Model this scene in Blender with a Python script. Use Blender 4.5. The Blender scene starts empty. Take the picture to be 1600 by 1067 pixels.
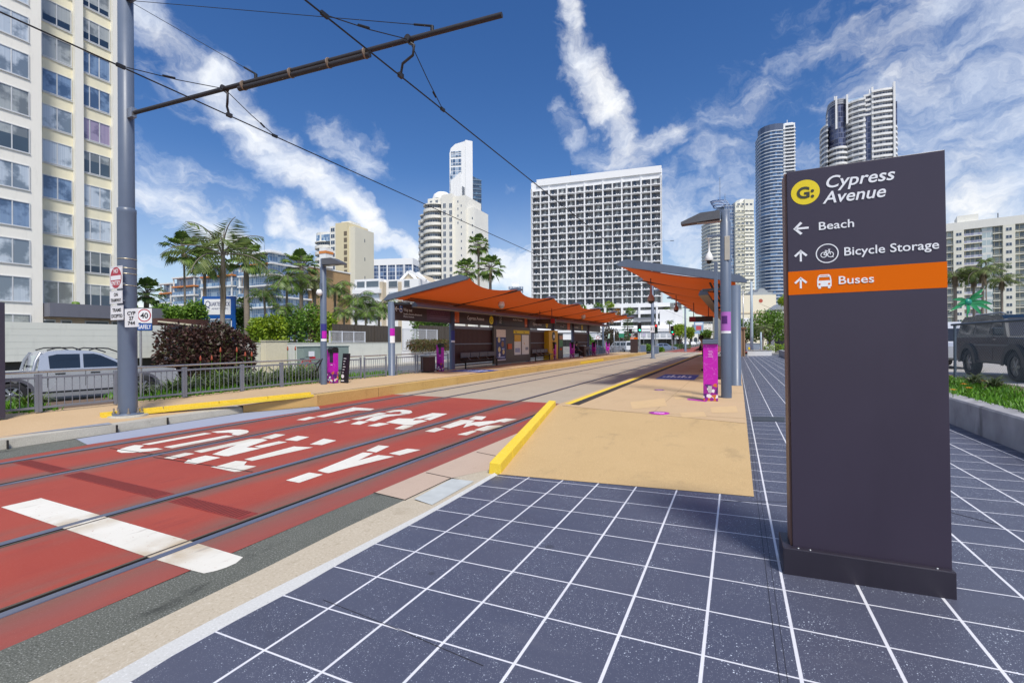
import bpy, math, random
from mathutils import Vector, Matrix
RND = random.Random(11)
SC = bpy.context.scene
COL = SC.collection
V = Vector
pi = math.pi

# ------------------------------------------------------------------ camera frame (z = 0 is the top of the tram rails)
FPX, YAW, ROLL, EYE = 728.0, math.atan(353 / 728.0), -0.006, 1.75
FW = V((-math.sin(YAW), math.cos(YAW), 0))
_r0 = V((math.cos(YAW), math.sin(YAW), 0)); _u0 = V((0, 0, 1))
RT = math.cos(ROLL) * _r0 + math.sin(ROLL) * _u0
UP = RT.cross(FW)
CAMP = V((0, 0, EYE))
def ray(x, y): return FW + RT * ((x - 800) / FPX) - UP * ((y - 533.5) / FPX)
def G(x, y, z=0.0):            # where a sight line meets a level plane
    d = ray(x, y); return CAMP + d * ((z - EYE) / d.z)
def PX(x, y, X):               # ... a plane along the track
    d = ray(x, y); return CAMP + d * (X / d.x)
def PY(x, y, Y):               # ... a plane across the track
    d = ray(x, y); return CAMP + d * (Y / d.y)
def PD(x, y, D): return CAMP + ray(x, y) * D
PN = V((-0.02647, 0.00412, 0.99964))      # the paved footway falls gently towards the track
def PV(x, y):
    d = ray(x, y); return CAMP + d * (-1.62 / d.dot(PN))
def pvz(x, y): return EYE + (-1.62 + 0.02647 * x - 0.00412 * y) / 0.99964

# ------------------------------------------------------------------ mesh builder
class MB:
    def __init__(s): s.v = []; s.f = []; s.m = []; s.sm = []
    def poly(s, pts, m=0, sm=False):
        b = len(s.v); s.v += [tuple(p) for p in pts]; s.f.append(tuple(range(b, b + len(pts)))); s.m.append(m); s.sm.append(sm); return s
    def grid(s, rows, m=0, sm=True, closed=False):
        b = len(s.v); n = len(rows[0])
        for r in rows: s.v += [tuple(p) for p in r]
        for i in range(len(rows) - 1):
            for j in range(n if closed else n - 1):
                k = (j + 1) % n
                s.f.append((b + i * n + j, b + i * n + k, b + (i + 1) * n + k, b + (i + 1) * n + j)); s.m.append(m); s.sm.append(sm)
        return s
    def box(s, x0, x1, y0, y1, z0, z1, m=0):
        p = [(x0, y0, z0), (x1, y0, z0), (x1, y1, z0), (x0, y1, z0), (x0, y0, z1), (x1, y0, z1), (x1, y1, z1), (x0, y1, z1)]
        b = len(s.v); s.v += p
        for q in ((0, 3, 2, 1), (4, 5, 6, 7), (0, 1, 5, 4), (1, 2, 6, 5), (2, 3, 7, 6), (3, 0, 4, 7)):
            s.f.append(tuple(b + i for i in q)); s.m.append(m); s.sm.append(False)
        return s
    def prism(s, pts, d, m=0, sm=False):
        d = V(d); a = [V(p) for p in pts]; c = [p + d for p in a]; n = len(a)
        s.poly(list(reversed(a)), m); s.poly(c, m)
        for i in range(n):
            k = (i + 1) % n; s.poly([a[i], a[k], c[k], c[i]], m, sm)
        return s
    def beam(s, a, b, w, h, m=0, up=(0, 0, 1)):
        a, b = V(a), V(b); d = (b - a).normalized(); r = d.cross(V(up))
        if r.length < 1e-5: r = d.cross(V((1, 0, 0)))
        r.normalize(); u = r.cross(d)
        q = [a - r * w / 2 - u * h / 2, a + r * w / 2 - u * h / 2, a + r * w / 2 + u * h / 2, a - r * w / 2 + u * h / 2]
        return s.prism(q, b - a, m)
    def tube(s, pts, r, n=10, m=0, caps=True):
        pts = [V(p) for p in pts]
        rs = r if isinstance(r, (list, tuple)) else [r] * len(pts)
        rows = []; ref = None
        for i, p in enumerate(pts):
            d = (pts[min(i + 1, len(pts) - 1)] - pts[max(i - 1, 0)]).normalized()
            if ref is None: ref = d.orthogonal().normalized()
            ref = (ref - d * ref.dot(d)).normalized(); t = d.cross(ref)
            rows.append([p + (ref * math.cos(2 * pi * k / n) + t * math.sin(2 * pi * k / n)) * rs[i] for k in range(n)])
        s.grid(rows, m, True, True)
        if caps: s.poly(list(reversed(rows[0])), m); s.poly(rows[-1], m)
        return s
    def lathe(s, prof, c=(0, 0, 0), n=20, m=0):
        rows = [[(c[0] + r * math.cos(2 * pi * k / n), c[1] + r * math.sin(2 * pi * k / n), c[2] + z) for k in range(n)] for r, z in prof]
        return s.grid(rows, m, True, True)
    def disc(s, c, r, ax='y', n=24, m=0, a=1.0):
        pts = []
        for k in range(n):
            x, y = a * r * math.cos(2 * pi * k / n), r * math.sin(2 * pi * k / n)
            pts.append((c[0] + x, c[1], c[2] + y) if ax == 'y' else (c[0], c[1] + x, c[2] + y) if ax == 'x' else (c[0] + x, c[1] + y, c[2]))
        return s.poly(pts, m)
    def ring(s, c, r0, r1, ax='y', n=28, m=0):
        for k in range(n):
            q = []
            for rr, kk in ((r0, k), (r1, k), (r1, k + 1), (r0, k + 1)):
                x, y = rr * math.cos(2 * pi * kk / n), rr * math.sin(2 * pi * kk / n)
                q.append((c[0] + x, c[1], c[2] + y) if ax == 'y' else (c[0], c[1] + x, c[2] + y) if ax == 'x' else (c[0] + x, c[1] + y, c[2]))
            s.poly(q, m)
        return s
    def mesh(s, name, mats):
        me = bpy.data.meshes.new(name); me.from_pydata(s.v, [], s.f)
        for m in (mats if isinstance(mats, (list, tuple)) else [mats]): me.materials.append(m)
        me.polygons.foreach_set('material_index', s.m); me.polygons.foreach_set('use_smooth', s.sm); me.update(); return me
    def build(s, name, mats, parent=None, bevel=0, loc=None):
        return put(name, s.mesh(name, mats), parent, bevel, loc)
def put(name, me, parent=None, bevel=0, loc=None):
    o = bpy.data.objects.new(name, me); COL.objects.link(o)
    if parent is not None: o.parent = parent
    if loc is not None: o.location = loc
    if bevel:
        b = o.modifiers.new('Bevel', 'BEVEL'); b.width = bevel; b.segments = 2; b.limit_method = 'ANGLE'; b.angle_limit = 0.6
    return o
def tag(o, label, cat, group=None):
    o['label'] = label; o['category'] = cat
    if group: o['group'] = group
    return o
def thing(name, label, cat, loc=(0, 0, 0), rz=0.0, group=None):
    o = bpy.data.objects.new(name, None); COL.objects.link(o); o.empty_display_size = 0.2
    o.location = loc; o.rotation_euler = (0, 0, rz); return tag(o, label, cat, group)
def struct(o): o['kind'] = 'structure'; return o
def stuff(o): o['kind'] = 'stuff'; return o
KIDS = {}
def copy_tree(o, parent=None):
    c = o.copy(); COL.objects.link(c)
    if parent is not None: c.parent = parent
    for ch in [x for x in bpy.data.objects if x.parent == o]: copy_tree(ch, c)
    return c
def again(o, loc, rz, label, sc=None):
    c = copy_tree(o); c.location = loc; c.rotation_euler = (0, 0, rz); c['label'] = label
    if sc: c.scale = (sc, sc, sc) if not isinstance(sc, tuple) else sc
    return c
_T = {}
def text_mesh(body, size, mat, ext=0.002, shear=0.0, bold=0.0, align='LEFT', sp=1.0, line=1.0):
    key = (body, size, mat.name, ext, shear, bold, align, sp)
    if key in _T: return _T[key]
    cu = bpy.data.curves.new('text', 'FONT'); cu.body = body; cu.size = size; cu.extrude = ext; cu.shear = shear; cu.offset = bold
    cu.align_x = align; cu.space_character = sp; cu.space_line = line; cu.resolution_u = 4
    t = bpy.data.objects.new('text', cu); COL.objects.link(t)
    dg = bpy.context.evaluated_depsgraph_get(); dg.update()
    me = bpy.data.meshes.new_from_object(t.evaluated_get(dg)); bpy.data.objects.remove(t); bpy.data.curves.remove(cu)
    me.materials.clear(); me.materials.append(mat); _T[key] = me; return me
def letter(name, body, size, mat, loc, parent, face='-y', width=None, **k):
    me = text_mesh(body, size, mat, **k); o = put(name, me, parent, 0, loc)
    o.rotation_euler = {'-y': (pi / 2, 0, 0), '+x': (pi / 2, 0, pi / 2), 'up': (0, 0, 0)}[face]
    if width:
        xs = [v.co.x for v in me.vertices]; o.scale = (width / (max(xs) - min(xs)), 1, 1)
    return o

# ------------------------------------------------------------------ materials
def srgb(r, g, b):
    f = lambda c: (c / 255 / 12.92) if c / 255 <= 0.04045 else ((c / 255 + 0.055) / 1.055) ** 2.4
    return (f(r), f(g), f(b))
class NT:
    def __init__(s, nt): s.nt = nt
    def n(s, t, **k):
        x = s.nt.nodes.new(t)
        for a, b in k.items(): setattr(x, a, b)
        return x
    def l(s, a, b): s.nt.links.new(a, b)
    def inp(s, sock, v):
        if hasattr(v, 'is_output') or isinstance(v, bpy.types.NodeSocket): s.l(v, sock)
        else: sock.default_value = v
    def math(s, op, a, b=None, c=None, clamp=False):
        x = s.n('ShaderNodeMath', operation=op); x.use_clamp = clamp; s.inp(x.inputs[0], a)
        if b is not None: s.inp(x.inputs[1], b)
        if c is not None: s.inp(x.inputs[2], c)
        return x.outputs[0]
    def mix(s, fac, a, b, mode='MIX'):
        x = s.n('ShaderNodeMix', data_type='RGBA', blend_type=mode); s.inp(x.inputs[0], fac)
        s.inp(x.inputs[6], a if not isinstance(a, tuple) else (*a[:3], 1)); s.inp(x.inputs[7], b if not isinstance(b, tuple) else (*b[:3], 1)); return x.outputs[2]
    def noise(s, vec, scale, detail=4, rough=0.55):
        x = s.n('ShaderNodeTexNoise'); x.inputs['Scale'].default_value = scale; x.inputs['Detail'].default_value = detail; x.inputs['Roughness'].default_value = rough
        if vec is not None: s.l(vec, x.inputs['Vector'])
        return x.outputs['Fac']
    def ramp(s, f, lo, hi): return s.smooth(f, lo, hi)
    def smooth(s, f, lo, hi):
        x = s.n('ShaderNodeMapRange', interpolation_type='SMOOTHSTEP'); s.inp(x.inputs['Value'], f)
        x.inputs['From Min'].default_value = lo; x.inputs['From Max'].default_value = hi; return x.outputs['Result']
    def pos(s, sc=(1, 1, 1)):
        g = s.n('ShaderNodeNewGeometry'); m = s.n('ShaderNodeMapping'); m.inputs['Scale'].default_value = sc; s.l(g.outputs['Position'], m.inputs['Vector']); return m.outputs[0]
    def obj(s, sc=(1, 1, 1)):
        g = s.n('ShaderNodeTexCoord'); m = s.n('ShaderNodeMapping'); m.inputs['Scale'].default_value = sc; s.l(g.outputs['Object'], m.inputs['Vector']); return m.outputs[0]
    def xyz(s, v):
        x = s.n('ShaderNodeSeparateXYZ'); s.l(v, x.inputs[0]); return x.outputs
def newmat(name):
    m = bpy.data.materials.new(name); m.use_nodes = True; nt = m.node_tree; b = nt.nodes['Principled BSDF']; return m, NT(nt), b
MATS = {}
def mat(name, col, rough=0.6, metal=0.0, var=0.12, scale=6.0, bump=0.0, bscale=60.0, stain=0.0, sc=(1, 1, 1), spec=None, coat=0.0, local=True):
    """a surface with soft mottling, optional streaky stains and fine bump"""
    if name in MATS: return MATS[name]
    m, t, b = newmat(name)
    v = t.obj(sc) if local else t.pos(sc)
    n = t.noise(v, scale, 5)
    k = t.math('MULTIPLY_ADD', n, 2 * var, 1 - var)
    c = t.mix(1.0, (*col, 1), t.n('ShaderNodeCombineColor').outputs[0], 'MULTIPLY')
    cc = c.node.inputs[7].links[0].from_node
    for i in range(3): t.l(k, cc.inputs[i])
    if stain:
        s2 = t.smooth(t.noise(t.obj((1.2, 1.2, 0.25)) if local else t.pos((1.2, 1.2, 0.25)), 2.5, 6, 0.65), 0.5, 0.72)
        c = t.mix(t.math('MULTIPLY', s2, stain), c, tuple(x * 0.35 for x in col))
    t.l(c, b.inputs['Base Color']); b.inputs['Metallic'].default_value = metal
    t.l(t.math('MULTIPLY_ADD', n, 0.2, rough - 0.1, clamp=True), b.inputs['Roughness'])
    if spec is not None: b.inputs['Specular IOR Level'].default_value = spec
    if coat: b.inputs['Coat Weight'].default_value = coat; b.inputs['Coat Roughness'].default_value = 0.06
    if bump:
        bp = t.n('ShaderNodeBump'); bp.inputs['Strength'].default_value = bump; bp.inputs['Distance'].default_value = 0.01
        t.l(t.noise(v, bscale, 4), bp.inputs['Height']); t.l(bp.outputs[0], b.inputs['Normal'])
    MATS[name] = m; return m
def glow(name, col, s):
    if name in MATS: return MATS[name]
    m, t, b = newmat(name); b.inputs['Base Color'].default_value = (*col, 1); b.inputs['Emission Color'].default_value = (*col, 1); b.inputs['Emission Strength'].default_value = s
    MATS[name] = m; return m
def leafmat(name, a, c, d=None, rough=0.5):
    """foliage: every leaf has its own tone between a and c, a few of tone d"""
    if name in MATS: return MATS[name]
    m, t, b = newmat(name); g = t.n('ShaderNodeNewGeometry'); r = g.outputs['Random Per Island']
    x = t.mix(r, a, c)
    if d: x = t.mix(t.smooth(t.math('FRACT', t.math('MULTIPLY', r, 7.31)), 0.78, 0.9), x, d)
    t.l(x, b.inputs['Base Color']); b.inputs['Roughness'].default_value = rough
    tr = t.n('ShaderNodeBsdfTranslucent'); t.l(x, tr.inputs['Color']); mx = t.n('ShaderNodeMixShader'); mx.inputs[0].default_value = 0.3
    t.l(b.outputs[0], mx.inputs[1]); t.l(tr.outputs[0], mx.inputs[2]); t.l(mx.outputs[0], t.nt.nodes['Material Output'].inputs[0])
    MATS[name] = m; return m
def glass(name, col, rough=0.06, var=0.35, scale=0.3):
    """window glass over a dark room: glossy, uneven"""
    return mat(name, col, rough + 0.1, 0.0, var, scale, spec=0.9, local=False)

BLUEGREY = mat('blue_grey_paint', (0.110, 0.142, 0.205), 0.42, 0.0, 0.08, 3, stain=0.12)
DKGREY = mat('dark_grey_metal', (0.035, 0.036, 0.042), 0.45, 0.3, 0.15, 8)
GALV = mat('galvanised_steel', (0.42, 0.43, 0.45), 0.35, 0.8, 0.15, 20)
WHITE = mat('white_paint', (0.78, 0.78, 0.77), 0.5, 0, 0.04, 2)
SIGNWHITE = mat('sign_white', (0.82, 0.83, 0.86), 0.45, 0, 0.02, 3)
BLACK = mat('black_plastic', (0.012, 0.012, 0.014), 0.4, 0, 0.1, 5)
ORANGE = mat('orange_vinyl', (0.72, 0.135, 0.0), 0.8, 0, 0.03, 3, spec=.15)
YELLOW = mat('yellow_sign', (0.80, 0.62, 0.01), 0.45, 0, 0.03, 3)
CHAR = mat('charcoal_panel', (0.043, 0.036, 0.058), 0.42, 0, 0.08, 1.2, stain=0.1)
DKTXT = mat('dark_lettering', (0.02, 0.02, 0.025), 0.5)
SIGNRED = mat('sign_red', (0.42, 0.012, 0.03), 0.4, 0, 0.04)
SIGNBLUE = mat('sign_blue', (0.01, 0.09, 0.36), 0.4, 0, 0.04)
MAGENTA = mat('magenta_vinyl', (0.50, 0.008, 0.42), 0.4, 0, 0.05, 4)
RUBBER = mat('tyre_rubber', (0.018, 0.018, 0.02), 0.8, 0, 0.15, 20)
# exposure and daylight
SKY_STR, SKY_SAT, SKY_HUE, SUN_E, SUN_ANG, EXPOSURE = 0.112, 1.30, 0.51, 3.0, 13.0, 0.42
CLOUD_A, CLOUD_B, CLOUD_STR = (.76, .82, .92), (1, .99, .96), 0.86
# ================================================================== GROUND
def paver_mat():
    m, t, b = newmat('dark_terrazzo_pavers')
    g = t.n('ShaderNodeNewGeometry')
    def dot(v, off):
        s = t.n('ShaderNodeVectorMath', operation='SUBTRACT'); t.l(g.outputs['Position'], s.inputs[0]); s.inputs[1].default_value = CAMP
        d = t.n('ShaderNodeVectorMath', operation='DOT_PRODUCT'); t.l(s.outputs[0], d.inputs[0]); d.inputs[1].default_value = v; return d.outputs['Value']
    H = 1.62
    u = t.math('DIVIDE', t.math('ADD', dot((0.99964, 0.003586, 0.02646), 0), 1.74743 * H), 0.27003 * H)
    v = t.math('DIVIDE', t.math('SUBTRACT', 3.26519 * H, dot((-0.003475, 0.999985, -0.00422), 0)), 0.27507 * H)
    def line(c, hw):
        f = t.math('ABSOLUTE', t.math('SUBTRACT', t.math('FRACT', t.math('ADD', c, 0.5)), 0.5))
        return t.math('SUBTRACT', 1.0, t.smooth(f, hw * 0.8, hw * 1.2))
    ln = t.math('MAXIMUM', line(u, 0.0195), line(v, 0.0125))
    cell = t.n('ShaderNodeCombineXYZ'); t.l(t.math('FLOOR', u), cell.inputs[0]); t.l(t.math('FLOOR', v), cell.inputs[1])
    wn = t.n('ShaderNodeTexWhiteNoise', noise_dimensions='2D'); t.l(cell.outputs[0], wn.inputs['Vector'])
    p = t.pos()
    base = t.mix(t.noise(p, 1.1, 6, 0.6), (0.066, 0.070, 0.106), (0.104, 0.108, 0.148))
    base = t.mix(t.math('MULTIPLY', wn.outputs['Value'], 0.35), base, (0.062, 0.072, 0.118))
    base = t.mix(t.math('MULTIPLY', t.noise(p, 90, 3), 0.4), base, (0.05, 0.06, 0.10))
    def specks(scale, r0, keep):
        vo = t.n('ShaderNodeTexVoronoi'); vo.inputs['Scale'].default_value = scale; t.l(p, vo.inputs['Vector'])
        rc = t.xyz(vo.outputs['Color'])
        big = t.math('MULTIPLY_ADD', rc[1], 0.8, 0.5)
        return t.math('MULTIPLY', t.math('LESS_THAN', vo.outputs['Distance'], t.math('MULTIPLY', big, r0)), t.math('GREATER_THAN', rc[0], keep))
    sp = t.math('MAXIMUM', specks(75, 0.23, 0.79), t.math('MULTIPLY', specks(170, 0.30, 0.70), 0.6))
    patch = t.smooth(t.noise(p, 2.3, 4), 0.38, 0.62)
    sp = t.math('MULTIPLY', sp, t.math('MULTIPLY_ADD', patch, 0.75, 0.25))
    c = t.mix(sp, base, (0.62, 0.68, 0.78))
    grime = t.smooth(t.noise(p, 0.9, 5), 0.58, 0.75)
    c = t.mix(t.math('MULTIPLY', grime, 0.35), c, (0.045, 0.045, 0.06)); c = t.mix(t.math('MULTIPLY', t.smooth(t.noise(t.pos((.5, 2.2, 1)), 1.3, 6, .7), .56, .74), .3), c, (.15, .155, .19)); c = t.mix(t.math('MULTIPLY', specks(3.1, .09, .62), .5), c, (.03, .03, .035))
    c = t.mix(t.math('MULTIPLY', ln, t.math('MULTIPLY_ADD', t.noise(p, 5, 4), 0.35, 0.68)), c, (0.80, 0.80, 0.84))
    t.l(c, b.inputs['Base Color'])
    t.l(t.math('MULTIPLY_ADD', t.noise(p, 3, 4), 0.22, 0.34), b.inputs['Roughness'])
    return m
PAVER = paver_mat()
RAILX = (-4.29, -5.83, -8.24, -9.78)
def red_mat():
    m, t, b = newmat('red_bus_lane_paint'); p = t.pos(); x = t.xyz(p)[0]
    d = None
    for r in RAILX:
        a = t.math('ABSOLUTE', t.math('SUBTRACT', x, r + (0.04 if r in (RAILX[1], RAILX[3]) else -0.04)))
        d = a if d is None else t.math('MINIMUM', d, a)
    c = t.mix(t.noise(p, 0.8, 6, 0.62), (0.28, 0.032, 0.021), (0.39, 0.070, 0.042))
    wear = t.math('MULTIPLY', t.math('SUBTRACT', 1.0, t.smooth(d, 0.06, 0.55)), t.smooth(t.noise(t.pos((1, 0.25, 1)), 3.0, 5), 0.30, 0.60))
    c = t.mix(t.math('MULTIPLY', wear, 0.85), c, (0.17, 0.095, 0.075))
    s = t.smooth(t.noise(t.pos((3, 0.6, 1)), 2.2, 6, 0.7), 0.52, 0.75)
    c = t.mix(t.math('MULTIPLY', s, 0.55), c, (0.20, 0.035, 0.03))
    c = t.mix(t.math('MULTIPLY', t.smooth(t.noise(p, 170, 2), 0.64, 0.7), 0.5), c, (0.62, 0.35, 0.3))
    out = t.smooth(x, -4.2, -4.05)                     # the strip outside the last rail is scuffed greyer
    c = t.mix(t.math('MULTIPLY', out, t.math('MULTIPLY_ADD', t.noise(p, 2.5, 5), 0.6, 0.15)), c, (0.23, 0.08, 0.07))
    t.l(c, b.inputs['Base Color']); b.inputs['Roughness'].default_value = 0.75
    bp = t.n('ShaderNodeBump'); bp.inputs['Strength'].default_value = 0.25; bp.inputs['Distance'].default_value = 0.004; t.l(t.noise(p, 220, 3), bp.inputs['Height']); t.l(bp.outputs[0], b.inputs['Normal'])
    return m
RED = red_mat()
def aggregate(name, a, c, spot, scale=160, rough=0.8, spotf=0.8, big=0.9, bump=0.4, dark=(0.1, 0.08, 0.05), df=0.25):
    m, t, b = newmat(name); p = t.pos()
    x = t.mix(t.noise(p, big, 6, 0.6), a, c)
    n = t.noise(p, scale, 3, 0.7)
    x = t.mix(t.math('MULTIPLY', t.smooth(n, 0.55, 0.68), spotf), x, spot)
    x = t.mix(t.math('MULTIPLY', t.smooth(n, 0.45, 0.32), df), x, dark)
    x = t.mix(t.math('MULTIPLY', t.smooth(t.noise(p, 1.7, 6, 0.7), 0.55, 0.75), df), x, dark)
    x = t.mix(t.math('MULTIPLY', t.smooth(t.noise(t.pos((1, .35, 1)), 2.0, 7, .75), .55, .70), df * .9), x, dark); x = t.mix(t.math('MULTIPLY', t.smooth(t.noise(p, 13, 5, .7), .66, .72), df * 1.2), x, dark)
    t.l(x, b.inputs['Base Color']); b.inputs['Roughness'].default_value = rough
    bp = t.n('ShaderNodeBump'); bp.inputs['Strength'].default_value = bump; bp.inputs['Distance'].default_value = 0.005; t.l(n, bp.inputs['Height']); t.l(bp.outputs[0], b.inputs['Normal'])
    MATS[name] = m; return m
SAND = aggregate('sand_coloured_aggregate', (0.465, 0.312, 0.142), (0.565, 0.39, 0.19), (0.78, 0.60, 0.33), 130, df=0.22)
SAND2 = aggregate('platform_sand_paving', (0.50, 0.345, 0.19), (0.57, 0.405, 0.235), (0.66, 0.50, 0.32), 60, df=0.10, bump=0.1)
SLAB = aggregate('track_slab_concrete', (0.36, 0.30, 0.225), (0.44, 0.37, 0.285), (0.5, 0.43, 0.34), 60, df=0.3, bump=0.1, dark=(0.16, 0.12, 0.09))
PINKC = aggregate('pinkish_concrete', (0.44, 0.33, 0.26), (0.52, 0.40, 0.31), (0.58, 0.46, 0.37), 80, df=0.12, bump=0.1)
GUTTER = aggregate('stained_concrete_gutter', (0.42, 0.36, 0.27), (0.54, 0.47, 0.36), (0.62, 0.56, 0.46), 55, df=0.45, bump=0.2, dark=(0.23, 0.18, 0.11))
KERB = aggregate('pale_concrete_kerb', (0.50, 0.50, 0.48), (0.62, 0.62, 0.60), (0.70, 0.70, 0.69), 70, df=0.22, bump=0.2, dark=(0.2, 0.2, 0.19))
KERB2 = aggregate('grey_concrete_kerb', (0.36, 0.34, 0.29), (0.52, 0.49, 0.42), (0.6, 0.57, 0.5), 70, df=0.4, bump=0.2, dark=(0.13, 0.12, 0.1))
ASPH = aggregate('old_asphalt', (0.085, 0.09, 0.075), (0.135, 0.14, 0.118), (0.42, 0.43, 0.40), 85, df=0.8, bump=0.9, big=1.6, dark=(0.016, 0.018, 0.015))
ROADM = aggregate('street_asphalt', (0.10, 0.105, 0.115), (0.15, 0.155, 0.165), (0.2, 0.2, 0.21), 60, df=0.2, bump=0.1)
GREYB = aggregate('blue_grey_road_coating', (0.28, 0.31, 0.40), (0.34, 0.37, 0.46), (0.4, 0.42, 0.5), 80, df=0.15, bump=0.1, dark=(0.16, 0.17, 0.22))
FACEY = aggregate('yellow_ochre_kerb_face', (0.50, 0.30, 0.09), (0.62, 0.42, 0.15), (0.66, 0.47, 0.2), 50, df=0.55, bump=0.1, dark=(0.26, 0.14, 0.05))
YELP = aggregate('yellow_road_paint', (0.72, 0.50, 0.03), (0.82, 0.60, 0.05), (0.86, 0.68, 0.15), 40, df=0.2, bump=0.15, dark=(0.5, 0.3, 0.04))
WMARK0 = aggregate('worn_white_road_paint', (0.70, 0.66, 0.57), (0.80, 0.78, 0.72), (0.86, 0.85, 0.8), 40, df=0.25, bump=0.1, dark=(0.5, 0.42, 0.3))
SOIL = aggregate('brown_soil', (0.10, 0.06, 0.035), (0.16, 0.10, 0.06), (0.25, 0.2, 0.14), 30, df=0.3)
BASEM = aggregate('far_ground', (0.16, 0.155, 0.14), (0.22, 0.21, 0.19), (0.26, 0.25, 0.22), 2, df=0.2, big=0.02, bump=0)
RAILM = mat('worn_rail_steel', (0.19, 0.21, 0.28), 0.35, 0.55, 0.25, 1.5, sc=(6, 0.4, 1), local=False)
GROOVE = mat('dirty_rail_groove', (0.018, 0.015, 0.014), 0.9, 0, 0.3, 5, local=False)

def mark_mat():
    m, t, b = newmat('tram_lane_lettering_paint'); p = t.pos(); x = t.xyz(p)[0]; d = None
    for r in RAILX:
        a = t.math('ABSOLUTE', t.math('SUBTRACT', x, r)); d = a if d is None else t.math('MINIMUM', d, a)
    c = t.mix(t.noise(p, 1.6, 6, .65), (.60, .57, .49), (.80, .78, .72))
    c = t.mix(t.math('MULTIPLY', t.math('SUBTRACT', 1.0, t.smooth(d, .06, .5)), t.smooth(t.noise(p, 2.4, 5), .3, .6)), c, (.46, .37, .25))
    c = t.mix(t.math('MULTIPLY', t.smooth(t.noise(t.pos((4, .5, 1)), 2.6, 6, .7), .56, .7), .6), c, (.33, .29, .25))
    c = t.mix(t.math('MULTIPLY', t.smooth(t.noise(p, 26, 5, .7), .63, .69), .8), c, (.34, .12, .09))
    t.l(c, b.inputs['Base Color']); b.inputs['Roughness'].default_value = .7; return m
WMARK = mark_mat()
def sheet(name, pts, m, z=None):
    mb = MB(); mb.poly([(p[0], p[1], p[2] if z is None else z) for p in pts]); return struct(mb.build(name, m))
sheet('ground', [(-2500, -600, -0.32), (2500, -600, -0.32), (2500, 4000, -0.32), (-2500, 4000, -0.32)], BASEM)

# --- the tram track bed, laid in strips between the grooved rails
mb = MB()
def strip(x0, x1, y0, y1, m): mb.poly([(x0, y0, 0), (x1, y0, 0), (x1, y1, 0), (x0, y1, 0)], m)
cuts = []
for i, r in enumerate(RAILX):
    s = -1 if i in (0, 2) else 1
    cuts.append((min(r - s * 0.04, r + s * 0.115), max(r - s * 0.04, r + s * 0.115)))
cuts.sort()
edges = [-10.42] + [c for q in cuts for c in q] + [None]
for y0, y1, m in ((-8, 12.36, 0), (12.36, 74, 1), (74, 150, 0)):
    for k in range(0, len(edges) - 2, 2):
        strip(edges[k], edges[k + 1], y0, y1, m)
xr = edges[-2]
b0, b1, b2 = G(0, 1016), G(584, 770), G(815, 674)
bk = b0 + (b0 - b1) * 2.5
mb.poly([(xr, bk.y, 0), (bk.x, bk.y, 0), b0, b1, (xr, b1.y, 0)], 0)
mb.poly([(xr, b1.y, 0), b1, b2, (b2.x + 0.02, 12.36, 0), (xr, 12.36, 0)], 0)
mb.poly([(b2.x, b2.y, 0), (-3.60, b2.y, 0), (-3.60, 12.36, 0), (b2.x + 0.02, 12.36, 0)], 0)
strip(xr, -3.6, 12.36, 74, 1); strip(xr, 3.5, 74, 150, 0)
mb.poly([(-10.42, 74, 0), (-10.42, 150, 0), (-16, 150, 0), (-16, 74, 0)], 2)
struct(mb.build('track_bed', [RED, SLAB, ROADM]))
mb = MB()
for y in (24.2, 37.5, 51):                       # expansion joints across the slab
    mb.box(-10.4, -3.75, y, y + 0.025, 0.001, 0.003)
for pts in (((0, 700), (60, 705)),):
    pass
mb.beam(G(172, 700, .002), G(300, 718, .002), 0.02, 0.003); mb.beam(G(240, 714, .002), G(395, 737, .002), 0.018, 0.003)
struct(mb.build('track_joints', GROOVE))
sheet('track_base', [(-11.3, -8, -0.06), (0.1, -8, -0.06), (0.1, 150, -0.06), (-11.3, 150, -0.06)], SLAB)

for i, r in enumerate(RAILX):
    s = 1 if i in (1, 3) else -1
    prof = [(-0.04, -0.05), (-0.04, 0.004), (-0.032, 0.008), (0.030, 0.008), (0.036, 0.0), (0.038, -0.03), (0.082, -0.03), (0.084, 0.004), (0.112, 0.004), (0.114, -0.05)]
    mb = MB(); ys = (-8, 150)
    for k in range(len(prof) - 1):
        (xa, za), (xb, zb) = prof[k], prof[k + 1]
        m = 1 if k in (4, 5, 6) else (0 if k < 4 else 2)
        q = [(r + s * xa, ys[0], za), (r + s * xb, ys[0], zb), (r + s * xb, ys[1], zb), (r + s * xa, ys[1], za)]
        mb.poly(q if s < 0 else q[::-1], m)
    o = mb.build('tram_rail', [RAILM, GROOVE, mat('rail_seal', (0.085, 0.07, 0.055), 0.8, 0, 0.4, 4, local=False)])
    tag(o, ['nearest grooved steel rail, beside the asphalt strip and pale gutter', 'second nearest grooved rail, through the middle of the word TRAM',
            'third grooved rail, the inner one of the far track', 'farthest grooved rail, close to the left platform kerb'][i], 'tram rail', 'tram rails')

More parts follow.
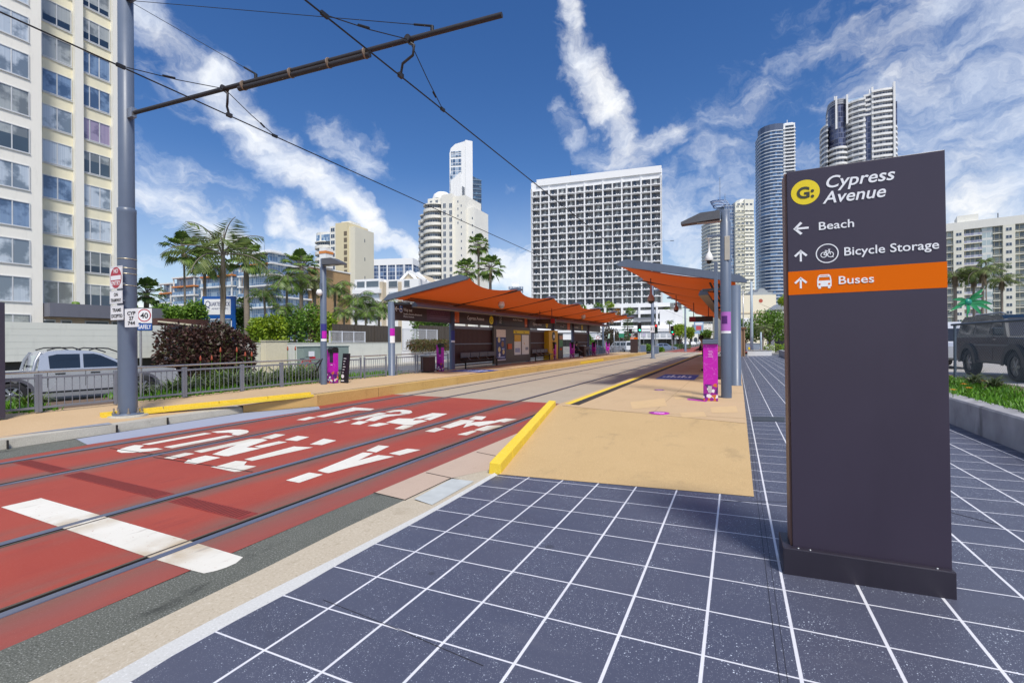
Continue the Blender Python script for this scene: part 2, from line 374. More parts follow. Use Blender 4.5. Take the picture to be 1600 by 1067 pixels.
# --- asphalt, gutter, kerb and footway on the near side
def poly_resample(pts, n):
    pts = [V(p) for p in pts]; L = [0]
    for a, b in zip(pts, pts[1:]): L.append(L[-1] + (b - a).length)
    out = []
    for i in range(n):
        s = L[-1] * i / (n - 1); k = max(j for j in range(len(L) - 1) if L[j] <= s + 1e-9)
        out.append(pts[k].lerp(pts[k + 1], (s - L[k]) / (L[k + 1] - L[k])))
    return out
def ext(pts, d=6.0): return [pts[0] + (pts[0] - pts[1]).normalized() * d] + pts
KA = ext([G(*q, 0.0) for q in ((97.5, 1040), (300, 942), (400, 894), (537.5, 825), (634, 780), (704.7, 747), (762, 734))])
KB = ext([G(*q, 0.025) for q in ((198.7, 1040), (300, 984), (440, 913), (525, 872), (675, 795.6), (772, 739.5))])
KC = ext([PV(*q) for q in ((243.7, 1040), (300, 1005), (475, 913), (522, 884.7), (589, 848), (640.6, 820), (684, 795.6), (718.7, 776), (777, 741.5))])
N = 40
ra, rb, rc = poly_resample(KA, N), poly_resample(KB, N), poly_resample(KC, N)
struct(MB().grid([ra, rb], 0, True).build('gutter', GUTTER))
struct(MB().grid([rb, [p.lerp(q, 0.12) + V((0, 0, 0.012)) for p, q in zip(rb, rc)], rc], 0, False).build('kerb', KERB))
asp = [p for p in ra if p.y < G(634, 781).y]
sheet('asphalt_strip', [bk] + [b0, G(300, 890.6), b1, G(634, 781)] + asp[::-1], ASPH)
RBL, RBR = PV(779, 741), PV(1178, 776)
sheet('pink_concrete', [b1, G(634, 780.5), G(704, 747), G(762, 734), (-2.6, 5.8, 0), (-3.3, 10.2, 0), b2], PINKC, 0.001)
mb = MB(); mb.poly([G(647, 779, .02) , G(706, 747.5, .02), G(741, 751.5, .026), G(675, 788.5, .026)])
struct(mb.build('repair_patch', mat('pale_patch', (.46, .485, .48), .85, 0, .25, 5, local=False)))
mb = MB()
for a, b in (((584, 769), (634, 781)), ((666, 738), (704, 746)), ((745, 706), (775, 712)), ((634, 780), (704.7, 746.6)), ((704.7, 746.6), (742, 751))):
    mb.beam(G(*a, .004), G(*b, .004), 0.012, 0.003)
struct(mb.build('concrete_joints', GROOVE))
# footway: one tilted plane
mb = MB()
pz = lambda x, y: (x, y, pvz(x, y))
yl = RBL.y
left = [p for p in rc]
rightx = 9.0
rows_l = left + [RBL]
mb.poly([tuple(p) for p in rows_l] + [pz(0.13, RBR.y), pz(rightx, RBR.y), pz(rightx, left[0].y)])
mb.poly([pz(0.13, RBR.y), pz(0.13, 62), pz(rightx, 62), pz(rightx, RBR.y)])
struct(mb.build('footway', PAVER))
mb = MB()
a, b = V(pz(0.17, 62)), V(pz(0.17, -2)); up = V((0, 0, 0.002))
mb.beam(a + up, b + up, 0.0025, 0.002); mb.beam(a + up + V((.035, 0, 0)), b + up + V((.035, 0, 0)), 0.002, 0.002)
mb.beam(PV(505, 937) + up, PV(640, 990) + up, 0.0025, 0.002); mb.beam(PV(640, 991) + up, PV(755, 1040) + up, 0.0035, 0.002); mb.beam(PV(1130, 783) + up, PV(1228, 784) + up, 0.004, 0.002); mb.beam(PV(1484, 800)+up, PV(1560, 820)+up, .006, .002)
struct(mb.build('footway_joints', mat('faint_joint', (.025, .026, .035), .9)))
mb = MB(); mb.poly([PV(1175.5, 651) + up * 3, PV(1226, 651.5) + up * 3, PV(1226, 659) + up * 3, PV(1176.5, 658) + up * 3]); struct(mb.build('drain_cover', mat('drain_iron', (0.06, 0.07, 0.08), 0.5, 0.3, 0.4, 60)))

# --- right platform, its ramp and yellow kerb
RTL, RTR = V((-3.70, 9.9, 0.30)), V((0.13, 9.05, 0.30))
rows = []
for i in range(9):
    k = i / 8; rows.append([RBL.lerp(RTL, k).lerp(RBR.lerp(RTR, k), j / 8) + V((0, 0, 0.004)) for j in range(9)])
mb = MB(); mb.grid(rows, 0, True)
for e in (0, 8):
    mb.poly([rows[0][e], rows[8][e], (rows[8][e].x, rows[8][e].y, -0.1), (rows[0][e].x, rows[0][e].y, -0.1)])
struct(mb.build('platform_ramp', SAND))
mb = MB()
PEND = 62
mb.poly([RTL, RTR, (0.13, PEND, .3), (-3.73, PEND, .3), (-3.73, 10.1, .3)], 0)
mb.poly([(-3.73, 10.1, 0.2), (-3.73, PEND, 0.2), (-3.73, PEND, 0.302), (-3.73, 10.1, 0.302)], 0); mb.poly([(-3.70, 10.1, -0.05), (-3.70, PEND, -0.05), (-3.70, PEND, 0.2), (-3.70, 10.1, 0.2)], 2)
mb.poly([(0.13, 9.05, -0.3), (0.13, PEND, -0.3), (0.13, PEND, .3), (0.13, 9.05, .3)], 1); mb.poly([(-3.73, PEND, .3), (.13, PEND, .3), (.13, PEND, -.3), (-3.73, PEND, -.3)], 0)
struct(mb.build('platform', [SAND2, KERB2, FACEY]))
mb = MB(); mb.box(-3.62, -3.46, 10.25, PEND - .3, .301, .304, 0); struct(mb.build('platform_yellow_line', YELP))
mb = MB()
for k in range(6): mb.box(-3.455 + k * 0.034, -3.455 + k * 0.034 + 0.022, 10.2, PEND - .3, .300, .309)
stuff(mb.build('tactile_ribs', mat('dark_tactile', (0.055, 0.045, 0.04), 0.7)))
mb = MB(); mb.box(-3.46, -3.25, 10.15, PEND - .3, .2995, .3025); struct(mb.build('tactile_strip', mat('dark_tactile_base', (0.10, 0.075, 0.055), 0.7)))
# paler replacement slabs, blue and pink platform decals
mb = MB()
for q in (((985, 628), (1038, 622), (1042, 634), (988, 639)), ((1052, 616), (1080, 612), (1082, 621), (1055, 624)), ((1110, 636), (1150, 634), (1153, 644), (1112, 645)), ((1062, 645), (1100, 643), (1104, 651), (1066, 652))):
    mb.poly([G(x, y, .3025) for x, y in q])

struct(mb.build('paving_patches', mat('pale_paving', (0.60, 0.42, 0.22), 0.8, 0, 0.1, 6)))
mb = MB()
for y in (9.62, 14.2, 18.8, 23.4, 28): mb.box(-3.2, .12, y, y + .008, .301, .3025)
for x in (-1.55,): mb.box(x, x + .007, 9.65, 50, .301, .3022)
mb.beam(RTL + V((.15, 0, .006)), RTR + V((-.02, 0, .006)), .012, .003)
struct(mb.build('platform_joints', mat('sandy_joint', (.24, .16, .08), .9)))
def decal(name, quad, z, m, label, txt=None):
    o = MB().poly([G(x, y, z) for x, y in quad]).build(name, m); return tag(o, label, 'floor sticker')
BLUE = mat('floor_blue', (0.02, 0.075, 0.36), 0.6, 0, 0.15, 6)
def bluepad(x0, x1, y0, y1, label):
    r = thing('floor_sticker', label, 'floor sticker', (x0, y0, .304), 0, 'platform floor stickers')
    MB().box(0, x1 - x0, 0, y1 - y0, 0, .002).build('backing', BLUE, r)
    mb = MB()
    for i in range(8): mb.box(.12 + i * (x1 - x0 - .3) / 8, .12 + i * (x1 - x0 - .3) / 8 + (x1 - x0) * .07, (y1 - y0) * .35, (y1 - y0) * (.5 + .15 * (i % 3)), .002, .004)
    mb.build('pattern', SIGNWHITE, r)
p, q = G(1024, 592, .3), G(1062, 586, .3)
bluepad(p.x, -1.45, p.y, q.y + .3, 'blue sticker with white marks on the right platform floor')
p, q = G(668, 583, .3), G(748, 577, .3)
bluepad(-12.9, -10.9, p.y + 1.4, p.y + 3.2, 'blue sticker with white marks on the left platform floor')
for (x, y, r, l) in ((1030, 645, .2, 'larger pink oval sticker on the platform floor by the ramp'), (1030, 609, .15, 'smaller purple oval sticker farther along the right platform floor')):
    c = G(x, y, .304); rt = thing('floor_sticker', l, 'floor sticker', c, 0, 'pink floor stickers')
    MB().lathe([(0, .002), (r, .002), (r, 0)], n=24).build('backing', MAGENTA if r > .18 else mat('purple_vinyl', (.14, .03, .25), .5), rt)
    MB().box(-r * .5, r * .5, -r * .25, r * .3, .0025, .004).build('pattern', mat('pale_pink', (.8, .45, .7), .5), rt)
o = MB().poly([G(1074, 622.5, .304), G(1104, 625.5, .304), G(1104, 627.5, .304), G(1074, 624.5, .304)]).build('floor_sticker', MAGENTA); tag(o, 'thin magenta strip stuck to the floor beside the right payment post', 'floor sticker')

k = thing('yellow_ramp_kerb', 'chunky yellow painted kerb block running up the left side of the tan ramp', 'kerb')
mb = MB(); n = 7
L0, L1 = RBL + V((-0.07, 0.02, 0)), RTL + V((-0.09, 0, 0)); L0.z = 0.0; L1.z = 0.2
for i in range(n):
    a, b = L0.lerp(L1, i / n), L0.lerp(L1, (i + 1) / n - 0.004)
    za, zb = 0.17 + 0.24 * i / n, 0.17 + 0.24 * (i + 1) / n
    w = 0.095
    mb.v += [tuple(p) for p in ((a.x - w, a.y, -.02), (a.x + w, a.y, -.02), (b.x + w, b.y, -.02), (b.x - w, b.y, -.02), (a.x - w * .85, a.y + .015 * (i == 0), za), (a.x + w * .85, a.y + .015 * (i == 0), za), (b.x + w * .85, b.y, zb), (b.x - w * .85, b.y, zb))]
    bb = len(mb.v) - 8
    for q in ((4, 5, 6, 7), (0, 1, 5, 4), (1, 2, 6, 5), (2, 3, 7, 6), (3, 0, 4, 7)): mb.f.append(tuple(bb + i for i in q)); mb.m.append(0); mb.sm.append(False)
mb.build('kerb_block', YELP, k, 0.012)

# --- left side: kerb, pavement, platform
LB = ext([G(*q, 0) for q in ((0, 702.8), (111, 686), (181, 675.6), (262.5, 663), (380, 644.4))])
LT = [p + V((-0.03, 0, 0.155)) for p in LB]; LT2 = [p + V((-0.26, 0, 0.16)) for p in LB]
LT[-1].z = .13; LT2[-1].z = .17
ll, lt, l2 = poly_resample(LB, 12), poly_resample(LT, 12), poly_resample(LT2, 12)
struct(MB().grid([ll, lt, l2], 0, False).build('kerb_far_side', KERB2))
mb = MB()
for q in ((183, 664, 183, 676), (262.5, 652.5, 262.5, 663.5), (12, 685, 12, 702)):
    a = G(q[2], q[3], 0); mb.box(a.x - .05, a.x + .004, a.y, a.y + .014, 0, .15)
struct(mb.build('kerb_joints', GROOVE))
sheet('blue_grey_margin', [G(*q, 0.002) for q in ((117, 686), (380, 645), (498, 634.8), (500, 638.8), (137, 694.5))], GREYB)
sheet('asphalt_wedge', [G(*q, 0.002) for q in ((-300, 752), (-2, 703.2), (111, 686.6), (120, 686), (137, 695), (0, 718), (-300, 768))], ASPH)
FXA, FXB = -14.9, -13.45
mb = MB()
pl = [V((l2[i].x, l2[i].y, l2[i].z)) for i in range(12)]
mb.grid([pl, [V((FXB - .35, p.y, .29)) for p in pl]], 0, False)
e = pl[-1]
mb.poly([e, (-10.75, 9.2, .3), (FXB - .35, 9.2, .3), (FXB - .35, e.y, .29)], 0)
g_ = G(380, 644.4, 0); mb.poly([(g_.x, g_.y, .17), (-10.43, 9.2, .3), (-10.75, 9.2, .3), e], 0)
struct(mb.build('pavement', SAND2))
sheet('bluestone_patch', [G(*q, .166) for q in ((-60, 676), (-60, 687), (0, 682.5), (175, 662.5), (168, 658.5), (90, 663))], mat('bluestone_setts', (.27, .285, .33), .7, 0, .4, 14, local=False))
mb = MB()
PE = 60.5
mb.poly([(-10.43, 9.2, .3), (-10.43, PE, .3), (-10.73, PE, .3), (-10.73, 9.2, .3)], 1); mb.poly([(-10.73, 9.2, .3), (-10.73, PE, .3), (FXB - .5, PE, .3), (FXB - .5, 9.2, .3)], 0)
for a, b in ((9.2, 11.62), (11.63, 16.3), (16.31, 21.0), (21.01, 25.7), (25.71, 40), (40.01, PE)):
    mb.poly([(-10.43, a, -.02), (-10.43, b, -.02), (-10.43, b, .3), (-10.43, a, .3)], 1)
mb.poly([(-10.43, PE, -.1), (FXB - .5, PE, -.1), (FXB - .5, PE, .3), (-10.43, PE, .3)], 1)
mb.poly([V(G(380, 644.4, 0)), (-10.43, 9.2, 0), (-10.43, 9.2, .3), V(G(380, 644.4, 0)) + V((0, 0, .17))], 2)
struct(mb.build('platform_far_side', [SAND2, FACEY, mat('tan_ramp_side', (.55, .34, .12), .7, 0, .12, 3)]))
mb = MB()
for i in range(150):
    mb.box(-10.80, -10.74, 9.4 + i * .12, 9.4 + i * .12 + .07, .3, .306)
stuff(mb.build('edge_grate', DKGREY))
mb = MB(); mb.box(-10.9, -10.82, 18, PE, .3, .303); struct(mb.build('platform_line', mat('dark_line', (.1, .07, .05), .7)))
# lettering cast on the yellow kerb face
o = thing('kerb_lettering', 'faded brighter yellow painted panel on the left platform kerb face', 'painted panel', (-10.425, 33, .06))
MB().box(0, .006, 0, 6.5, 0, .17).build('panel', mat('bright_yellow', (.78, .52, .03), .6, 0, .25, 14), o)
# yellow low kerb beside the mast
k = thing('yellow_edge_kerb', 'long low yellow double edged kerb behind the tram mast', 'kerb')
A, B = G(156, 650, .22), V((-10.62, 9.15, .3)); A.z = .2
mb = MB()
for i in range(4):
    a, b = A.lerp(B, i / 4), A.lerp(B, (i + 1) / 4 - .004); mb.beam(a + V((0, 0, .045)), b + V((0, 0, .045)), .09, .09)
mb.build('upper_course', YELP, k, .015)
MB().beam(A + V((.11, -.02, .015)), B + V((.11, -.02, .0)), .10, .06).build('lower_course', YELP, k, .01)
# street beyond the fence
road = [(-20.6, -12), (-17.2, 30), (-15.6, 74), (-15.2, 400), (-24.5, 400), (-24.5, 74), (-25.6, 30), (-29.2, -12)]
sheet('street', [(x, y, -0.25) for x, y in road], ROADM)
sheet('street_cross', [(-200, 66, -.246), (200, 66, -.246), (200, 78, -.246), (-200, 78, -.246)], ROADM)
sheet('planting_bed', [(-13.7, -12, .27), (-13.7, 60, .27), (-16, 60, -.1), (-17.1, 30, -.1), (-18.6, 12, -.1), (-20.5, -12, -.1)], SOIL)
mb = MB(); 
for a, b in (((-20.6, -12), (-17.2, 30)), ((-17.2, 30), (-15.6, 74)), ((-29.2, -12), (-25.6, 30)), ((-25.6, 30), (-24.5, 74))):
    mb.beam((a[0], a[1], -.18), (b[0], b[1], -.18), .18, .16)
struct(mb.build('street_kerbs', KERB2))
sheet('far_footpath', [(-29.2, -12, -.12), (-25.6, 30, -.12), (-24.5, 70, -.12), (-31, 70, -.12), (-31, 30, -.12), (-36, -12, -.12)], KERB2)

# --- road lettering TRAM ONLY and the stop bar
def marks(name, polys, fx, fy, s):
    mb = MB()
    for p in polys: mb.poly([G(fx + x / s, fy + y / s, .003) for x, y in p])
    return struct(mb.build(name, WMARK))
s1 = 16 / 3
marks('marking_letters_only', [
    [(328, 287), (850, 192), (912, 197), (390, 292)],
    [(905, 183), (985, 175), (1080, 165), (1150, 164), (1205, 170), (1222, 180), (1205, 195), (1130, 214), (1075, 208), (1092, 196), (1050, 190), (960, 193)],
    [(508, 310), (1030, 213), (1098, 219), (580, 320)],
    [(118, 345), (130, 333), (200, 310), (270, 293), (350, 297), (310, 318), (330, 325), (450, 318), (505, 327), (400, 345), (250, 357), (160, 358)],
    [(1318, 235), (1440, 200), (1528, 207), (1410, 242)],
    [(760, 345), (1230, 243), (1330, 240), (1378, 252), (1200, 312), (1325, 320), (1050, 386), (1010, 385), (915, 370), (1120, 292), (825, 357)],
    [(1265, 305), (1470, 262), (1540, 268), (1325, 318)],
    [(1518, 250), (1628, 217), (1725, 227), (1621, 260)],
    [(510, 400), (690, 357), (770, 365), (585, 410)],
    [(680, 442), (715, 415), (860, 380), (985, 398), (800, 445), (780, 452)],
    [(1182, 412), (1595, 305), (1755, 312), (1245, 425)],
    [(1728, 288), (1845, 240), (1950, 256), (1829, 293)],
    [(900, 475), (960, 468), (1110, 425), (1205, 430), (1180, 460), (1285, 470), (1140, 515), (1100, 517)]], 160, 640, s1)
marks('marking_letter_y', [
    [(-177, 800), (15, 735), (132, 752), (-69, 821)],
    [(85, 720), (465, 568), (550, 575), (425, 635), (590, 590), (725, 602), (330, 700), (180, 740), (150, 737)],
    [(490, 555), (595, 508), (685, 518), (575, 568)], [(680, 577), (835, 537), (945, 547), (770, 592)]], 480, 600, s1)
marks('marking_letters_tram', [
    [(330, 207), (385, 193), (562, 205), (528, 218), (415, 218), (140, 274), (65, 272)], [(-90, 298), (15, 272), (80, 277), (-20, 302)],
    [(365, 292), (600, 237), (665, 242), (430, 297)],
    [(650, 232), (720, 215), (800, 212), (865, 220), (877, 235), (850, 247), (770, 248), (792, 237), (770, 228), (720, 232), (690, 238)],
    [(480, 303), (560, 268), (640, 252), (770, 250), (830, 252), (690, 268), (640, 278), (560, 308)],
    [(215, 318), (310, 298), (365, 300), (265, 325)], [(360, 333), (430, 307), (515, 310), (440, 337)],
    [(500, 347), (600, 322), (690, 328), (580, 353)],
    [(655, 318), (760, 285), (905, 287), (880, 302), (960, 298), (1000, 305), (880, 342), (825, 340)],
    [(880, 285), (1045, 240), (1170, 246), (1025, 300), (970, 292), (1050, 266), (940, 290)],
    [(725, 372), (800, 340), (885, 348), (800, 377)],
    [(980, 393), (1070, 363), (1148, 372), (1060, 400)],
    [(1110, 358), (1280, 297), (1400, 300), (1365, 318), (1540, 305), (1610, 312), (1430, 352), (1385, 340), (1300, 362), (1330, 325), (1190, 366)],
    [(1345, 290), (1400, 265), (1495, 270), (1455, 298)], [(1390, 382), (1500, 345), (1600, 343), (1640, 347), (1470, 390)],
    [(1250, 420), (1380, 386), (1415, 392), (1330, 426)], [(1560, 305), (1650, 285), (1750, 292), (1640, 318)]], 480, 600, s1)
marks('marking_stop_bar', [[(5, 550), (205, 505), (935, 715), (1150, 780), (1215, 800), (1180, 830), (1130, 852), (1080, 868), (1020, 881), (960, 866), (730, 797)]], 0, 620, 3.2)
# drain across the track
g = thing('drain_grate', 'long narrow dark red slotted drain grate set across both tracks', 'drain grate')
mb = MB()
for x0, x1 in ((-9.66, -8.35), (-8.1, -5.92), (-5.68, -4.45)):
    mb.box(x0, x1, 2.975, 3.165, 0.001, 0.004)
mb.build('frame', mat('dark_red_iron', (.24, .030, .024), .7, 0, .35, 12), g)
mb = MB()
for x0, x1 in ((-9.6, -8.4), (-8.05, -5.95), (-5.65, -4.47)):
    n = int((x1 - x0) / .05)
    for i in range(n): mb.box(x0 + i * .05, x0 + i * .05 + .018, 2.99, 3.15, .003, .006)
stuff(mb.build('slot', mat('drain_slot', (.12, .02, .016), .9), g))
# ================================================================== STATION SIGN (foreground totem)
A, B = PV(1224.4, 896), PV(1495.9, 937.3)
ux = (B - A).normalized(); ux.z = .009; ux.normalize(); uz = (V((0, 0, 1)) - ux * ux.z).normalized(); uy = uz.cross(ux)
def L(px, py, yl=0.0):
    d = ray(px, py); t = ((A - CAMP).dot(uy) + yl) / d.dot(uy); P = CAMP + d * t - A
    return V((P.dot(ux), P.dot(uy), P.dot(uz)))
TOT = thing('station_sign', 'tall charcoal station sign reading Cypress Avenue with an orange Buses band', 'sign')
TOT.matrix_world = Matrix(((ux.x, uy.x, uz.x, A.x), (ux.y, uy.y, uz.y, A.y), (ux.z, uy.z, uz.z, A.z), (0, 0, 0, 1)))
W = (B - A).length; PH = L(1223, 854.7).z; YF = 0.045
p0 = L(1229.2, 268.7, YF); p1 = L(1483.0, 233.6, YF); x0, x1, ztop = p0.x, (p1.x + L(1481.2, 870, YF).x) / 2, (p0.z + p1.z) / 2
PDp = 0.30
mb = MB(); mb.box(0, W, 0, PDp, -0.03, PH); mb.build('plinth', mat('plinth_paint', (.026, .022, .034), .38, 0, .2, 2, stain=.3), TOT, .006)
mb = MB(); mb.box(x0, x1, YF, PDp - .045, PH - .002, ztop); mb.build('panel', mat('sign_panel_violet_grey', (.043, .033, .055), .34, 0, .13, 1.1, stain=.12), TOT, .003)
mb = MB(); mb.box(x0 - .012, x0 - .0005, YF + .02, PDp - .065, PH, ztop - .004); mb.build('edge_trim', mat('copper_brown_trim', (.19, .10, .075), .5), TOT)
for px in (x0 + .03, x0 + .1, x1 - .08): MB().lathe([(.008, 0), (.008, .004), (0, .005)], (px, .022, PH), 8).build('bolt', GALV, TOT)
zb = [L(1228.8, 424.7, YF).z, L(1483.5, 409.1, YF).z, L(1228.8, 460.8, YF).z, L(1483.5, 449.8, YF).z]
zt_, zb_ = (zb[0] + zb[1]) / 2, (zb[2] + zb[3]) / 2
MB().box(x0 - .0006, x1 + .0006, YF - .0012, YF + .02, zb_, zt_).build('orange_band', ORANGE, TOT)
yq = YF - .003
def T(x, y): return L(1200 + x / 4.103, 220 + y / 4.103, yq)
def ttext(nm, body, l, r, cap, shear=0, m=SIGNWHITE, bold=.017):
    a, b = T(*l), T(*r); h = (T(l[0], l[1] - cap) - a).z
    o = letter(nm, body, h / .68, m, (a.x, yq, (a.z + b.z) / 2), TOT, width=b.x - a.x, shear=shear, bold=bold * h, ext=.0012)
    return o
ttext('lettering', 'Cypress', (360, 302), (800, 253), 72, .22); ttext('lettering', 'Avenue', (353, 403), (760, 358), 72, .22)
ttext('lettering', 'Beach', (320, 573), (545, 553), 49, 0, bold=.012); ttext('lettering', 'Bicycle Storage', (483, 738), (1090, 690), 51, 0, bold=.012); ttext('lettering', 'Buses', (447, 919), (673, 908), 49, 0, bold=.012)
def mp(pts): return [tuple(T(x, y)) for x, y in pts]
def arrow(cx, cy, r, ang):
    mb = MB(); c, s = math.cos(ang), math.sin(ang)
    o = T(cx, cy); k = (T(cx + 50, cy) - o).x / 50
    def P(x, y): return (o.x + (x * c - y * s) * k, yq, o.z + (x * s + y * c) * k)
    w = r * .15
    mb.poly([P(-r, -w), P(r * .8, -w), P(r * .8, w), P(-r, w)])
    for q in (1, -1): mb.poly([P(r, 0), P(r - .95 * r + .02 * r, q * .98 * r), P(r - 1.2 * r, q * .74 * r), P(r - .42 * r, 0)])
    return mb.build('arrow', SIGNWHITE, TOT)
arrow(211, 562, 50, pi); arrow(210, 737, 44, pi / 2); arrow(210, 910, 43, pi / 2)
c = T(239, 330); kz = (T(239, 300) - c).z / 30; kx = (T(269, 330) - c).x / 30
lg = MB().disc((c.x, yq + .0012, c.z), 79 * kz, 'y', 40).build('logo_disc', YELLOW, TOT)
o = letter('logo_lettering', 'G:', 100 * kz / .73, mat('logo_dark', (.035, .04, .03), .5), (c.x - 58 * kx, yq - .0008, c.z - 36 * kz), TOT, width=112 * kx, bold=.035 * .12, ext=.0008)
o.scale.y = .72
c = T(379, 722)
mb = MB(); mb.ring((c.x, yq, c.z), 55 * kz, 61 * kz, 'y', 36)
for dx in (-21, 21): mb.ring((c.x + dx * kx, yq, c.z - 8 * kz), 13.5 * kz, 18 * kz, 'y', 20)
for a, b in (((-21, -8), (-8, 14)), ((-8, 14), (14, 12)), ((14, 12), (0, -10)), ((0, -10), (-8, 14)), ((-21, -8), (0, -10)), ((21, -8), (12, 22)), ((6, 24), (20, 24)), ((-14, 18), (-2, 18)), ((14, 12), (0, -10)), ((18, -24), (40, -24))):
    mb.beam((c.x + a[0] * kx, yq + .001, c.z + a[1] * kz), (c.x + b[0] * kx, yq + .001, c.z + b[1] * kz), 4.5 * kz, .0015, up=(0, 1, 0))
mb.build('bicycle_symbol', SIGNWHITE, TOT)
c = T(361, 902)
mb = MB(); P = lambda x, y: (c.x + x * kx, yq, c.z + y * kz)
mb.poly([P(-45, -32), P(45, -32), P(45, 6), P(-45, 6)]); mb.poly([P(-45, 6), P(-37, 6), P(-32, 32), P(-40, 34)]); mb.poly([P(37, 6), P(45, 6), P(40, 34), P(32, 32)]); mb.poly([P(-40, 34), P(-36, 28), P(36, 28), P(40, 34), P(28, 44), P(-28, 44)])
mb.poly([P(-38, -44), P(-22, -44), P(-22, -32), P(-38, -32)]); mb.poly([P(22, -44), P(38, -44), P(38, -32), P(22, -32)])
mb.build('bus_symbol', SIGNWHITE, TOT)
for u_ in (-30, 30): o = MB().disc(P(u_, -16), 6 * kz, 'y', 12).build('bus_symbol_lamp', ORANGE, TOT, 0, (0, -.001, 0))
MB().poly([P(-26, 35), P(26, 35), P(24, 38), P(-24, 38)]).build('bus_symbol_slot', ORANGE, TOT, 0, (0, -.001, 0))

# ================================================================== TRAM MAST, ARM, WIRES
MBASE = G(200, 652, .15)
def bolts(mb, r, n, z, m=0, rb=.018):
    for k in range(n):
        a = 2 * pi * (k + .5) / n; mb.lathe([(rb * 1.7, 0), (rb * 1.7, .035), (rb * .8, .037), (rb * .8, .12), (0, .12)], (r * math.cos(a), r * math.sin(a), z), 6, m)
MAST = thing('tram_mast', 'tall thick blue grey mast by the left kerb holding an arm over the tracks', 'mast', MBASE)
MB().lathe([(.36, -.05), (.36, .055), (.33, .07), (0, .07)], n=28).build('footing', KERB2, MAST)
mb = MB(); mb.lathe([(.28, .07), (.28, .10), (0, .10)], n=24); bolts(mb, .235, 8, .10, 1); mb.build('base_plate', [BLUEGREY, mat('rusty_bolt', (.2, .17, .14), .7, .4, .4, 40)], MAST)
MB().lathe([(.172, .1), (.170, 4.42), (.172, 4.44), (.172, 4.52), (.145, 4.54)], n=20).build('lower_shaft', BLUEGREY, MAST)
MB().lathe([(.145, 4.54), (.138, 10.2), (0, 10.2)], n=20).build('upper_shaft', BLUEGREY, MAST)
for z in (2.85, 3.1, 3.22, 3.42): MB().lathe([(.1725, z), (.1745, z), (.1745, z + .018), (.1725, z + .018)], n=24).build('sign_strap', mat('steel_strap', (.55, .5, .36), .35, .7, .4, 30), MAST)
AZ = 6.71
A0, A1 = V((-11.78, 5.47, AZ)), V((-3.2, 6.32, AZ)); off = -MBASE
ARMM = mat('dark_arm_tube', (.040, .036, .038), .5, .3, .3, 3)
def onarm(t): return A0.lerp(A1, t)
MB().tube([A0 + off, A1 + off], .042, 12).build('arm', ARMM, MAST)
dn = V((0, 0, -.075))
mb = MB(); mb.tube([onarm(.37) + off + dn, onarm(.72) + off + dn], .047, 12); mb.build('sleeve_tube', ARMM, MAST)
for t in (.385, .52, .62, .71):
    d = (A1 - A0).normalized(); MB().tube([onarm(t) + off + d * .012 + dn * .5, onarm(t) + off - d * .012 + dn * .5], .088, 14).build('cable_tie', mat('cable_tie_tan', (.25, .18, .13), .6), MAST)
mb = MB(); mb.box(.10, .32, -.05, .05, AZ - MBASE.z - .1, AZ - MBASE.z + .1); mb.build('arm_bracket', GALV, MAST); MB().box(.09, .3, -.06, .06, 9.0, 9.16).build('stay_bracket', GALV, MAST)
STEEL = mat('dark_wire', (.02, .02, .022), .5, .3)
top = V((-11.8, 5.45, 9.15))
for t in (.42, .86):
    e = onarm(t) + V((0, 0, .12)); m_ = MB().tube([top + off, e + off], .006, 6); m_.tube([e + off, onarm(t) + off], .03, 8); m_.tube([e + off + (top - e).normalized() * .35, e + off], .018, 8); m_.build('stay_wire', STEEL, MAST)
WX = (-9.0, -5.09)
def wz(y): return 6.24 - .011 * (y - 5) if y < 30 else 5.97
for X, t in ((WX[0], .325), (WX[1], .81)):
    a = onarm(t) + off; w = V((X, a.y - off.y + (0.1), 6.235)) + off
    pts = [a + V((.0, 0, -.04)), a + V((.10, 0, -.12)), a + V((.06, .02, -.26)), w.lerp(a, .35) + V((-.02, 0, 0)), w]
    mb = MB(); mb.tube(pts, .022, 8); mb.box(w.x - .03, w.x + .03, w.y - .05, w.y + .05, w.z - .03, w.z + .04); mb.tube([a + V((0, -.06, 0)), a + V((0, .06, 0))], .06, 10); mb.build('register_arm', ARMM, MAST)
for X, t, ya, yb, lab in ((WX[0], .325, 4.05, 6.85, 'overhead tram wire over the far track, passing the blue mast'), (WX[1], .81, 4.65, 7.5, 'overhead tram wire over the near track, crossing the middle of the sky')):
    w = thing('overhead_wire', lab, 'overhead wire', (X, 0, 0), 0, 'overhead tram wires')
    MB().tube([(0, y, wz(y)) for y in (-3, 1, 5.8, 12, 20, 30, 45, 62, 80, 110)], .0125, 6).build('contact_wire', STEEL, w)
    ap = onarm(t) - V((X, 0, 0))
    mb = MB(); mb.tube([(0, ya, wz(ya) + .01), V((0, ya, wz(ya))).lerp(ap, .5) + V((0, 0, -.02)), ap, V((0, yb, wz(yb))).lerp(ap, .5) + V((0, 0, -.02)), (0, yb, wz(yb) + .01)], .008, 6)
    for y in (ya, yb): mb.box(-.02, .02, y - .06, y + .06, wz(y) - .02, wz(y) + .035)
    q = V((0, ya, wz(ya))).lerp(ap, .42); d_ = (ap - V((0, ya, wz(ya)))).normalized(); mb.tube([q - d_ * .1, q + d_ * .1], .02, 8); q = V((0, yb, wz(yb))).lerp(ap, .2); mb.tube([q - d_ * .02, q + V((0, -.12, .05))], .018, 8)
    mb.build('bridle_wire', STEEL, w)
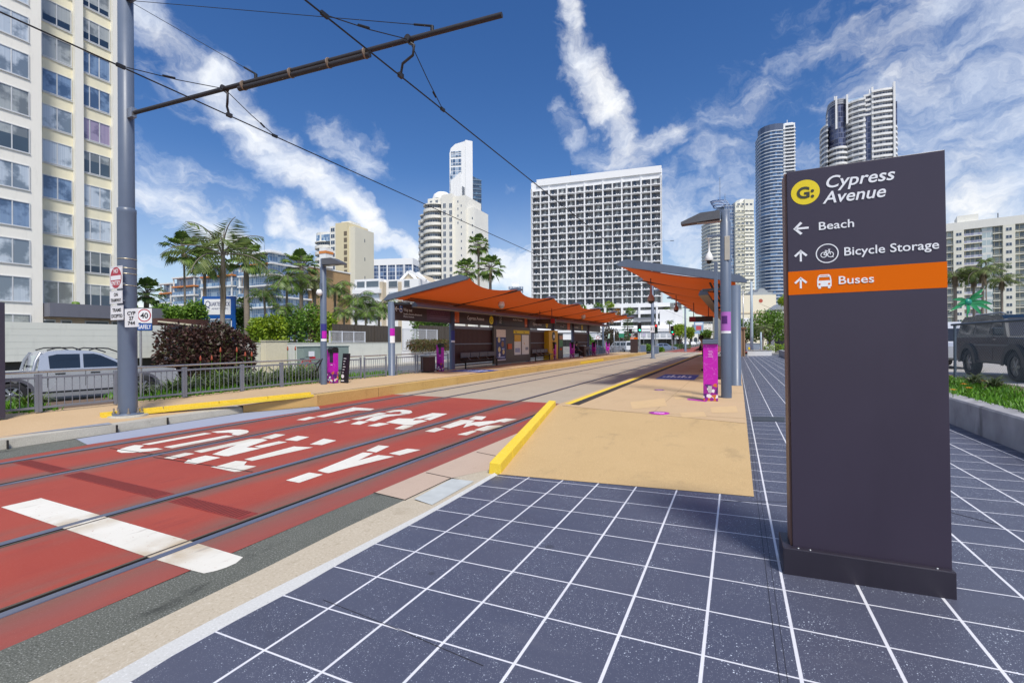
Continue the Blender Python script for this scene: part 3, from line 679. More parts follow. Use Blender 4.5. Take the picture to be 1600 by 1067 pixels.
# more distant masts between the tracks, with their wires' cross arms
def midmast(px, py, label, hz, plate=True):
    b = G(px, py, 0); r = thing('tram_mast', label, 'mast', b, 0, 'slim masts between the tracks')
    mb = MB(); mb.lathe([(.3, 0), (.3, .06), (.17, .08), (.16, 2.2), (.15, 2.3), (.125, hz), (0, hz)], n=14); mb.build('shaft', BLUEGREY, r)
    mb = MB(); mb.tube([(-3.6, 0, hz - .4), (3.6, 0, hz - .4)], .04, 8); mb.build('cross_arm', ARMM, r)
    if plate:
        MB().box(-.22, .22, -.185, -.175, 2.55, 3.25).build('number_plate', SIGNWHITE, r); letter('lettering', '31', .4, DKTXT, (-.2, -.19, 2.75), r, ext=.002)
midmast(1020, 560, 'blue grey tram mast standing between the tracks with a white number plate', 7.6)
midmast(1071, 549, 'farther slim tram mast between the tracks near the road crossing', 7.4, False)

# ================================================================== SIGNS ON AND NEAR THE MAST
YS = 5.27
def plate(name, label, x0, y0, x1, y1, m=SIGNWHITE, Y=YS, cat='sign', group=None, rim=True):
    a, b = PY(x0, y1, Y), PY(x1, y0, Y); w, h = b.x - a.x, b.z - a.z
    r = thing(name, label, cat, (a.x + w / 2, Y, a.z + h / 2), 0, group)
    MB().box(-w / 2, w / 2, 0, .004, -h / 2, h / 2).build('plate', m, r)
    if rim:
        mb = MB(); k = min(w, h) * .022; g = .012
        for q in ((-w / 2 + g, w / 2 - g, h / 2 - g - k, h / 2 - g), (-w / 2 + g, w / 2 - g, -h / 2 + g, -h / 2 + g + k)): mb.box(q[0], q[1], -.002, 0, q[2], q[3])
        for q in ((-w / 2 + g, -w / 2 + g + k), (w / 2 - g - k, w / 2 - g)): mb.box(q[0], q[1], -.002, 0, -h / 2 + g, h / 2 - g)
        mb.build('border', mat('pale_border', (.55, .55, .58), .5) if m is SIGNWHITE else m, r)
    MB().box(-w * .15, w * .5, .004, .05, -h * .3, -h * .26).build('bracket', GALV, r)
    return r, w, h
r, w, h = plate('no_entry_sign', 'white square plate with red disc reading No Entry on the mast', 171.5, 414.7, 191, 452.7)
MB().disc((0, -.003, 0), h * .46, 'y', 36, 0, min(1, w / h)).build('disc', SIGNRED, r); MB().box(-w * .40, w * .40, -.005, -.0035, -h * .10, h * .09).build('bar', SIGNWHITE, r)
letter('lettering', 'NO', h * .19 / .73, SIGNWHITE, (-w * .17, -.005, h * .2), r, width=w * .34, ext=.001, bold=.002); letter('lettering', 'ENTRY', h * .19 / .73, SIGNWHITE, (-w * .34, -.005, -h * .33), r, width=w * .68, ext=.001, bold=.002)
r, w, h = plate('traffic_plate', 'small white plate reading On Tramway just under the no entry disc', 171.5, 453.3, 191, 475.2)
letter('lettering', 'ON', h * .27 / .73, DKTXT, (-w * .16, -.003, h * .07), r, width=w * .32, ext=.001, bold=.002); letter('lettering', 'TRAMWAY', h * .27 / .73, DKTXT, (-w * .42, -.003, -h * .36), r, width=w * .84, ext=.001, bold=.002)
r, w, h = plate('traffic_plate', 'small white plate reading Trams Excepted, lowest of the three by the mast', 172.8, 476.7, 192.5, 500.5)
letter('lettering', 'TRAMS', h * .24 / .73, DKTXT, (-w * .34, -.003, h * .08), r, width=w * .68, ext=.001, bold=.002); letter('lettering', 'EXCEPTED', h * .24 / .73, DKTXT, (-w * .43, -.003, -h * .33), r, width=w * .86, ext=.001, bold=.002)
r, w, h = plate('number_plate', 'white plate lettered CYP 27 744 strapped to the mast', 195, 481.5, 215.8, 511.4, Y=5.26, rim=False)
for t_, zz, ww in (('CYP', .16, .62), ('27', -.11, .34), ('744', -.37, .54)): letter('lettering', t_, h * .19 / .73, DKTXT, (-w * ww / 2, -.003, h * zz), r, width=w * ww, ext=.001, bold=.003)
Ysp = 6.9
a, b = PY(215.0, 517, Ysp), PY(236.5, 480, Ysp)
r = thing('speed_sign', 'white and blue 40 speed sign on a thin post behind the railing', 'sign', ((a.x + b.x) / 2, Ysp, 0), .5)
z0, z1 = a.z, b.z; w = (z1 - z0) * .68; zm = z0 + (z1 - z0) * .33
MB().box(-w / 2, w / 2, 0, .005, z0, z1).build('plate', DKTXT, r); MB().box(-w * .47, w * .47, -.002, 0, zm, z1 - .02).build('white_face', SIGNWHITE, r); MB().box(-w * .47, w * .47, -.002, 0, z0 + .015, zm - .01).build('blue_face', SIGNBLUE, r)
zc, rr = (zm + z1) / 2, (z1 - zm) * .42
MB().ring((0, -.003, zc), rr * .84, rr, 'y', 36).build('red_ring', SIGNRED, r)
letter('lettering', '40', rr * .85 / .73, DKTXT, (-rr * .58, -.004, zc - rr * .42), r, width=rr * 1.15, ext=.001, bold=.004); letter('lettering', 'SAFELY', (zm - z0) * .55 / .73, SIGNWHITE, (-w * .38, -.004, z0 + (zm - z0) * .25), r, width=w * .8, ext=.001, bold=.003)
MB().tube([(-.12, .03, -.1), (-.12, .03, z1 - .05)], .028, 10).build('post', GALV, r)

# ================================================================== LEFT RAILING
RAILG = mat('grey_blue_railing', (.20, .215, .26), .45, .2, .1, 5)
HAND = mat('brushed_handrail', (.50, .47, .44), .3, .7, .1, 3)
def railing(y0, y1, label, x=-13.5, z0=.3, zt=1.16, hand=True):
    r = thing('railing_panel', label, 'railing', (x, y0, z0), 0, 'railing panels along the left platform'); Ln = y1 - y0
    for y in (0, Ln):
        MB().box(-.03, .03, y - .028, y + .028, 0, zt - z0 - .05).build('post', RAILG, r, .004)
    MB().box(-.022, .022, 0, Ln, .07, .115).build('bottom_rail', RAILG, r); MB().box(-.022, .022, 0, Ln, zt - z0 - .15, zt - z0 - .105).build('top_rail', RAILG, r)
    if hand: MB().tube([(0, -.04, zt - z0), (0, Ln + .04, zt - z0)], .026, 10).build('handrail', HAND, r)
    n = max(3, int(Ln / .125)); me = None
    for i in range(1, n):
        if me is None: me = MB().tube([(0, 0, .1), (0, 0, zt - z0 - .12)], .0085, 6, caps=False).mesh('baluster', RAILG)
        put('baluster', me, r, 0, (0, Ln * i / n, 0))
    return r
def fy(px): return PX(px, 560, -13.5).y
ys = [fy(-62), fy(59.6), fy(182), fy(287.9), fy(378), fy(439.7), fy(501)]
labs = ['railing panel at the left picture edge in front of the silver ute bed', 'railing panel in front of the silver ute cab', 'railing panel just right of the thick mast, before the ute bonnet', 'railing panel in front of the dark red leaved bush', 'railing panel in front of the cream box and grassy plants', 'short railing panel ending at the lamp post']
for i in range(6): railing(ys[i] + .03, ys[i + 1] - .03, labs[i])
for a, b, l in ((541, 563.5, 'railing panel right of the black notice board'), (569.5, 603, 'railing panel left of the first shelter column'), (619.5, 649, 'railing panel right of the first shelter column'), (652.5, 700, 'railing panel behind the slatted bin')): railing(fy(a), fy(b), l, zt=1.2, hand=True)
for i in range(9):
    y = 43.5 + i * 1.9; railing(y, y + 1.85, ['railing panel in front of the dark car beyond the shelter', 'railing panel just past the dark parked car', 'railing panel behind the farthest pink post', 'railing panel before the tall white sign pole', 'railing panel by the thin grey post', 'railing panel left of the white van', 'railing panel under the green road sign', 'railing panel in front of the white van', 'last railing panel beside the distant station sign'][i], hand=False)

# partly seen totem at the left picture edge
a = PX(0, 640, -13.2)
r = thing('station_sign', 'edge of a charcoal station sign with an orange square at the left picture border', 'sign', (-13.2, 0, .3))
yy = PX(11.5, 560, -13.0).y; zt = PX(5, 473, -13.2).z - .3
MB().box(-.1, .1, yy - .95, yy, 0, zt).build('panel', CHAR, r, .003); MB().box(.1, .1015, yy - .95, yy - .08, zt - .62, zt - .46).build('orange_band', ORANGE, r)

# ================================================================== VEHICLES
CARGL = mat('car_glass', (.010, .013, .018), .06, 0, .2, 1, spec=1.0)
def vehicle(name, label, cat, loc, heading, low, cab, belt, w, wheels, paint, wins=(), screens=(), extra=None, tumble=.17, group=None, trim=None, lod=False):
    """side outlines in (x along, z up); nose at +x; wheels = (x, radius)"""
    r = thing(name, label, cat, loc, heading, group); h = w / 2
    hw = lambda z: h - max(0, z - belt) * tumble
    def arc(x, rad): return [(x + rad * math.cos(a), wheels[0][1] + rad * math.sin(a)) for a in [pi - pi * k / 8 for k in range(9)]]
    out = []
    for p in low:
        if p == 'F': out += arc(wheels[1][0], wheels[1][1] * 1.16)
        elif p == 'R': out += arc(wheels[0][0], wheels[0][1] * 1.16)
        else: out.append(p)
    mb = MB(); mb.prism([(x, h, z) for x, z in out], (0, -w, 0), 0); mb.build('body', paint, r, .05)
    mb = MB(); n = len(cab)
    Lf, Rt = [(x, hw(z), z) for x, z in cab], [(x, -hw(z), z) for x, z in cab]
    mb.poly(Lf); mb.poly(Rt[::-1])
    for i in range(n): mb.poly([Lf[(i + 1) % n], Lf[i], Rt[i], Rt[(i + 1) % n]])
    mb.build('cabin', paint, r, .04)
    for q in wins:
        for s in (1, -1):
            mb = MB(); a = [(x, s * (hw(z) + .004), z) for x, z in q]; mb.prism(a, (0, -s * .02, 0)); mb.build('side_window', CARGL, r)
    for (xa, za, xb, zb2) in screens:
        d = V((zb2 - za, 0, xa - xb)).normalized() * .008
        if d.x * (1 if xa > 1.2 else -1) < 0: d = -d
        if (xa + xb) / 2 < sum(p[0] for p in cab) / n: d = -abs(d.x) / max(abs(d.x), 1e-6) * V((abs(d.x), 0, 0)) + V((0, 0, abs(d.z)))
        else: d = V((abs(d.x), 0, abs(d.z)))
        mb = MB(); mb.poly([(xa + d.x, hw(za) * .92, za + d.z), (xa + d.x, -hw(za) * .92, za + d.z), (xb + d.x, -hw(zb2) * .9, zb2 + d.z), (xb + d.x, hw(zb2) * .9, zb2 + d.z)]); mb.build('windscreen', CARGL, r)
    tw = .23
    for x, rad in wheels:
        for s in (1, -1):
            mb = MB(); mb.lathe([(rad * .66, -tw / 2), (rad * .95, -tw / 2), (rad, -tw / 3), (rad, tw / 3), (rad * .95, tw / 2), (rad * .66, tw / 2)], n=24)
            t = mb.build('wheel', RUBBER, r, 0, (x, s * (h - tw / 2 + .01), rad)); t.rotation_euler = (pi / 2, 0, 0)
            mb = MB(); mb.lathe([(rad * .66, -tw / 2), (rad * .66, tw / 2 - .03), (rad * .56, tw / 2 - .05)], n=24); mb.lathe([(rad * .16, .04), (rad * .16, tw / 2 - .02), (0, tw / 2 - .015)], n=12); mb.lathe([(rad * .6, -.02), (0, -.02)], n=20, m=1)
            for k in range(6):
                a = 2 * pi * k / 6; mb.beam((rad * .1 * math.cos(a), rad * .1 * math.sin(a), tw / 2 - .035), (rad * .62 * math.cos(a), rad * .62 * math.sin(a), tw / 2 - .045), rad * .16, .03)
            q = mb.build('rim', [mat('alloy_rim', (.45, .46, .48), .3, .8), BLACK] if trim is None else [trim, BLACK], t); 
            if s > 0: q.rotation_euler = (pi, 0, 0)
    if extra: extra(r, h, hw)
    return r
SILVER = mat('silver_car_paint', (.55, .57, .61), .26, .45, .03, 1, coat=.6)
# silver utility truck behind the railing
def ute_extra(r, h, hw):
    for s in (1, -1):
        mb = MB(); mb.tube([(1.75, s * hw(1.8) * .93, 1.79), (1.95, s * hw(1.8) * .93, 1.87), (2.35, s * hw(1.8) * .93, 1.88), (2.55, s * hw(1.8) * .93, 1.78)], .022, 8); mb.tube([(2.75, s * hw(1.8) * .93, 1.78), (2.95, s * hw(1.8) * .93, 1.86), (3.25, s * hw(1.8) * .93, 1.83), (3.55, s * hw(1.8) * .93, 1.68)], .022, 8); mb.build('roof_rail', BLACK, r)
        mb = MB(); mb.box(-.13, .11, -.1, .1, -.08, .1); o = mb.build('mirror', BLACK, r, .03, (3.62, s * (h + .1), 1.2))
        mb = MB(); mb.tube([(1.42, s * (h - .1), 1.05), (1.5, s * (h - .16), 1.45), (1.62, s * (h - .25), 1.7)], .05, 10); mb.build('sports_bar', GALV, r)
        mb = MB(); mb.box(1.9, 2.14, s * h - .012, s * h + .012, .98, 1.02); mb.box(2.75, 2.99, s * h - .012, s * h + .012, .98, 1.02); mb.build('door_handle', BLACK, r)
        mb = MB(); mb.box(1.55, 3.75, s * (h + .02) - .06, s * (h + .02) + .06, .36, .42); mb.build('side_step', BLACK, r, .015)
        for xs in (1.72, 2.62, 3.5): mb = MB(); mb.box(xs, xs + .012, s * h - .003, s * h + .003, .55, 1.1); mb.build('door_gap', BLACK, r)
        for (x, rad) in ((.95, .40), (4.15, .40)):
            mb = MB(); n = 10
            for k in range(n):
                a, b = pi * k / n, pi * (k + 1) / n
                mb.poly([(x + rr * math.cos(t), s * (h + .022), .38 + rr * math.sin(t)) for rr, t in ((rad * 1.1, a), (rad * 1.32, a), (rad * 1.32, b), (rad * 1.1, b))])
            mb.build('arch_flare', mat('flare_grey', (.10, .10, .12), .5), r)
    MB().box(5.19, 5.24, -.75, .75, .62, .95).build('grille', BLACK, r)
    for s in (1, -1): MB().box(4.95, 5.2, s * .72 - .16, s * .72 + .16, .82, 1.0).build('headlight', mat('headlamp', (.7, .7, .72), .1), r, .03)
    MB().box(-.02, 1.4, -.78, .78, .6, .62).build('tray_floor', BLACK, r)
ra_, fa_ = G(17.8, 636, -.25), G(223, 619, -.25); hd = math.atan2(fa_.y - ra_.y, fa_.x - ra_.x); dirv = (fa_ - ra_).normalized(); nrm = V((-dirv.y, dirv.x, 0))
sc = (fa_ - ra_).length / 3.2
uloc = ra_ - dirv * .95 * sc + nrm * .93
r = vehicle('utility_truck', 'silver twin cab utility truck with roof rails driving behind the railing', 'ute', uloc, hd,
    [(0, .55), (0.05, .45), (.47, .42), 'R', (1.43, .38), (3.67, .38), 'F', (4.63, .40), (5.15, .42), (5.27, .55), (5.24, .85), (5.1, 1.02), (4.6, 1.10), (3.85, 1.16), (3.7, 1.14), (1.6, 1.14), (1.45, 1.10), (0.02, 1.08)],
    [(1.5, 1.1), (3.9, 1.13), (3.55, 1.36), (3.05, 1.66), (2.75, 1.76), (2.2, 1.80), (1.75, 1.76), (1.58, 1.62)], 1.12, 1.85, [(.95, .38), (4.15, .38)], SILVER,
    [[(1.78, 1.18), (2.5, 1.18), (2.5, 1.66), (1.95, 1.66), (1.76, 1.6)], [(2.58, 1.18), (3.6, 1.18), (3.4, 1.36), (3.02, 1.6), (2.85, 1.66), (2.58, 1.66)]], [(3.83, 1.18, 3.1, 1.64), (1.52, 1.2, 1.6, 1.6)], ute_extra)
r.scale = (sc, 1, 1)
# ================================================================== PLANTS: makers
def leafquad(mb, p, d, u, ln, wd, m=0):
    """one pointed leaf from p along d, its flat side facing u"""
    s = d.cross(u)
    if s.length < 1e-4: s = d.orthogonal()
    s = s.normalized() * wd / 2
    mb.poly([p, p + d * ln * .45 + s, p + d * ln, p + d * ln * .45 - s], m)
def rvec(R): 
    z = R.uniform(-1, 1); a = R.uniform(0, 2 * pi); q = math.sqrt(1 - z * z); return V((q * math.cos(a), q * math.sin(a), z))
def foliage(mb, blobs, n, size, seed, m=0, inner=.45, wd=.5):
    R = random.Random(seed); ws = [(b[3] * b[4] + b[4] * b[5] + b[3] * b[5]) for b in blobs]
    for _ in range(n):
        b = R.choices(blobs, ws)[0]; d = rvec(R); r = inner + (1 - inner) * R.random() ** .5
        r *= 1 + .18 * math.sin(d.x * 5 + b[0] * 3) * math.sin(d.y * 4 + b[1]) + .1 * R.uniform(-1, 1)
        p = V((b[0] + d.x * b[3] * r, b[1] + d.y * b[4] * r, b[2] + d.z * b[5] * r))
        o = (d * .7 + rvec(R)).normalized(); leafquad(mb, p, o, rvec(R), size * R.uniform(.6, 1.3), size * wd * R.uniform(.7, 1.2), m)
    return mb
LEAF_D = leafmat('dark_green_leaf', (0.035, 0.082, 0.019), (0.108, 0.216, 0.035))
LEAF_M = leafmat('mid_green_leaf', (0.058, 0.147, 0.019), (0.216, 0.371, 0.043))
LEAF_Y = leafmat('yellow_green_leaf', (0.117, 0.225, 0.016), (0.431, 0.548, 0.039))
LEAF_B = leafmat('bronze_leaf', (.030, .014, .012), (.12, .052, .040), (.09, .095, .035))
LEAF_P = leafmat('palm_leaf', (0.058, 0.130, 0.023), (0.205, 0.304, 0.049))
LEAF_S = leafmat('scruffy_palm_leaf', (.075, .125, .025), (.20, .25, .07))
DEADL = leafmat('dead_frond', (.20, .15, .09), (.38, .30, .20))
GRASSM = leafmat('lawn_blade', (0.047, 0.149, 0.011), (0.176, 0.405, 0.024))
BARK = mat('grey_bark', (.20, .175, .15), .9, 0, .35, 9, sc=(1, 1, .5)); BARK2 = mat('brown_bark', (.12, .085, .06), .9, 0, .35, 12)
PBARK = mat('ringed_palm_bark', (.26, .22, .18), .9, 0, .45, 7, sc=(.3, .3, 4))
def limb_trunk(h, r, seed, spread=.5, lean=.05):
    R = random.Random(seed); mb = MB(); t0 = [V((0, 0, -.1))]
    for i in range(1, 6): t0.append(V((R.uniform(-lean, lean) * i, R.uniform(-lean, lean) * i, h * .62 * i / 5)))
    mb.tube(t0, [r * (1.25 if i == 0 else 1) * (1 - .09 * i) for i in range(6)], 9)
    for k in range(6):
        b = t0[2 + k % 4]; a = 2 * pi * k / 6 + R.uniform(-.4, .4); e = b + V((math.cos(a) * spread * h, math.sin(a) * spread * h, h * R.uniform(.25, .5)))
        mb.tube([b, b.lerp(e, .5) + V((0, 0, h * .05)), e], [r * .5, r * .35, r * .12], 6)
    return mb
def tree(name, label, cat, loc, h, blobs, n, leaf, seed, lm, group=None, tr=None):
    r = thing(name, label, cat, loc, 0, group)
    limb_trunk(h, tr or h * .035, seed).build('trunk', BARK2, r)
    foliage(MB(), blobs, n, leaf, seed).build('crown', lm, r); return r
def bush(name, label, cat, loc, blobs, n, leaf, seed, lm, group=None, wd=.5, inner=.45):
    r = thing(name, label, cat, loc, 0, group)
    mb = MB(); R = random.Random(seed)
    for b in blobs:
        for k in range(3): mb.tube([(b[0] + R.uniform(-.1, .1), b[1] + R.uniform(-.1, .1), -.05), (b[0] + R.uniform(-.5, .5) * b[3], b[1] + R.uniform(-.5, .5) * b[4], b[2] + b[5] * .3)], [.03, .012], 5)
    mb.build('stem', BARK2, r)
    foliage(MB(), blobs, n, leaf, seed, 0, inner, wd).build('foliage', lm, r); return r
def feather_crown(nf, ln, seed, droop=1.0, leaf=.55, up=.9, wind=V((0, 0, 0)), npair=24):
    R = random.Random(seed); mb = MB()
    for k in range(nf):
        a = 2 * pi * k * .381966 * 1.0 + R.uniform(-.25, .25); e0 = up * (1 - (k / nf) * 1.15) + R.uniform(-.1, .15)
        p = V((0, 0, 0)); el = e0; L = ln * R.uniform(.8, 1.1); n = 12; pts = []; 
        for i in range(n + 1):
            pts.append(p.copy()); d = V((math.cos(a) * math.cos(el), math.sin(a) * math.cos(el), math.sin(el))) + wind * (i / n); d.normalize(); p = p + d * L / n; el -= droop * (.10 + .10 * i / n)
        mb.tube(pts, [.014 * (1 - .8 * i / n) + .003 for i in range(n + 1)], 4, 1, False)
        for j in range(npair):
            f = .12 + .87 * j / npair; i = min(n - 1, int(f * n)); b = pts[i].lerp(pts[i + 1], f * n - i); d = (pts[i + 1] - pts[i]).normalized(); s = d.cross(V((0, 0, 1))).normalized(); u = s.cross(d)
            ll = leaf * L * .36 * (math.sin(pi * min(1, .15 + f * .85)) ** .6 + .15)
            for q in (1, -1):
                o = (s * q * .8 + d * .55 - u * R.uniform(.15, .5) + V((0, 0, -.22)) + wind * .35).normalized(); leafquad(mb, b, o, u, ll * R.uniform(.8, 1.15), .055 * L * R.uniform(.35, .6))
    return mb
def fan_crown(nf, r, seed, low=-.9):
    R = random.Random(seed); mb = MB()
    for k in range(nf):
        a = 2 * pi * k * .381966 + R.uniform(-.2, .2); el = 1.35 - (1.35 - low) * (k / (nf - 1)) + R.uniform(-.1, .1)
        d = V((math.cos(a) * math.cos(el), math.sin(a) * math.cos(el), math.sin(el))); s = d.cross(V((0, 0, 1))).normalized() if abs(d.z) < .98 else V((1, 0, 0)); u = s.cross(d)
        pl = r * R.uniform(.45, .6); c = d * pl; mb.tube([(0, 0, 0), c], .018, 4, 1, False); m = 17
        for j in range(m):
            t = -1.35 + 2.7 * j / (m - 1); o = (d * math.cos(t) + s * math.sin(t) + u * .12 * abs(t)).normalized(); ll = r * .52 * (1 - .18 * abs(t)) * R.uniform(.9, 1.1); w = .034 * r
            mid = c + o * ll * .62; tip = c + o * ll * .9 + V((0, 0, -ll * (.28 + .12 * R.random()))); sw = o.cross(u).normalized() * w
            mb.poly([c, mid + sw, tip, mid - sw])
    return mb
def skirt(r, h, seed, n=60):
    R = random.Random(seed); mb = MB()
    for k in range(n):
        a = R.uniform(0, 2 * pi); z = -R.uniform(0, h * .4); p = V((math.cos(a) * .12, math.sin(a) * .12, z)); o = V((math.cos(a) * R.uniform(.15, .5), math.sin(a) * R.uniform(.15, .5), -1)).normalized(); leafquad(mb, p, o, V((math.cos(a), math.sin(a), .2)), h * R.uniform(.4, .75), r * R.uniform(.1, .22))
    return mb
CROWNS = {}
def palm(label, base, h, kind, seed, r=.14, cr=2.2, dead=True, group='palm trees', lean=.0, rz=0.0, lm=None):
    p = thing('palm_tree', label, 'palm tree', base, rz, group); R = random.Random(seed); n = 7
    top = V((lean * h, R.uniform(-.02, .02) * h, h))
    pts = [V((0, 0, -.1)).lerp(top, i / n) + V((math.sin(i / n * 3) * .03 * h * lean * 4, 0, 0)) for i in range(n + 1)]
    MB().tube(pts, [r * (1.35 if i == 0 else 1.05 - .25 * i / n) for i in range(n + 1)], 9).build('trunk', PBARK, p)
    key = (kind, seed % 3, lm)
    if key not in CROWNS:
        cm = [(LEAF_S if lm == 's' else LEAF_P) if not hasattr(lm, 'name') else lm, BARK]
        CROWNS[key] = (feather_crown(17, 1, seed, 1.0, 1.0).mesh('crown', cm) if kind == 'feather' else feather_crown(15, 1, seed, .75, 1.0, .75, V((.55, .1, -.1))).mesh('crown', cm) if kind == 'windy' else feather_crown(11, 1, seed + 3, .85, 1.1, 1.5, V(), 26).mesh('crown', cm) if kind == 'scruffy' else fan_crown(30, 1, seed, -.85).mesh('crown', cm))
    c = put('crown', CROWNS[key], p, 0, top); c.scale = (cr,) * 3
    if dead:
        k2 = ('skirt', seed % 2)
        if k2 not in CROWNS: CROWNS[k2] = skirt(1, 1.0, seed).mesh('dead_fronds', DEADL)
        d = put('dead_fronds', CROWNS[k2], p, 0, top + V((0, 0, .05))); q_ = .2 if kind == 'scruffy' else .42; d.scale = (cr * q_, cr * q_, cr * (.62 if kind == 'fan' else 1.15 if kind == 'scruffy' else .75))
    return p
def at(px, py, D): return PD(px, py, D)
def palm_px(label, px, ytop, rpx, D, kind, seed, ybase=None, **k):
    """crown centre at that sight line and distance; the trunk runs down to the ground there"""
    c = PD(px, ytop, D); zb = -.2 if ybase is None else PD(px, ybase, D).z
    return palm(label, (c.x, c.y, zb), c.z - zb, kind, seed, cr=rpx / FPX * D * 1.2, **k)

# ================================================================== LEFT SIDE BEYOND THE STREET
CREAM = mat('cream_wall', (.66, .61, .45), .8, 0, .07, .8, stain=.12); OFFW = mat('off_white_wall', (.66, .67, .60), .75, 0, .06, .7, stain=.15)
def wall_run(name, label, X, pxa, pxb, ya, yb, m, th=.25, zb=-.2, gap=None):
    a, b = PX(pxa, ya, X), PX(pxb, yb, X); r = thing(name, label, 'wall', (X, a.y, 0)); L_ = b.y - a.y
    MB().prism([(0, 0, zb), (0, L_, zb), (0, L_, b.z), (0, 0, a.z)], (-th, 0, 0)).build('wall_face', m, r); MB().prism([(.03, 0, a.z), (.03, L_, b.z), (.03, L_, b.z + .04), (.03, 0, a.z + .04)], (-th - .06, 0, 0)).build('coping', m, r)
    return r
XW = -28.0
a = PX(-60, 507, XW); b = PX(261, 509, XW)
r = thing('boundary_wall', 'long off white boarded boundary wall behind the silver ute', 'wall', (XW, a.y, 0)); L_ = b.y - a.y; z0 = PX(261, 558, XW).z
MB().box(-.3, 0, 0, L_, z0, b.z).build('wall_face', OFFW, r)
mb = MB()
for i in range(5): mb.box(0, .004, 0, L_, z0 + (b.z - z0) * (i + 1) / 6, z0 + (b.z - z0) * (i + 1) / 6 + .008)
stuff(mb.build('board_joint', mat('board_shadow_line', (.57, .58, .52), .8), r)); MB().box(-.6, -.3, 0, L_, -.2, z0).build('footing', mat('dark_footing', (.05, .05, .045), .9), r)
wall_run('boundary_wall', 'low white rendered wall behind the cream meter box', XW, 372, 627, 536.5, 535.5, OFFW); wall_run('boundary_wall', 'lower white wall under the pool fence and clipped hedge', XW, 627.5, 760, 547.5, 546, WHITE)
Xc = -27.2; a = PX(415.5, 533, Xc); b = PX(449, 533, Xc)
r = thing('meter_box', 'cream painted metal meter cupboard against the low white wall', 'cabinet', (Xc, a.y, -.12)); MB().box(-.5, 0, 0, b.y - a.y, 0, a.z + .12).build('body', CREAM, r, .01); MB().box(-.55, .05, -.05, b.y - a.y + .05, a.z + .12, a.z + .17).build('lid', CREAM, r); MB().box(.001, .01, .1, b.y - a.y - .1, .15, a.z).build('door', mat('cream_door', (.70, .64, .46), .6), r)
CABG = mat('pale_green_cabinet', (.24, .31, .28), .5, 0, .08, 2, stain=.2); Xg = -24.7
a = PX(474, 541, Xg); b = PX(545, 541, Xg); m_ = PX(489, 541, Xg)
r = thing('utility_cabinet', 'pale green electrical cabinet beside the red bicycle', 'cabinet', (Xg, a.y, -.12)); zt = a.z + .12; MB().box(-.6, 0, 0, b.y - a.y, 0, zt - .05).build('body', CABG, r, .012); MB().box(-.65, .04, -.04, b.y - a.y + .04, zt - .05, zt).build('lid', CABG, r, .01)
k = (b.y - a.y); MB().box(.001, .014, .06, k * .3, .12, zt - .1).build('door', CABG, r, .006); MB().box(.001, .014, k * .33, k * .97, .12, zt - .1).build('door', CABG, r, .006); MB().box(.015, .02, k * .1, k * .22, zt * .6, zt * .8).build('notice', SIGNWHITE, r)
# red share bicycle
c = PX(477, 577, -23.8); r = thing('bicycle', 'small red bicycle parked by the pale green cabinet', 'bicycle', (-23.8, c.y, -.12), pi / 2)
REDP = mat('red_paint', (.45, .02, .025), .35)
for x in (-.52, .52):
    mb = MB(); mb.tube([(.31 * math.cos(2 * pi * i / 20), 0, .31 * math.sin(2 * pi * i / 20)) for i in range(21)], .02, 6, caps=False)
    for i in range(8): mb.tube([(0, 0, 0), (.3 * math.cos(pi * i / 4), 0, .3 * math.sin(pi * i / 4))], .004, 4)
    mb.build('wheel', RUBBER, r, 0, (x, 0, .33))
mb = MB()
for p in (((-.52, 0, .33), (-.1, 0, .3)), ((-.1, 0, .3), (.38, 0, .72)), ((-.1, 0, .3), (-.22, 0, .85)), ((-.52, 0, .33), (-.22, 0, .75)), ((-.2, 0, .72), (.38, 0, .75)), ((.52, 0, .33), (.36, 0, .95))): mb.tube(p, .022, 6)
mb.build('frame', REDP, r); MB().box(-.34, -.1, -.07, .07, .85, .92).build('saddle', BLACK, r, .02); MB().tube([(.28, -.28, 1.0), (.36, 0, .97), (.28, .28, 1.0)], .016, 6).build('handlebar', BLACK, r); MB().box(.42, .66, -.14, .14, .78, 1.0).build('basket', REDP, r, .02)

# dark bronze bush
a, b = PX(252, 590, -25.8), PX(386, 590, -25.8); tp = PX(330, 507, -25.8).z; Lb = b.y - a.y
bush('bronze_bush', 'big round dark bronze leaved bush between the white wall and the cream box', 'bush', (-25.8, a.y, -.12),
     [(0, Lb * .14, tp * .52, .9, Lb * .17, tp * .46), (0, Lb * .36, tp * .5, 1.2, Lb * .25, tp * .46), (0, Lb * .62, tp * .55, 1.3, Lb * .26, tp * .50), (0, Lb * .84, tp * .45, 1.1, Lb * .19, tp * .46), (.6, Lb * .5, tp * .3, 1.0, Lb * .45, tp * .32)], 13000, .21, 3, LEAF_B, inner=.78)
# strappy planting between railing and street
def strap_clump(n, ln, seed, m=0):
    R = random.Random(seed); mb = MB()
    for _ in range(n):
        a = R.uniform(0, 2 * pi); L_ = ln * R.uniform(.6, 1.1); el = R.uniform(.75, 1.45); p = V((R.uniform(-.08, .08), R.uniform(-.08, .08), 0)); w = .018 * ln / .5; s = V((-math.sin(a), math.cos(a), 0)) * w; prev = p; rows = []
        for i in range(5):
            rows.append((p - s * (1 - i / 4.6), p + s * (1 - i / 4.6))); p = p + V((math.cos(a) * math.cos(el), math.sin(a) * math.cos(el), math.sin(el))) * L_ / 4; el -= .42
        for i in range(4): mb.poly([rows[i][0], rows[i][1], rows[i + 1][1], rows[i + 1][0]])
    return mb
STRAP = leafmat('strap_leaf', (0.047, 0.108, 0.016), (0.203, 0.297, 0.041)); STRAP2 = leafmat('grey_strap_leaf', (0.068, 0.101, 0.041), (0.216, 0.257, 0.121))
sm = [strap_clump(70, .8, s).mesh('foliage', STRAP if s % 2 else STRAP2) for s in range(4)]
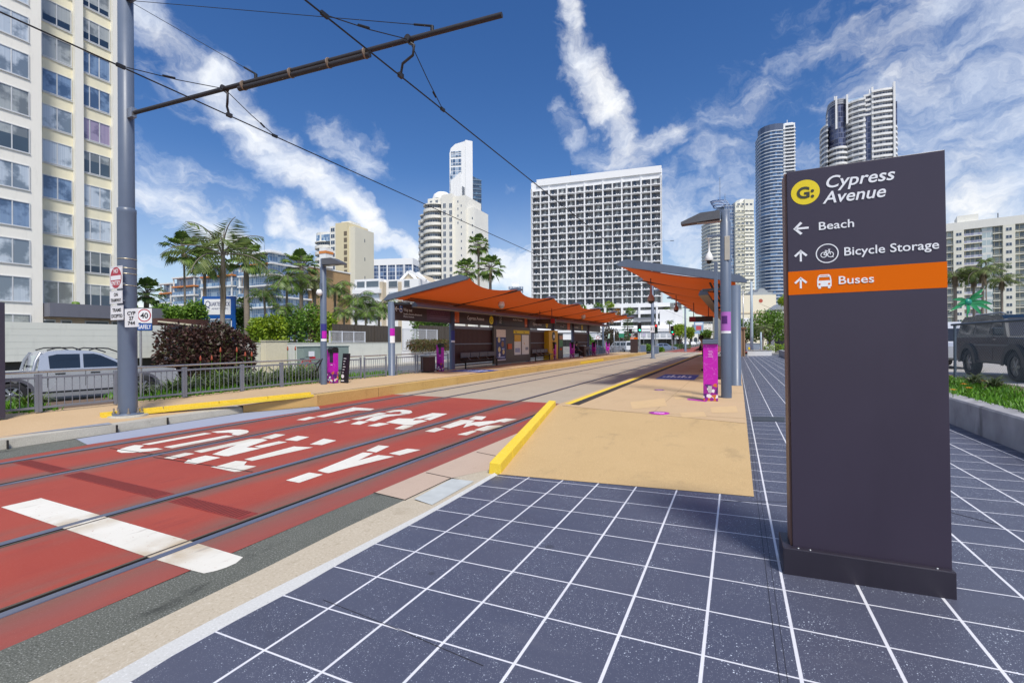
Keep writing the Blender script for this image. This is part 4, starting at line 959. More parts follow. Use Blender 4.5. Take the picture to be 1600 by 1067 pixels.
R = random.Random(5); flower = MB().lathe([(0, 0), (.02, .02), (.032, .06), (.02, .14), (0, .19)], n=8).mesh('flower', mat('coral_flower', (.42, .085, .04), .6))
stalk = MB().tube([(0, 0, 0), (.02, 0, .5), (.03, .01, .95)], .008, 5).mesh('stalk', LEAF_M)
plants = []
for px, X, s in ((222, -15.0, 1.0), (268, -15.4, 1.1), (290, -14.9, 1.3), (306, -16.0, 1.1), (324, -15.0, 1.2), (342, -15.8, 1.5), (356, -14.9, 1.5), (368, -15.6, 1.4), (388, -15.0, 1.3), (400, -15.8, 1.4), (415, -14.8, 1.3), (428, -15.6, 1.4), (441, -14.8, 1.4), (455, -15.4, 1.5), (467, -14.7, 1.5), (480, -15.3, 1.6), (491, -14.7, 1.6), (503, -15.2, 1.5), (62, -15.4, .8), (40, -15.2, .9), (250, -15.2, .8), (335, -14.5, .9), (408, -14.4, 1.0), (450, -14.5, 1.1), (512, -14.8, 1.4), (475, -15.9, 1.4)):
    c = PX(px, 600, X); plants.append((px, c.y, X, s))
words = ['by the ute front wheel', 'under the bronze bush left end', 'fourth railing post', 'at the kerb under the bronze bush', 'in front of the bronze bush middle', 'tall one under the bronze bush', 'tall one right of the bronze bush middle', 'under the bronze bush right end', 'just right of the bronze bush', 'below the low white wall', 'left of the cream box', 'in front of the cream box', 'right of the cream box', 'left of the red bicycle', 'in front of the red bicycle', 'by the green cabinet door', 'left of the lamp post', 'right behind the lamp post', 'under the ute cab', 'behind the rear ute wheel', 'left of the bronze bush', 'small one at the railing under the bush', 'small one at the railing by the white wall', 'small one at the railing by the bicycle', 'between lamp post and notice board', 'at the street kerb by the bicycle']
for i, (px, y, X, s) in enumerate(plants):
    p = thing('strap_leaf_plant', 'arching green strap leaf clump, ' + words[i], 'plant', (X, y, .2), R.uniform(0, 6), 'strap leaved plants behind the railing')
    q = put('foliage', sm[i % 4], p); q.scale = (s * .95, s * .95, s)
    if i in (4, 6, 8, 13):
        for k in range(2):
            q = (.3 * s * (k - .5), .2 * (k - .5)); o = put('stalk', stalk, p, 0, (q[0], q[1], 0)); o.scale = (1, 1, s * .9); put('flower', flower, p, 0, (q[0] + .03, q[1] + .01, .92 * s * .9))
mb = MB(); R = random.Random(9)
for _ in range(5200):
    y = R.uniform(3.8, 17.5); x = R.uniform(-15.6 - max(0, (9 - y) * .12), -13.62)
    if y < 6.6 and not (4.3 < y < 5.0): continue
    if 13 < y and R.random() < .4: continue
    p = V((x, y, .22)); d = V((R.uniform(-.7, .7), R.uniform(-.7, .7), 1)).normalized(); leafquad(mb, p, d, rvec(R), R.uniform(.12, .3), .045)
o = stuff(mb.build('ground_cover', GRASSM)); tag(o, 'short bright green ground cover in the bed behind the left railing', 'ground cover')

# boarded fences, pool fences, clipped hedge
BROWNF = mat('brown_sheet_fence', (.075, .06, .045), .6, 0, .1, 2)
def sheet_fence(label, X, pa, pb, yt, yb):
    a, b = PX(pa, yt, X), PX(pb, yt, X); zb = PX(pa, yb, X).z; L_ = b.y - a.y; r = thing('sheet_fence', label, 'fence', (X, a.y, 0), 0, 'brown sheet metal fences')
    mb = MB(); n = int(L_ / .2)
    for i in range(n): mb.poly([(.03 * (i % 2), L_ * i / n, zb), (.03 * ((i + 1) % 2), L_ * (i + 1) / n, zb), (.03 * ((i + 1) % 2), L_ * (i + 1) / n, a.z), (.03 * (i % 2), L_ * i / n, a.z)])
    mb.build('panel', BROWNF, r)
    for i in range(int(L_ / 2.4) + 1): MB().box(-.04, .05, min(L_, i * 2.4) - .03, min(L_, i * 2.4) + .03, zb, a.z + .03).build('post', BROWNF, r)
    return r
sheet_fence('long brown sheet metal fence behind the lamp post and notice board', -29.5, 520, 627, 506, 537); sheet_fence('brown sheet metal fence behind the white pool fence and hedge', -30.5, 655, 775, 508, 545)
PFW = mat('pool_fence_white', (.62, .64, .68), .4)
def pool_fence(label, X, pa, pb, yt, yb):
    a, b = PX(pa, yt, X), PX(pb, yt, X); z0 = PX(pb, yb, X).z; z1 = PX(pb, yt, X).z; L_ = b.y - a.y; r = thing('pool_fence', label, 'fence', (X, a.y, 0), 0, 'white pool fences')
    for k in range(4): MB().box(-.04, .04, L_ * k / 3 - .04, L_ * k / 3 + .04, z0, z1).build('post', PFW, r)
    for z in (z1 - .08, z0 + .1): MB().box(-.03, .03, 0, L_, z, z + .06).build('rail', PFW, r)
    n = min(95, int(L_ / .12)); me = MB().box(-.012, .012, -.01, .01, z0 + .1, z1 - .05).mesh('picket', PFW)
    for i in range(1, n): put('picket', me, r, 0, (0, L_ * i / n, 0))
pool_fence('white metal pool fence right of the lamp post', -28.8, 515, 570, 518, 536); pool_fence('white metal pool fence in front of the brown fence, above the hedge', -28.6, 629, 683, 515, 545)
a, b = PX(642, 531, -27.9), PX(699, 531, -27.9); zc = PX(670, 548, -27.9).z; zt = PX(642, 531, -27.9).z
bush('clipped_hedge', 'low clipped green and red hedge behind the left shelter', 'hedge', (-27.9, a.y, zc), [(u_ * .3, (b.y - a.y) * (i + .5) / 12, (zt - zc) * v_, .42, (b.y - a.y) / 18, (zt - zc) * .3) for i in range(12) for u_ in (-1, 1) for v_ in (.25, .72)], 5200, .17, 8, leafmat('hedge_leaf', (.05, .06, .015), (.16, .15, .035), (.22, .07, .035)), inner=.7)
# green shrubs above the low white wall
for i, (px, yt, rp, D, lm, lab) in enumerate(((405, 512, 16, 40, LEAF_Y, 'spiky yellow green shrub right above the low white wall'), (428, 506, 22, 42, LEAF_Y, 'yellow green shrub above the cream box'), (455, 500, 26, 44, LEAF_M, 'leafy mid green shrub left of the lamp post'), (484, 497, 26, 46, LEAF_M, 'leafy green shrub behind the lamp post'), (508, 505, 16, 46, LEAF_Y, 'small orange tinged shrub right of the lamp post'), (247, 488, 14, 46, LEAF_M, 'light green shrub left of the blue board sign'), (305, 482, 20, 44, LEAF_M, 'light green shrub overlapping the blue board sign'), (275, 490, 14, 44, LEAF_M, 'bright shrub between speed sign and blue board'), (377, 494, 12, 48, LEAF_D, 'dark shrub right of the blue board post'), (690, 500, 14, 62, LEAF_D, 'dark green shrub seen under the shelter roof'), (655, 498, 14, 62, LEAF_M, 'green shrub behind the first shelter column'), (345, 515, 12, 40, LEAF_D, 'dark shrub right behind the bronze bush'))):
    c = PD(px, yt, D); k = D / FPX
    bush('shrub', lab, 'bush', (c.x, c.y, -.2), [(R.uniform(-.4, .4) * rp * k, R.uniform(-.4, .4) * rp * k, max(.5, c.z + .2 + R.uniform(-.6, .25) * rp * k), rp * k * R.uniform(.5, .8), rp * k * .7, rp * k * R.uniform(.5, .85)) for _ in range(6)] + [(0, 0, max(.5, (c.z + .2) * .5), rp * k * .9, rp * k * .8, max(.5, c.z * .5))], 1900, .34, 20 + i, lm, 'garden shrubs across the street')
# blue board sign
D = 47
a, b = PD(315.5, 505, D), PD(367.5, 463, D); w = (b - a).dot(RT); h0 = PD(340, 498, D).z; h1 = PD(340, 463, D).z
r = thing('board_sign', 'blue framed white Quarterdeck Apartments board behind the palm trunk', 'sign', (a.x, a.y, 0), YAW)
MB().box(0, w, .06, .16, h0, h1).build('frame', SIGNBLUE, r); MB().box(.22, w * .86, .04, .059, h0 + .42, h1 - .28).build('face', SIGNWHITE, r); MB().box(w * .89, w, .05, .17, -.2, h1).build('post', SIGNBLUE, r); MB().box(.0, .14, .05, .17, -.2, h1).build('post', SIGNBLUE, r)
NAVY = mat('navy_lettering', (.03, .05, .16), .5)
letter('lettering', 'Q', .95, NAVY, (.3, .035, h0 + 1.15), r, width=.5); letter('lettering', 'UARTERDECK', .55, NAVY, (.8, .035, h0 + 1.3), r, width=w * .84 - .8, bold=.01); letter('lettering', 'APARTMENTS', .26, NAVY, (.95, .035, h0 + .92), r, width=1.7)

# palms on the left
for args in (
    ('tall scruffy feather palm with hanging dead fronds in front of the blue board', 346, 398, 66, 38, 'scruffy', 0, dict(r=.19, lm='s')),
    ('slim fan palm left of the tall scruffy palm', 290, 393, 30, 56, 'fan', 1, dict(r=.13)),
    ('short stout fan palm with brown skirt beside the blue mast', 227, 458, 25, 52, 'fan', 2, dict(r=.3)),
    ('fan palm half hidden behind the tall scruffy palm', 321, 412, 27, 58, 'fan', 3, dict(r=.2)),
    ('fan palm with drooping skirt just right of the tall scruffy palm', 386, 404, 31, 46, 'fan', 4, dict(r=.28)),
    ('leaning feather palm in front of the blue balconied block', 421, 458, 30, 44, 'feather', 5, dict(r=.12, lean=-.12, dead=False)),
    ('feather palm in front of the orange brick end wall', 447, 437, 36, 46, 'feather', 6, dict(r=.13, dead=False)),
    ('taller palm with grey trunk left of the lamp post', 471, 418, 28, 50, 'fan', 7, dict(r=.22)),
    ('palm with long dead fronds close behind the lamp post', 492, 440, 32, 48, 'feather', 8, dict(r=.2, lm='s')),
    ('small leaning palm low beside the blue block', 433, 482, 20, 44, 'feather', 9, dict(r=.1, lean=.15, dead=False)),
    ('feather palm right of the lamp post', 523, 450, 30, 52, 'feather', 10, dict(r=.16, dead=False)),
    ('bushy feather palm left of the shelter roof end', 556, 470, 34, 52, 'feather', 11, dict(r=.16, dead=False)),
    ('feather palm touching the shelter roof end', 592, 478, 34, 54, 'feather', 12, dict(r=.15, dead=False)),
    ('low feather palm above the brown fence', 538, 488, 24, 48, 'feather', 13, dict(r=.12, dead=False)),
    ('low feather palm above the white pool fence', 572, 490, 24, 50, 'feather', 14, dict(r=.12, dead=False)),
    ('short fan palm below the blue board post', 378, 478, 14, 50, 'fan', 15, dict(r=.12)),
    ('tallest fan palm above the shelter roof in front of the white towers', 748, 384, 18, 92, 'fan', 16, dict(r=.25)),
    ('fan palm with brown skirt right above the shelter roof', 766, 420, 22, 84, 'fan', 17, dict(r=.3)),
    ('fan palm left above the shelter roof', 729, 424, 20, 80, 'fan', 18, dict(r=.25))):
    palm_px(*args[:7], **args[7])
tree('street_tree', 'dark green tree peeking above the middle of the left shelter roof', 'tree', (PD(800, 460, 88).x, PD(800, 460, 88).y, -.2), 8, [(0, 0, 8.6, 3.2, 3, 2.0), (-2.4, 0, 8.0, 2, 2, 1.5), (3, 0, 7.4, 2.6, 2, 1.4)], 1600, .6, 4, LEAF_M)
# ================================================================== TRAM SHELTERS
FABRIC = mat('orange_canopy_fabric', (.58, .088, .011), .7, 0, .06, 1.2)
_f = NT(FABRIC.node_tree); _tr = _f.n('ShaderNodeBsdfTranslucent'); _tr.inputs['Color'].default_value = (.60, .10, .012, 1); _m = _f.n('ShaderNodeMixShader'); _m.inputs[0].default_value = .26
_b = FABRIC.node_tree.nodes['Principled BSDF']; _f.l(_b.outputs[0], _m.inputs[1]); _f.l(_tr.outputs[0], _m.inputs[2]); _f.l(_m.outputs[0], FABRIC.node_tree.nodes['Material Output'].inputs[0])
BROWN = mat('dark_brown_slat', (.075, .034, .030), .6, 0, .25, 2, sc=(1, 4, .3)); BAND = mat('brown_black_fascia', (.045, .028, .030), .45, 0, .1, 1.5)
TROUGH = mat('beige_light_trough', (.36, .30, .22), .5, 0, .1, 3); PANELG = mat('grey_brown_panel', (.10, .09, .08), .45, 0, .1, 2)
def shelter(label, xc, side, ys, tipz=4.28, reach=3.95):
    """columns along x = xc; the roof reaches towards the tracks on the given side"""
    r = thing('tram_shelter', label, 'shelter', (xc, 0, .3), 0, 'orange roofed tram shelters'); s = side
    zb, zt = 3.33, tipz - .3
    for y in ys[:-1]:
        MB().lathe([(.17, 0), (.165, .02), (.15, .03), (.15, 3.2), (.0, 3.2)], n=16).build('column', BLUEGREY, r, 0, (0, y, 0))
    me = MB().prism([(0, 0, -.0), (s * .25, 0, .22), (s * reach * .93, 0, zt - zb + .16), (s * reach, 0, zt - zb + .05), (s * (reach - .05), 0, zt - zb - .03), (s * reach * .85, 0, zt - zb - .1), (-s * .28, 0, -.08), (-s * .3, 0, .02), (0, 0, .2)] if False else [(-s * .32, 0, -.06), (s * .1, 0, .0), (s * reach * .97, 0, zt - zb - .05), (s * reach, 0, zt - zb + .03), (s * reach * .9, 0, zt - zb + .17), (-s * .12, 0, .2), (-s * .34, 0, .02)], (0, .16, 0)).mesh('end_beam', BLUEGREY)
    put('end_beam', me, r, 0, (0, ys[0] - .08, zb)); put('end_beam', me, r, 0, (0, ys[-1] - .08, zb))
    rib = MB().tube([(s * .05, 0, -.02), (s * reach * .97, 0, zt - zb - .04)], .035, 8).mesh('rib', DKGREY)
    beak = MB().prism([(s * (reach - .62), 0, -.10), (s * (reach + .12), 0, -.05), (s * (reach + .15), 0, 0), (s * (reach - .05), 0, .1), (s * (reach - .4), 0, .06)], (0, .22, 0)).mesh('rib_cap', BLUEGREY)
    for y in ys[1:-1]:
        put('rib', rib, r, 0, (0, y, zb)); put('rib_cap', beak, r, .03, (0, y - .11, zt + .02))
    for a, b in zip(ys, ys[1:]):
        rows = []; n, m = 10, 10
        for i in range(n + 1):
            v = i / n; sag = 4 * v * (1 - v); row = []
            for j in range(m + 1):
                u = j / m; x = u * (reach - .42 * sag * u ** 2); z = zb + .03 + (zt - zb) * (u - .10 * math.sin(pi * u)) - .17 * sag * (u ** 1.2) - .03 * sag
                row.append((s * x, a + (b - a) * v, z))
            rows.append(row)
        MB().grid(rows, 0, True).build('canopy', FABRIC, r)
    y0, y1 = ys[0] + .35, ys[-1] - .5
    tx = s * .98
    mb = MB(); mb.prism([(tx - .16, y0, 2.98), (tx + .16, y0, 2.98), (tx + .12, y0, 3.1), (tx, y0, 3.19), (tx - .12, y0, 3.1)], (0, y1 - y0, 0)); mb.build('light_trough', BLUEGREY, r)
    MB().box(tx - .15, tx + .15, y0 + .05, y1 - .05, 2.965, 2.979).build('trough_diffuser', TROUGH, r)
    for y in ys: MB().beam((0, y + .02, 3.13), (tx, y + .02, 3.1), .06, .08).build('trough_bracket', DKGREY, r)
    MB().box(-.05, .05, ys[0] + .12, ys[-1] - .1, 2.42, 3.2).build('fascia', BAND, r)
    mb = MB()
    for k in range(6): mb.beam((s * (.12 + .13 * k), y0, 3.22 + .03 * k), (s * (.12 + .13 * k), y1, 3.22 + .03 * k), .06, .03)
    stuff(mb.build('roof_slat', BROWN, r))
    return r
LYS = [16.0, 20.78, 25.6, 30.6, 35.7, 40.8, 45.6, 50.2]
SL = shelter('orange roofed tram shelter on the left platform with Cypress Avenue signs', -13.6, 1, LYS)
RYS = [16.6, 21.4, 26.2, 31.0, 35.8, 40.6, 45.4, 50.2]
SR = shelter('orange roofed tram shelter on the right platform', -.06, -1, RYS, 4.45, 3.85)
XF = -13.545
def onL(px, py): p = PX(px, py, XF); return p
def backwall(r, x, ya, yb, z0=.25, z1=2.15, face=1):
    mb = MB(); n = int((yb - ya) / .14)
    for i in range(n): mb.box(x - .02, x + .02, ya + (yb - ya) * i / n, ya + (yb - ya) * i / n + .115, z0, z1)
    stuff(mb.build('back_slat', BROWN, r))
    for z, h in ((z1, .16), ((z0 + z1) / 2 + .1, .06), (z0 - .12, .08)): MB().box(x - .03, x + .06 * face, ya, yb, z, z + h).build('back_rail', RAILG, r)
for ya, yb in ((20.95, 25.45), (PX(829, 540, -13.6).y, PX(854, 540, -13.6).y), (40.95, 45.4)): backwall(SL, -.02, ya, yb)
for ya, yb in ((21.6, 26.0), (26.4, 30.8), (36, 45)): backwall(SR, .0, ya, yb, face=-1)
# lettering and panels on the left fascia
def ftext(body, px, py, cap_m, wid, m=SIGNWHITE, nm='lettering'):
    p = onL(px, py); letter(nm, body, cap_m / .73, m, (.054, p.y, p.z - .3), SL, face='+x', width=wid, ext=.001)
def fpanel(name, pa, pb, ya_, yb_, m, dx=.004):
    a, b = onL(pa, yb_), onL(pb, ya_); MB().box(.05, .05 + dx, a.y, b.y, a.z - .3, b.z - .3).build(name, m, SL)
mb = MB(); c = onL(620.5, 482.5); mb.beam((.055, c.y - .14, c.z - .3), (.055, c.y + .14, c.z - .3), .004, .035); mb.beam((.055, c.y - .14, c.z - .3), (.055, c.y - .02, c.z - .2), .004, .035); mb.beam((.055, c.y - .14, c.z - .3), (.055, c.y - .02, c.z - .4), .004, .035); mb.build('arrow', SIGNWHITE, SL)
fpanel('access_symbol_panel', 624, 629, 478, 487, SIGNBLUE)
c = onL(626.5, 483); mb = MB(); mb.ring((.0565, c.y, c.z - .36), .07, .095, 'x', 16); mb.beam((.0565, c.y - .02, c.z - .3), (.0565, c.y - .02, c.z - .2), .003, .03); mb.beam((.0565, c.y - .02, c.z - .3), (.0565, c.y + .08, c.z - .3), .003, .03); mb.disc((.0565, c.y - .02, c.z - .16), .025, 'x', 10); mb.build('access_symbol', SIGNWHITE, SL)
ftext('Way out', 630.5, 486, .15, .62); ftext('Surfers Paradise Boulevard', 630.5, 491.5, .075, 1.35); ftext('Platts Avenue', 630.5, 495.5, .075, .75)
fpanel('map_panel', 667, 703, 486.5, 500.5, mat('plum_map_panel', (.085, .03, .062), .4), .003)
mb = MB(); a, b = onL(671, 497), onL(700, 496)
mb.beam((.055, a.y, a.z - .28), (.055, b.y, a.z - .28), .003, .015); mb.beam((.055, a.y, a.z - .18), (.055, b.y - .2, a.z - .18), .003, .012)
for k in range(9): q = a.y + .1 + (b.y - a.y - .4) * k / 9; mb.beam((.055, q, a.z - .1), (.055, q + .12, a.z + .06 + .02 * (k % 3)), .003, .012)
mb.build('map_drawing', mat('map_pink', (.30, .16, .24), .5), SL)
for k, (pa, pb, ya, yb) in enumerate(((706.5, 717.5, 485, 503.5), (820, 826, 497, 511.5), (886.5, 890.5, 505, 515.5))):
    fpanel('line_panel', pa, pb, ya, yb, mat('orange_fascia_panel', (.62, .13, .03), .5)); c = onL(pa + .6, yb - 2.2)
    letter('lettering', 'G:link', .12, SIGNWHITE, (.056, c.y + .03, c.z - .3), SL, face='+x', ext=.001); c2 = onL(pa + 1.5, yb - 8); letter('lettering', 'm', .5, mat('orange_darker', (.45, .09, .02), .5), (.056, c2.y, c2.z - .3), SL, face='+x', ext=.001)
ftext('Cypress Avenue', 730, 499, .20, 1.9); ftext('Cypress Avenue', 832.5, 508, .19, 1.7); ftext('Cypress Avenue', 895.5, 512.5, .19, 1.5); ftext('Surfers Paradise', 801.5, 500.8, .13, 1.5); ftext('Way out', 880, 508.5, .1, .5); ftext('Platts Avenue', 875.5, 510.5, .1, .9)
for px, py, rr in ((767.8, 500.5, .26), (854.5, 508, .24), (909.5, 511.8, .24)):
    c = onL(px, py); MB().disc((.056, c.y, c.z - .3), rr, 'x', 24).build('logo_disc', YELLOW, SL); letter('logo_lettering', 'G:', rr * 1.1, DKTXT, (.0575, c.y - rr * .6, c.z - .3 - rr * .38), SL, face='+x', width=rr * 1.2, ext=.001)
c = onL(782, 499); fpanel('notice_panel', 777, 786.5, 492.5, 506.5, BLACK, .012); MB().ring((.064, c.y, c.z - .2), .09, .12, 'x', 18).build('notice_symbol', mat('grey_symbol', (.5, .5, .5), .5), SL)
for k, (py, w_) in enumerate(((501, .35), (503, .25), (505, .3))): q = onL(779, py); MB().box(.063, .0645, q.y + .1, q.y + .1 + w_, q.z - .3, q.z - .27).build('notice_line', mat('grey_symbol', (.5, .5, .5), .5), SL)
for px, py, s_ in ((612, 528, 1), (708, 532, 0), (766, 529, 2)):          # stickers wrapped on the columns
    p = PX(px, py, -13.45); m_ = (mat('navy_sticker', (.03, .03, .2), .5), MAGENTA, YELLOW)[s_]
    rows = [[(.156 * math.cos(a_), p.y * 0 + LYS[(px > 650) + (px > 740)] + .156 * math.sin(a_), z) for a_ in [-1.3 + .22 * k for k in range(8)]] for z in (1.42, 2.05)]
    MB().grid(rows, 0, True).build('sticker', m_, SL); rows = [[(.158 * math.cos(a_), LYS[(px > 650) + (px > 740)] + .158 * math.sin(a_), z) for a_ in [-1.3 + .22 * k for k in range(8)]] for z in (1.42, 1.52 + .2 * (s_ == 1))]
    MB().grid(rows, 0, True).build('sticker', SIGNWHITE, SL)

# benches
def bench(label, x, y, L_, fx):
    r = thing('bench', label, 'bench', (x, y, .3), 0, 'black benches in the tram shelters'); n = 4
    for k in range(n):
        MB().box(0, fx * .42, L_ * k / n + .03, L_ * (k + 1) / n - .03, .42, .46).build('seat', BLACK, r, .015); MB().box(-.02, .03, L_ * k / n + .03, L_ * (k + 1) / n - .03, .58, .86).build('backrest', mat('bench_back_grey', (.13, .13, .15), .5), r, .015)
        MB().tube([(0, L_ * (k + .5) / n, .6), (fx * .15, L_ * (k + .5) / n, .62), (fx * .38, L_ * (k + .5) / n, .44)], .022, 8).build('armrest', GALV, r)
    for y_ in (.2, L_ - .2): MB().beam((fx * .2, y_, 0), (fx * .2, y_, .42), .06, .06).build('leg', BLACK, r)
    return r
bench('black bench in the first left shelter bay beside the slatted bin', -13.35, 21.2, 4.0, 1); bench('black bench in the left shelter right of the map posters', -13.35, PX(830, 540, -13.4).y, 3.2, 1); bench('black bench in the last left shelter bay', -13.35, 41.2, 4.0, 1); bench('black bench with seated people in the right shelter', -.3, 26.5, 4.2, -1)
# information wall
a, b = PX(772, 560, -13.4), PX(829, 556, -13.4)
r = thing('information_wall', 'grey information wall with navy poster and two map boards in the left shelter', 'information board', (-13.4, a.y, .3)); L_ = b.y - a.y
MB().box(-.12, 0, 0, L_, .06, 2.42).build('panel', PANELG, r, .01); MB().box(-.1, .03, 0, L_ * .42, 0, .06).build('base', GALV, r)
NAVY2 = mat('navy_poster', (.015, .03, .17), .4); CREAMP = mat('cream_dot', (.75, .62, .28), .5); PAPER = mat('map_paper', (.82, .84, .78), .5, 0, .2, 9); AMBER = mat('amber_poster', (.75, .45, .03), .5, 0, .2, 6)
def wpx(px): return (PX(px, 540, -13.4).y - a.y)
q0, q1 = wpx(775.5), wpx(790)
MB().box(0, .012, q0, q1, .3, 2.05).build('poster', NAVY2, r); MB().box(.0, .013, q0, q1, 1.72, 2.2).build('poster', mat('pale_timetable', (.82, .74, .62), .5, 0, .3, 14), r); MB().box(.0, .014, q0, q1, .27, .33).build('poster', SIGNWHITE, r)
for (u, z, rr, m_) in ((.28, 1.55, .17, CREAMP), (.65, 1.28, .18, mat('bronze_dot', (.3, .15, .06), .5)), (.3, .95, .17, CREAMP), (.75, .78, .15, CREAMP), (.32, .62, .13, SIGNWHITE)): MB().disc((.0135, q0 + (q1 - q0) * u, z), rr, 'x', 18).build('poster_disc', m_, r)
for z, u0, u1 in ((1.57, .55, .8), (.98, .58, .85), (.46, .12, .9)): MB().box(.012, .0135, q0 + (q1 - q0) * u0, q0 + (q1 - q0) * u1, z - .04, z + .04).build('poster_text', mat('pale_blue_text', (.4, .5, .75), .5), r)
q0, q1 = wpx(793), wpx(799); MB().box(0, .05, q0, q1, .95, 1.3).build('call_button_box', mat('orange_box', (.6, .11, .02), .5), r, .01)
q0, q1, q2 = wpx(803.5), wpx(815), wpx(826)
MB().box(0, .02, q0 - .1, q2 + .1, 1.98, 2.2).build('header', YELLOW, r)
for z0, m_, u in ((.55, PAPER, 0), (1.45, AMBER, 0)): MB().box(0, .016 + .002 * (m_ is AMBER), q0, q1 - .15, z0, 1.9).build('map_poster', m_, r)
MB().box(0, .016, q1 + .05, q2, .55, 1.9).build('map_poster', mat('map_paper_pale', (.86, .88, .80), .5, 0, .15, 7), r); MB().box(.016, .018, q0 + .1, q1 - .3, .72, 1.0).build('map_key', mat('map_blue', (.35, .42, .58), .5, 0, .3, 9), r); MB().box(.016, .018, q1 + .6, q2 - .1, .85, 1.05).build('map_key', mat('map_grey', (.3, .33, .38), .5), r); MB().disc((.018, q1 + .4, 1.3), .06, 'x', 10).build('map_pin', AMBER, r)
for t_, q in (('Bus', q0 + .15), ('Tram', q1 + .2)): letter('lettering', t_, .16, DKTXT, (.0215, q, 2.03), r, face='+x', ext=.001)
# ticket machines
a, b = PX(858, 560, -13.2), PX(872, 559, -13.2)
r = thing('ticket_machine', 'yellow ticket machine wall with black disc in the left shelter', 'ticket machine', (-13.2, a.y, .3)); L_ = b.y - a.y
MB().box(-.5, 0, 0, L_, 0, 2.3).build('body', mat('ticket_yellow', (.70, .42, .02), .5, 0, .08, 3), r, .02); MB().disc((.003, L_ * .5, 1.85), .36, 'x', 24).build('logo_disc', BLACK, r); MB().disc((.005, L_ * .55, 1.83), .15, 'x', 16).build('logo_mark', SIGNWHITE, r)
o = letter('lettering', 'tic', .8, BLACK, (.004, L_ * .36, 1.45), r, face='+x', ext=.001); o.rotation_euler = (pi / 2, pi / 2, pi / 2)
a2, b2 = PX(873.5, 559, -13.3), PX(880, 558, -13.3)
r = thing('ticket_machine', 'slim grey ticket machine with green screen next to the yellow one', 'ticket machine', (-13.3, a2.y, .3)); L_ = b2.y - a2.y
MB().box(-.4, 0, 0, L_, 0, 2.1).build('body', PANELG, r, .02); MB().box(0, .01, .1, L_ - .1, 1.0, 1.55).build('screen', mat('green_screen', (.06, .28, .10), .3, 0, .4, 6), r); MB().box(0, .01, .1, L_ - .1, 1.6, 1.9).build('notice', mat('peach_notice', (.6, .35, .22), .5, 0, .4, 8), r); MB().box(0, .03, .2, L_ * .6, .72, .85).build('slot', ORANGE, r); MB().box(0, .012, .1, L_ - .1, 1.93, 2.03).build('header', BLACK, r)
# magenta payment posts
def floral_mat():
    m, t, b = newmat('magenta_floral_wrap'); tc = t.n('ShaderNodeTexCoord'); o = t.xyz(tc.outputs['Object']); p = tc.outputs['Object']
    vo = t.n('ShaderNodeTexVoronoi'); vo.inputs['Scale'].default_value = 13; t.l(p, vo.inputs['Vector']); c = t.xyz(vo.outputs['Color'])
    fl = t.mix(t.math('GREATER_THAN', c[0], .62), (.30, .012, .28), (.82, .80, .84)); fl = t.mix(t.math('GREATER_THAN', c[1], .74), fl, (.60, .17, .03)); fl = t.mix(t.math('GREATER_THAN', c[2], .8), fl, (.08, .015, .16))
    edge = t.math('ADD', o[2], t.math('MULTIPLY', t.math('SUBTRACT', t.noise(p, 9, 3), .5), .25))
    x = t.mix(t.smooth(edge, .42, .40), (.52, .008, .43), fl)
    sw = t.smooth(t.math('ABSOLUTE', t.math('SUBTRACT', t.noise(p, 5, 2), .5)), .012, .004); x = t.mix(t.math('MULTIPLY', sw, t.math('MULTIPLY', t.smooth(o[2], .42, .5), .35)), x, (.75, .25, .7))
    t.l(x, b.inputs['Base Color']); b.inputs['Roughness'].default_value = .4; return m
FLORAL = floral_mat()
def paypost(label, x, y, h=1.22, w=.26, d=.2, cap=True, rz=0.0):
    r = thing('payment_post', label, 'payment post', (x, y, .3), rz, 'magenta payment posts')
    MB().box(-w / 2, w / 2, -d / 2, d / 2, 0, h).build('body', FLORAL, r, .012)
    if cap:
        mb = MB(); mb.prism([(-w * .1, -d / 2 - .06, h - .12), (-w * .1, d / 2, h - .12), (-w * .1, d / 2, h + .03), (-w * .1, d / 2 - .06, h + .08), (-w * .1, -d / 2 - .02, h + .08), (-w * .1, -d / 2 - .09, h + .01)], (w * .62, 0, 0)); mb.build('reader_hood', BLACK, r, .02)
        MB().box(-w * .05, w * .42, -d / 2 - .012, -d / 2, h - .45, h - .1).build('reader_screen', mat('dark_reader', (.03, .03, .05), .2), r)
        MB().box(w * .05, w * .35, -d / 2 - .003, -d / 2 - .001, h - .55, h - .53).build('notice_line', SIGNWHITE, r)
    return r
m1 = G(520, 598.5, .3); paypost('magenta floral payment post leaning on the left lamp post beside the black notice board', m1.x, m1.y, 1.2, .33, .22)
m2 = G(688, 580, .3); paypost('magenta floral payment post between the slatted bin and shelter column', m2.x, m2.y, 1.3, .32, .22)
for i, (px, py, lab) in enumerate(((865, 561.5, 'magenta payment post in front of the yellow ticket machine'), (894, 559, 'magenta payment post in front of the last bench bay'), (928, 555.5, 'magenta payment post in front of the dark parked car'), (949.5, 552.5, 'farthest magenta payment post near the thin street poles'))):
    m = G(px, py, .3); paypost(lab, m.x, m.y, 1.3, .38, .25)
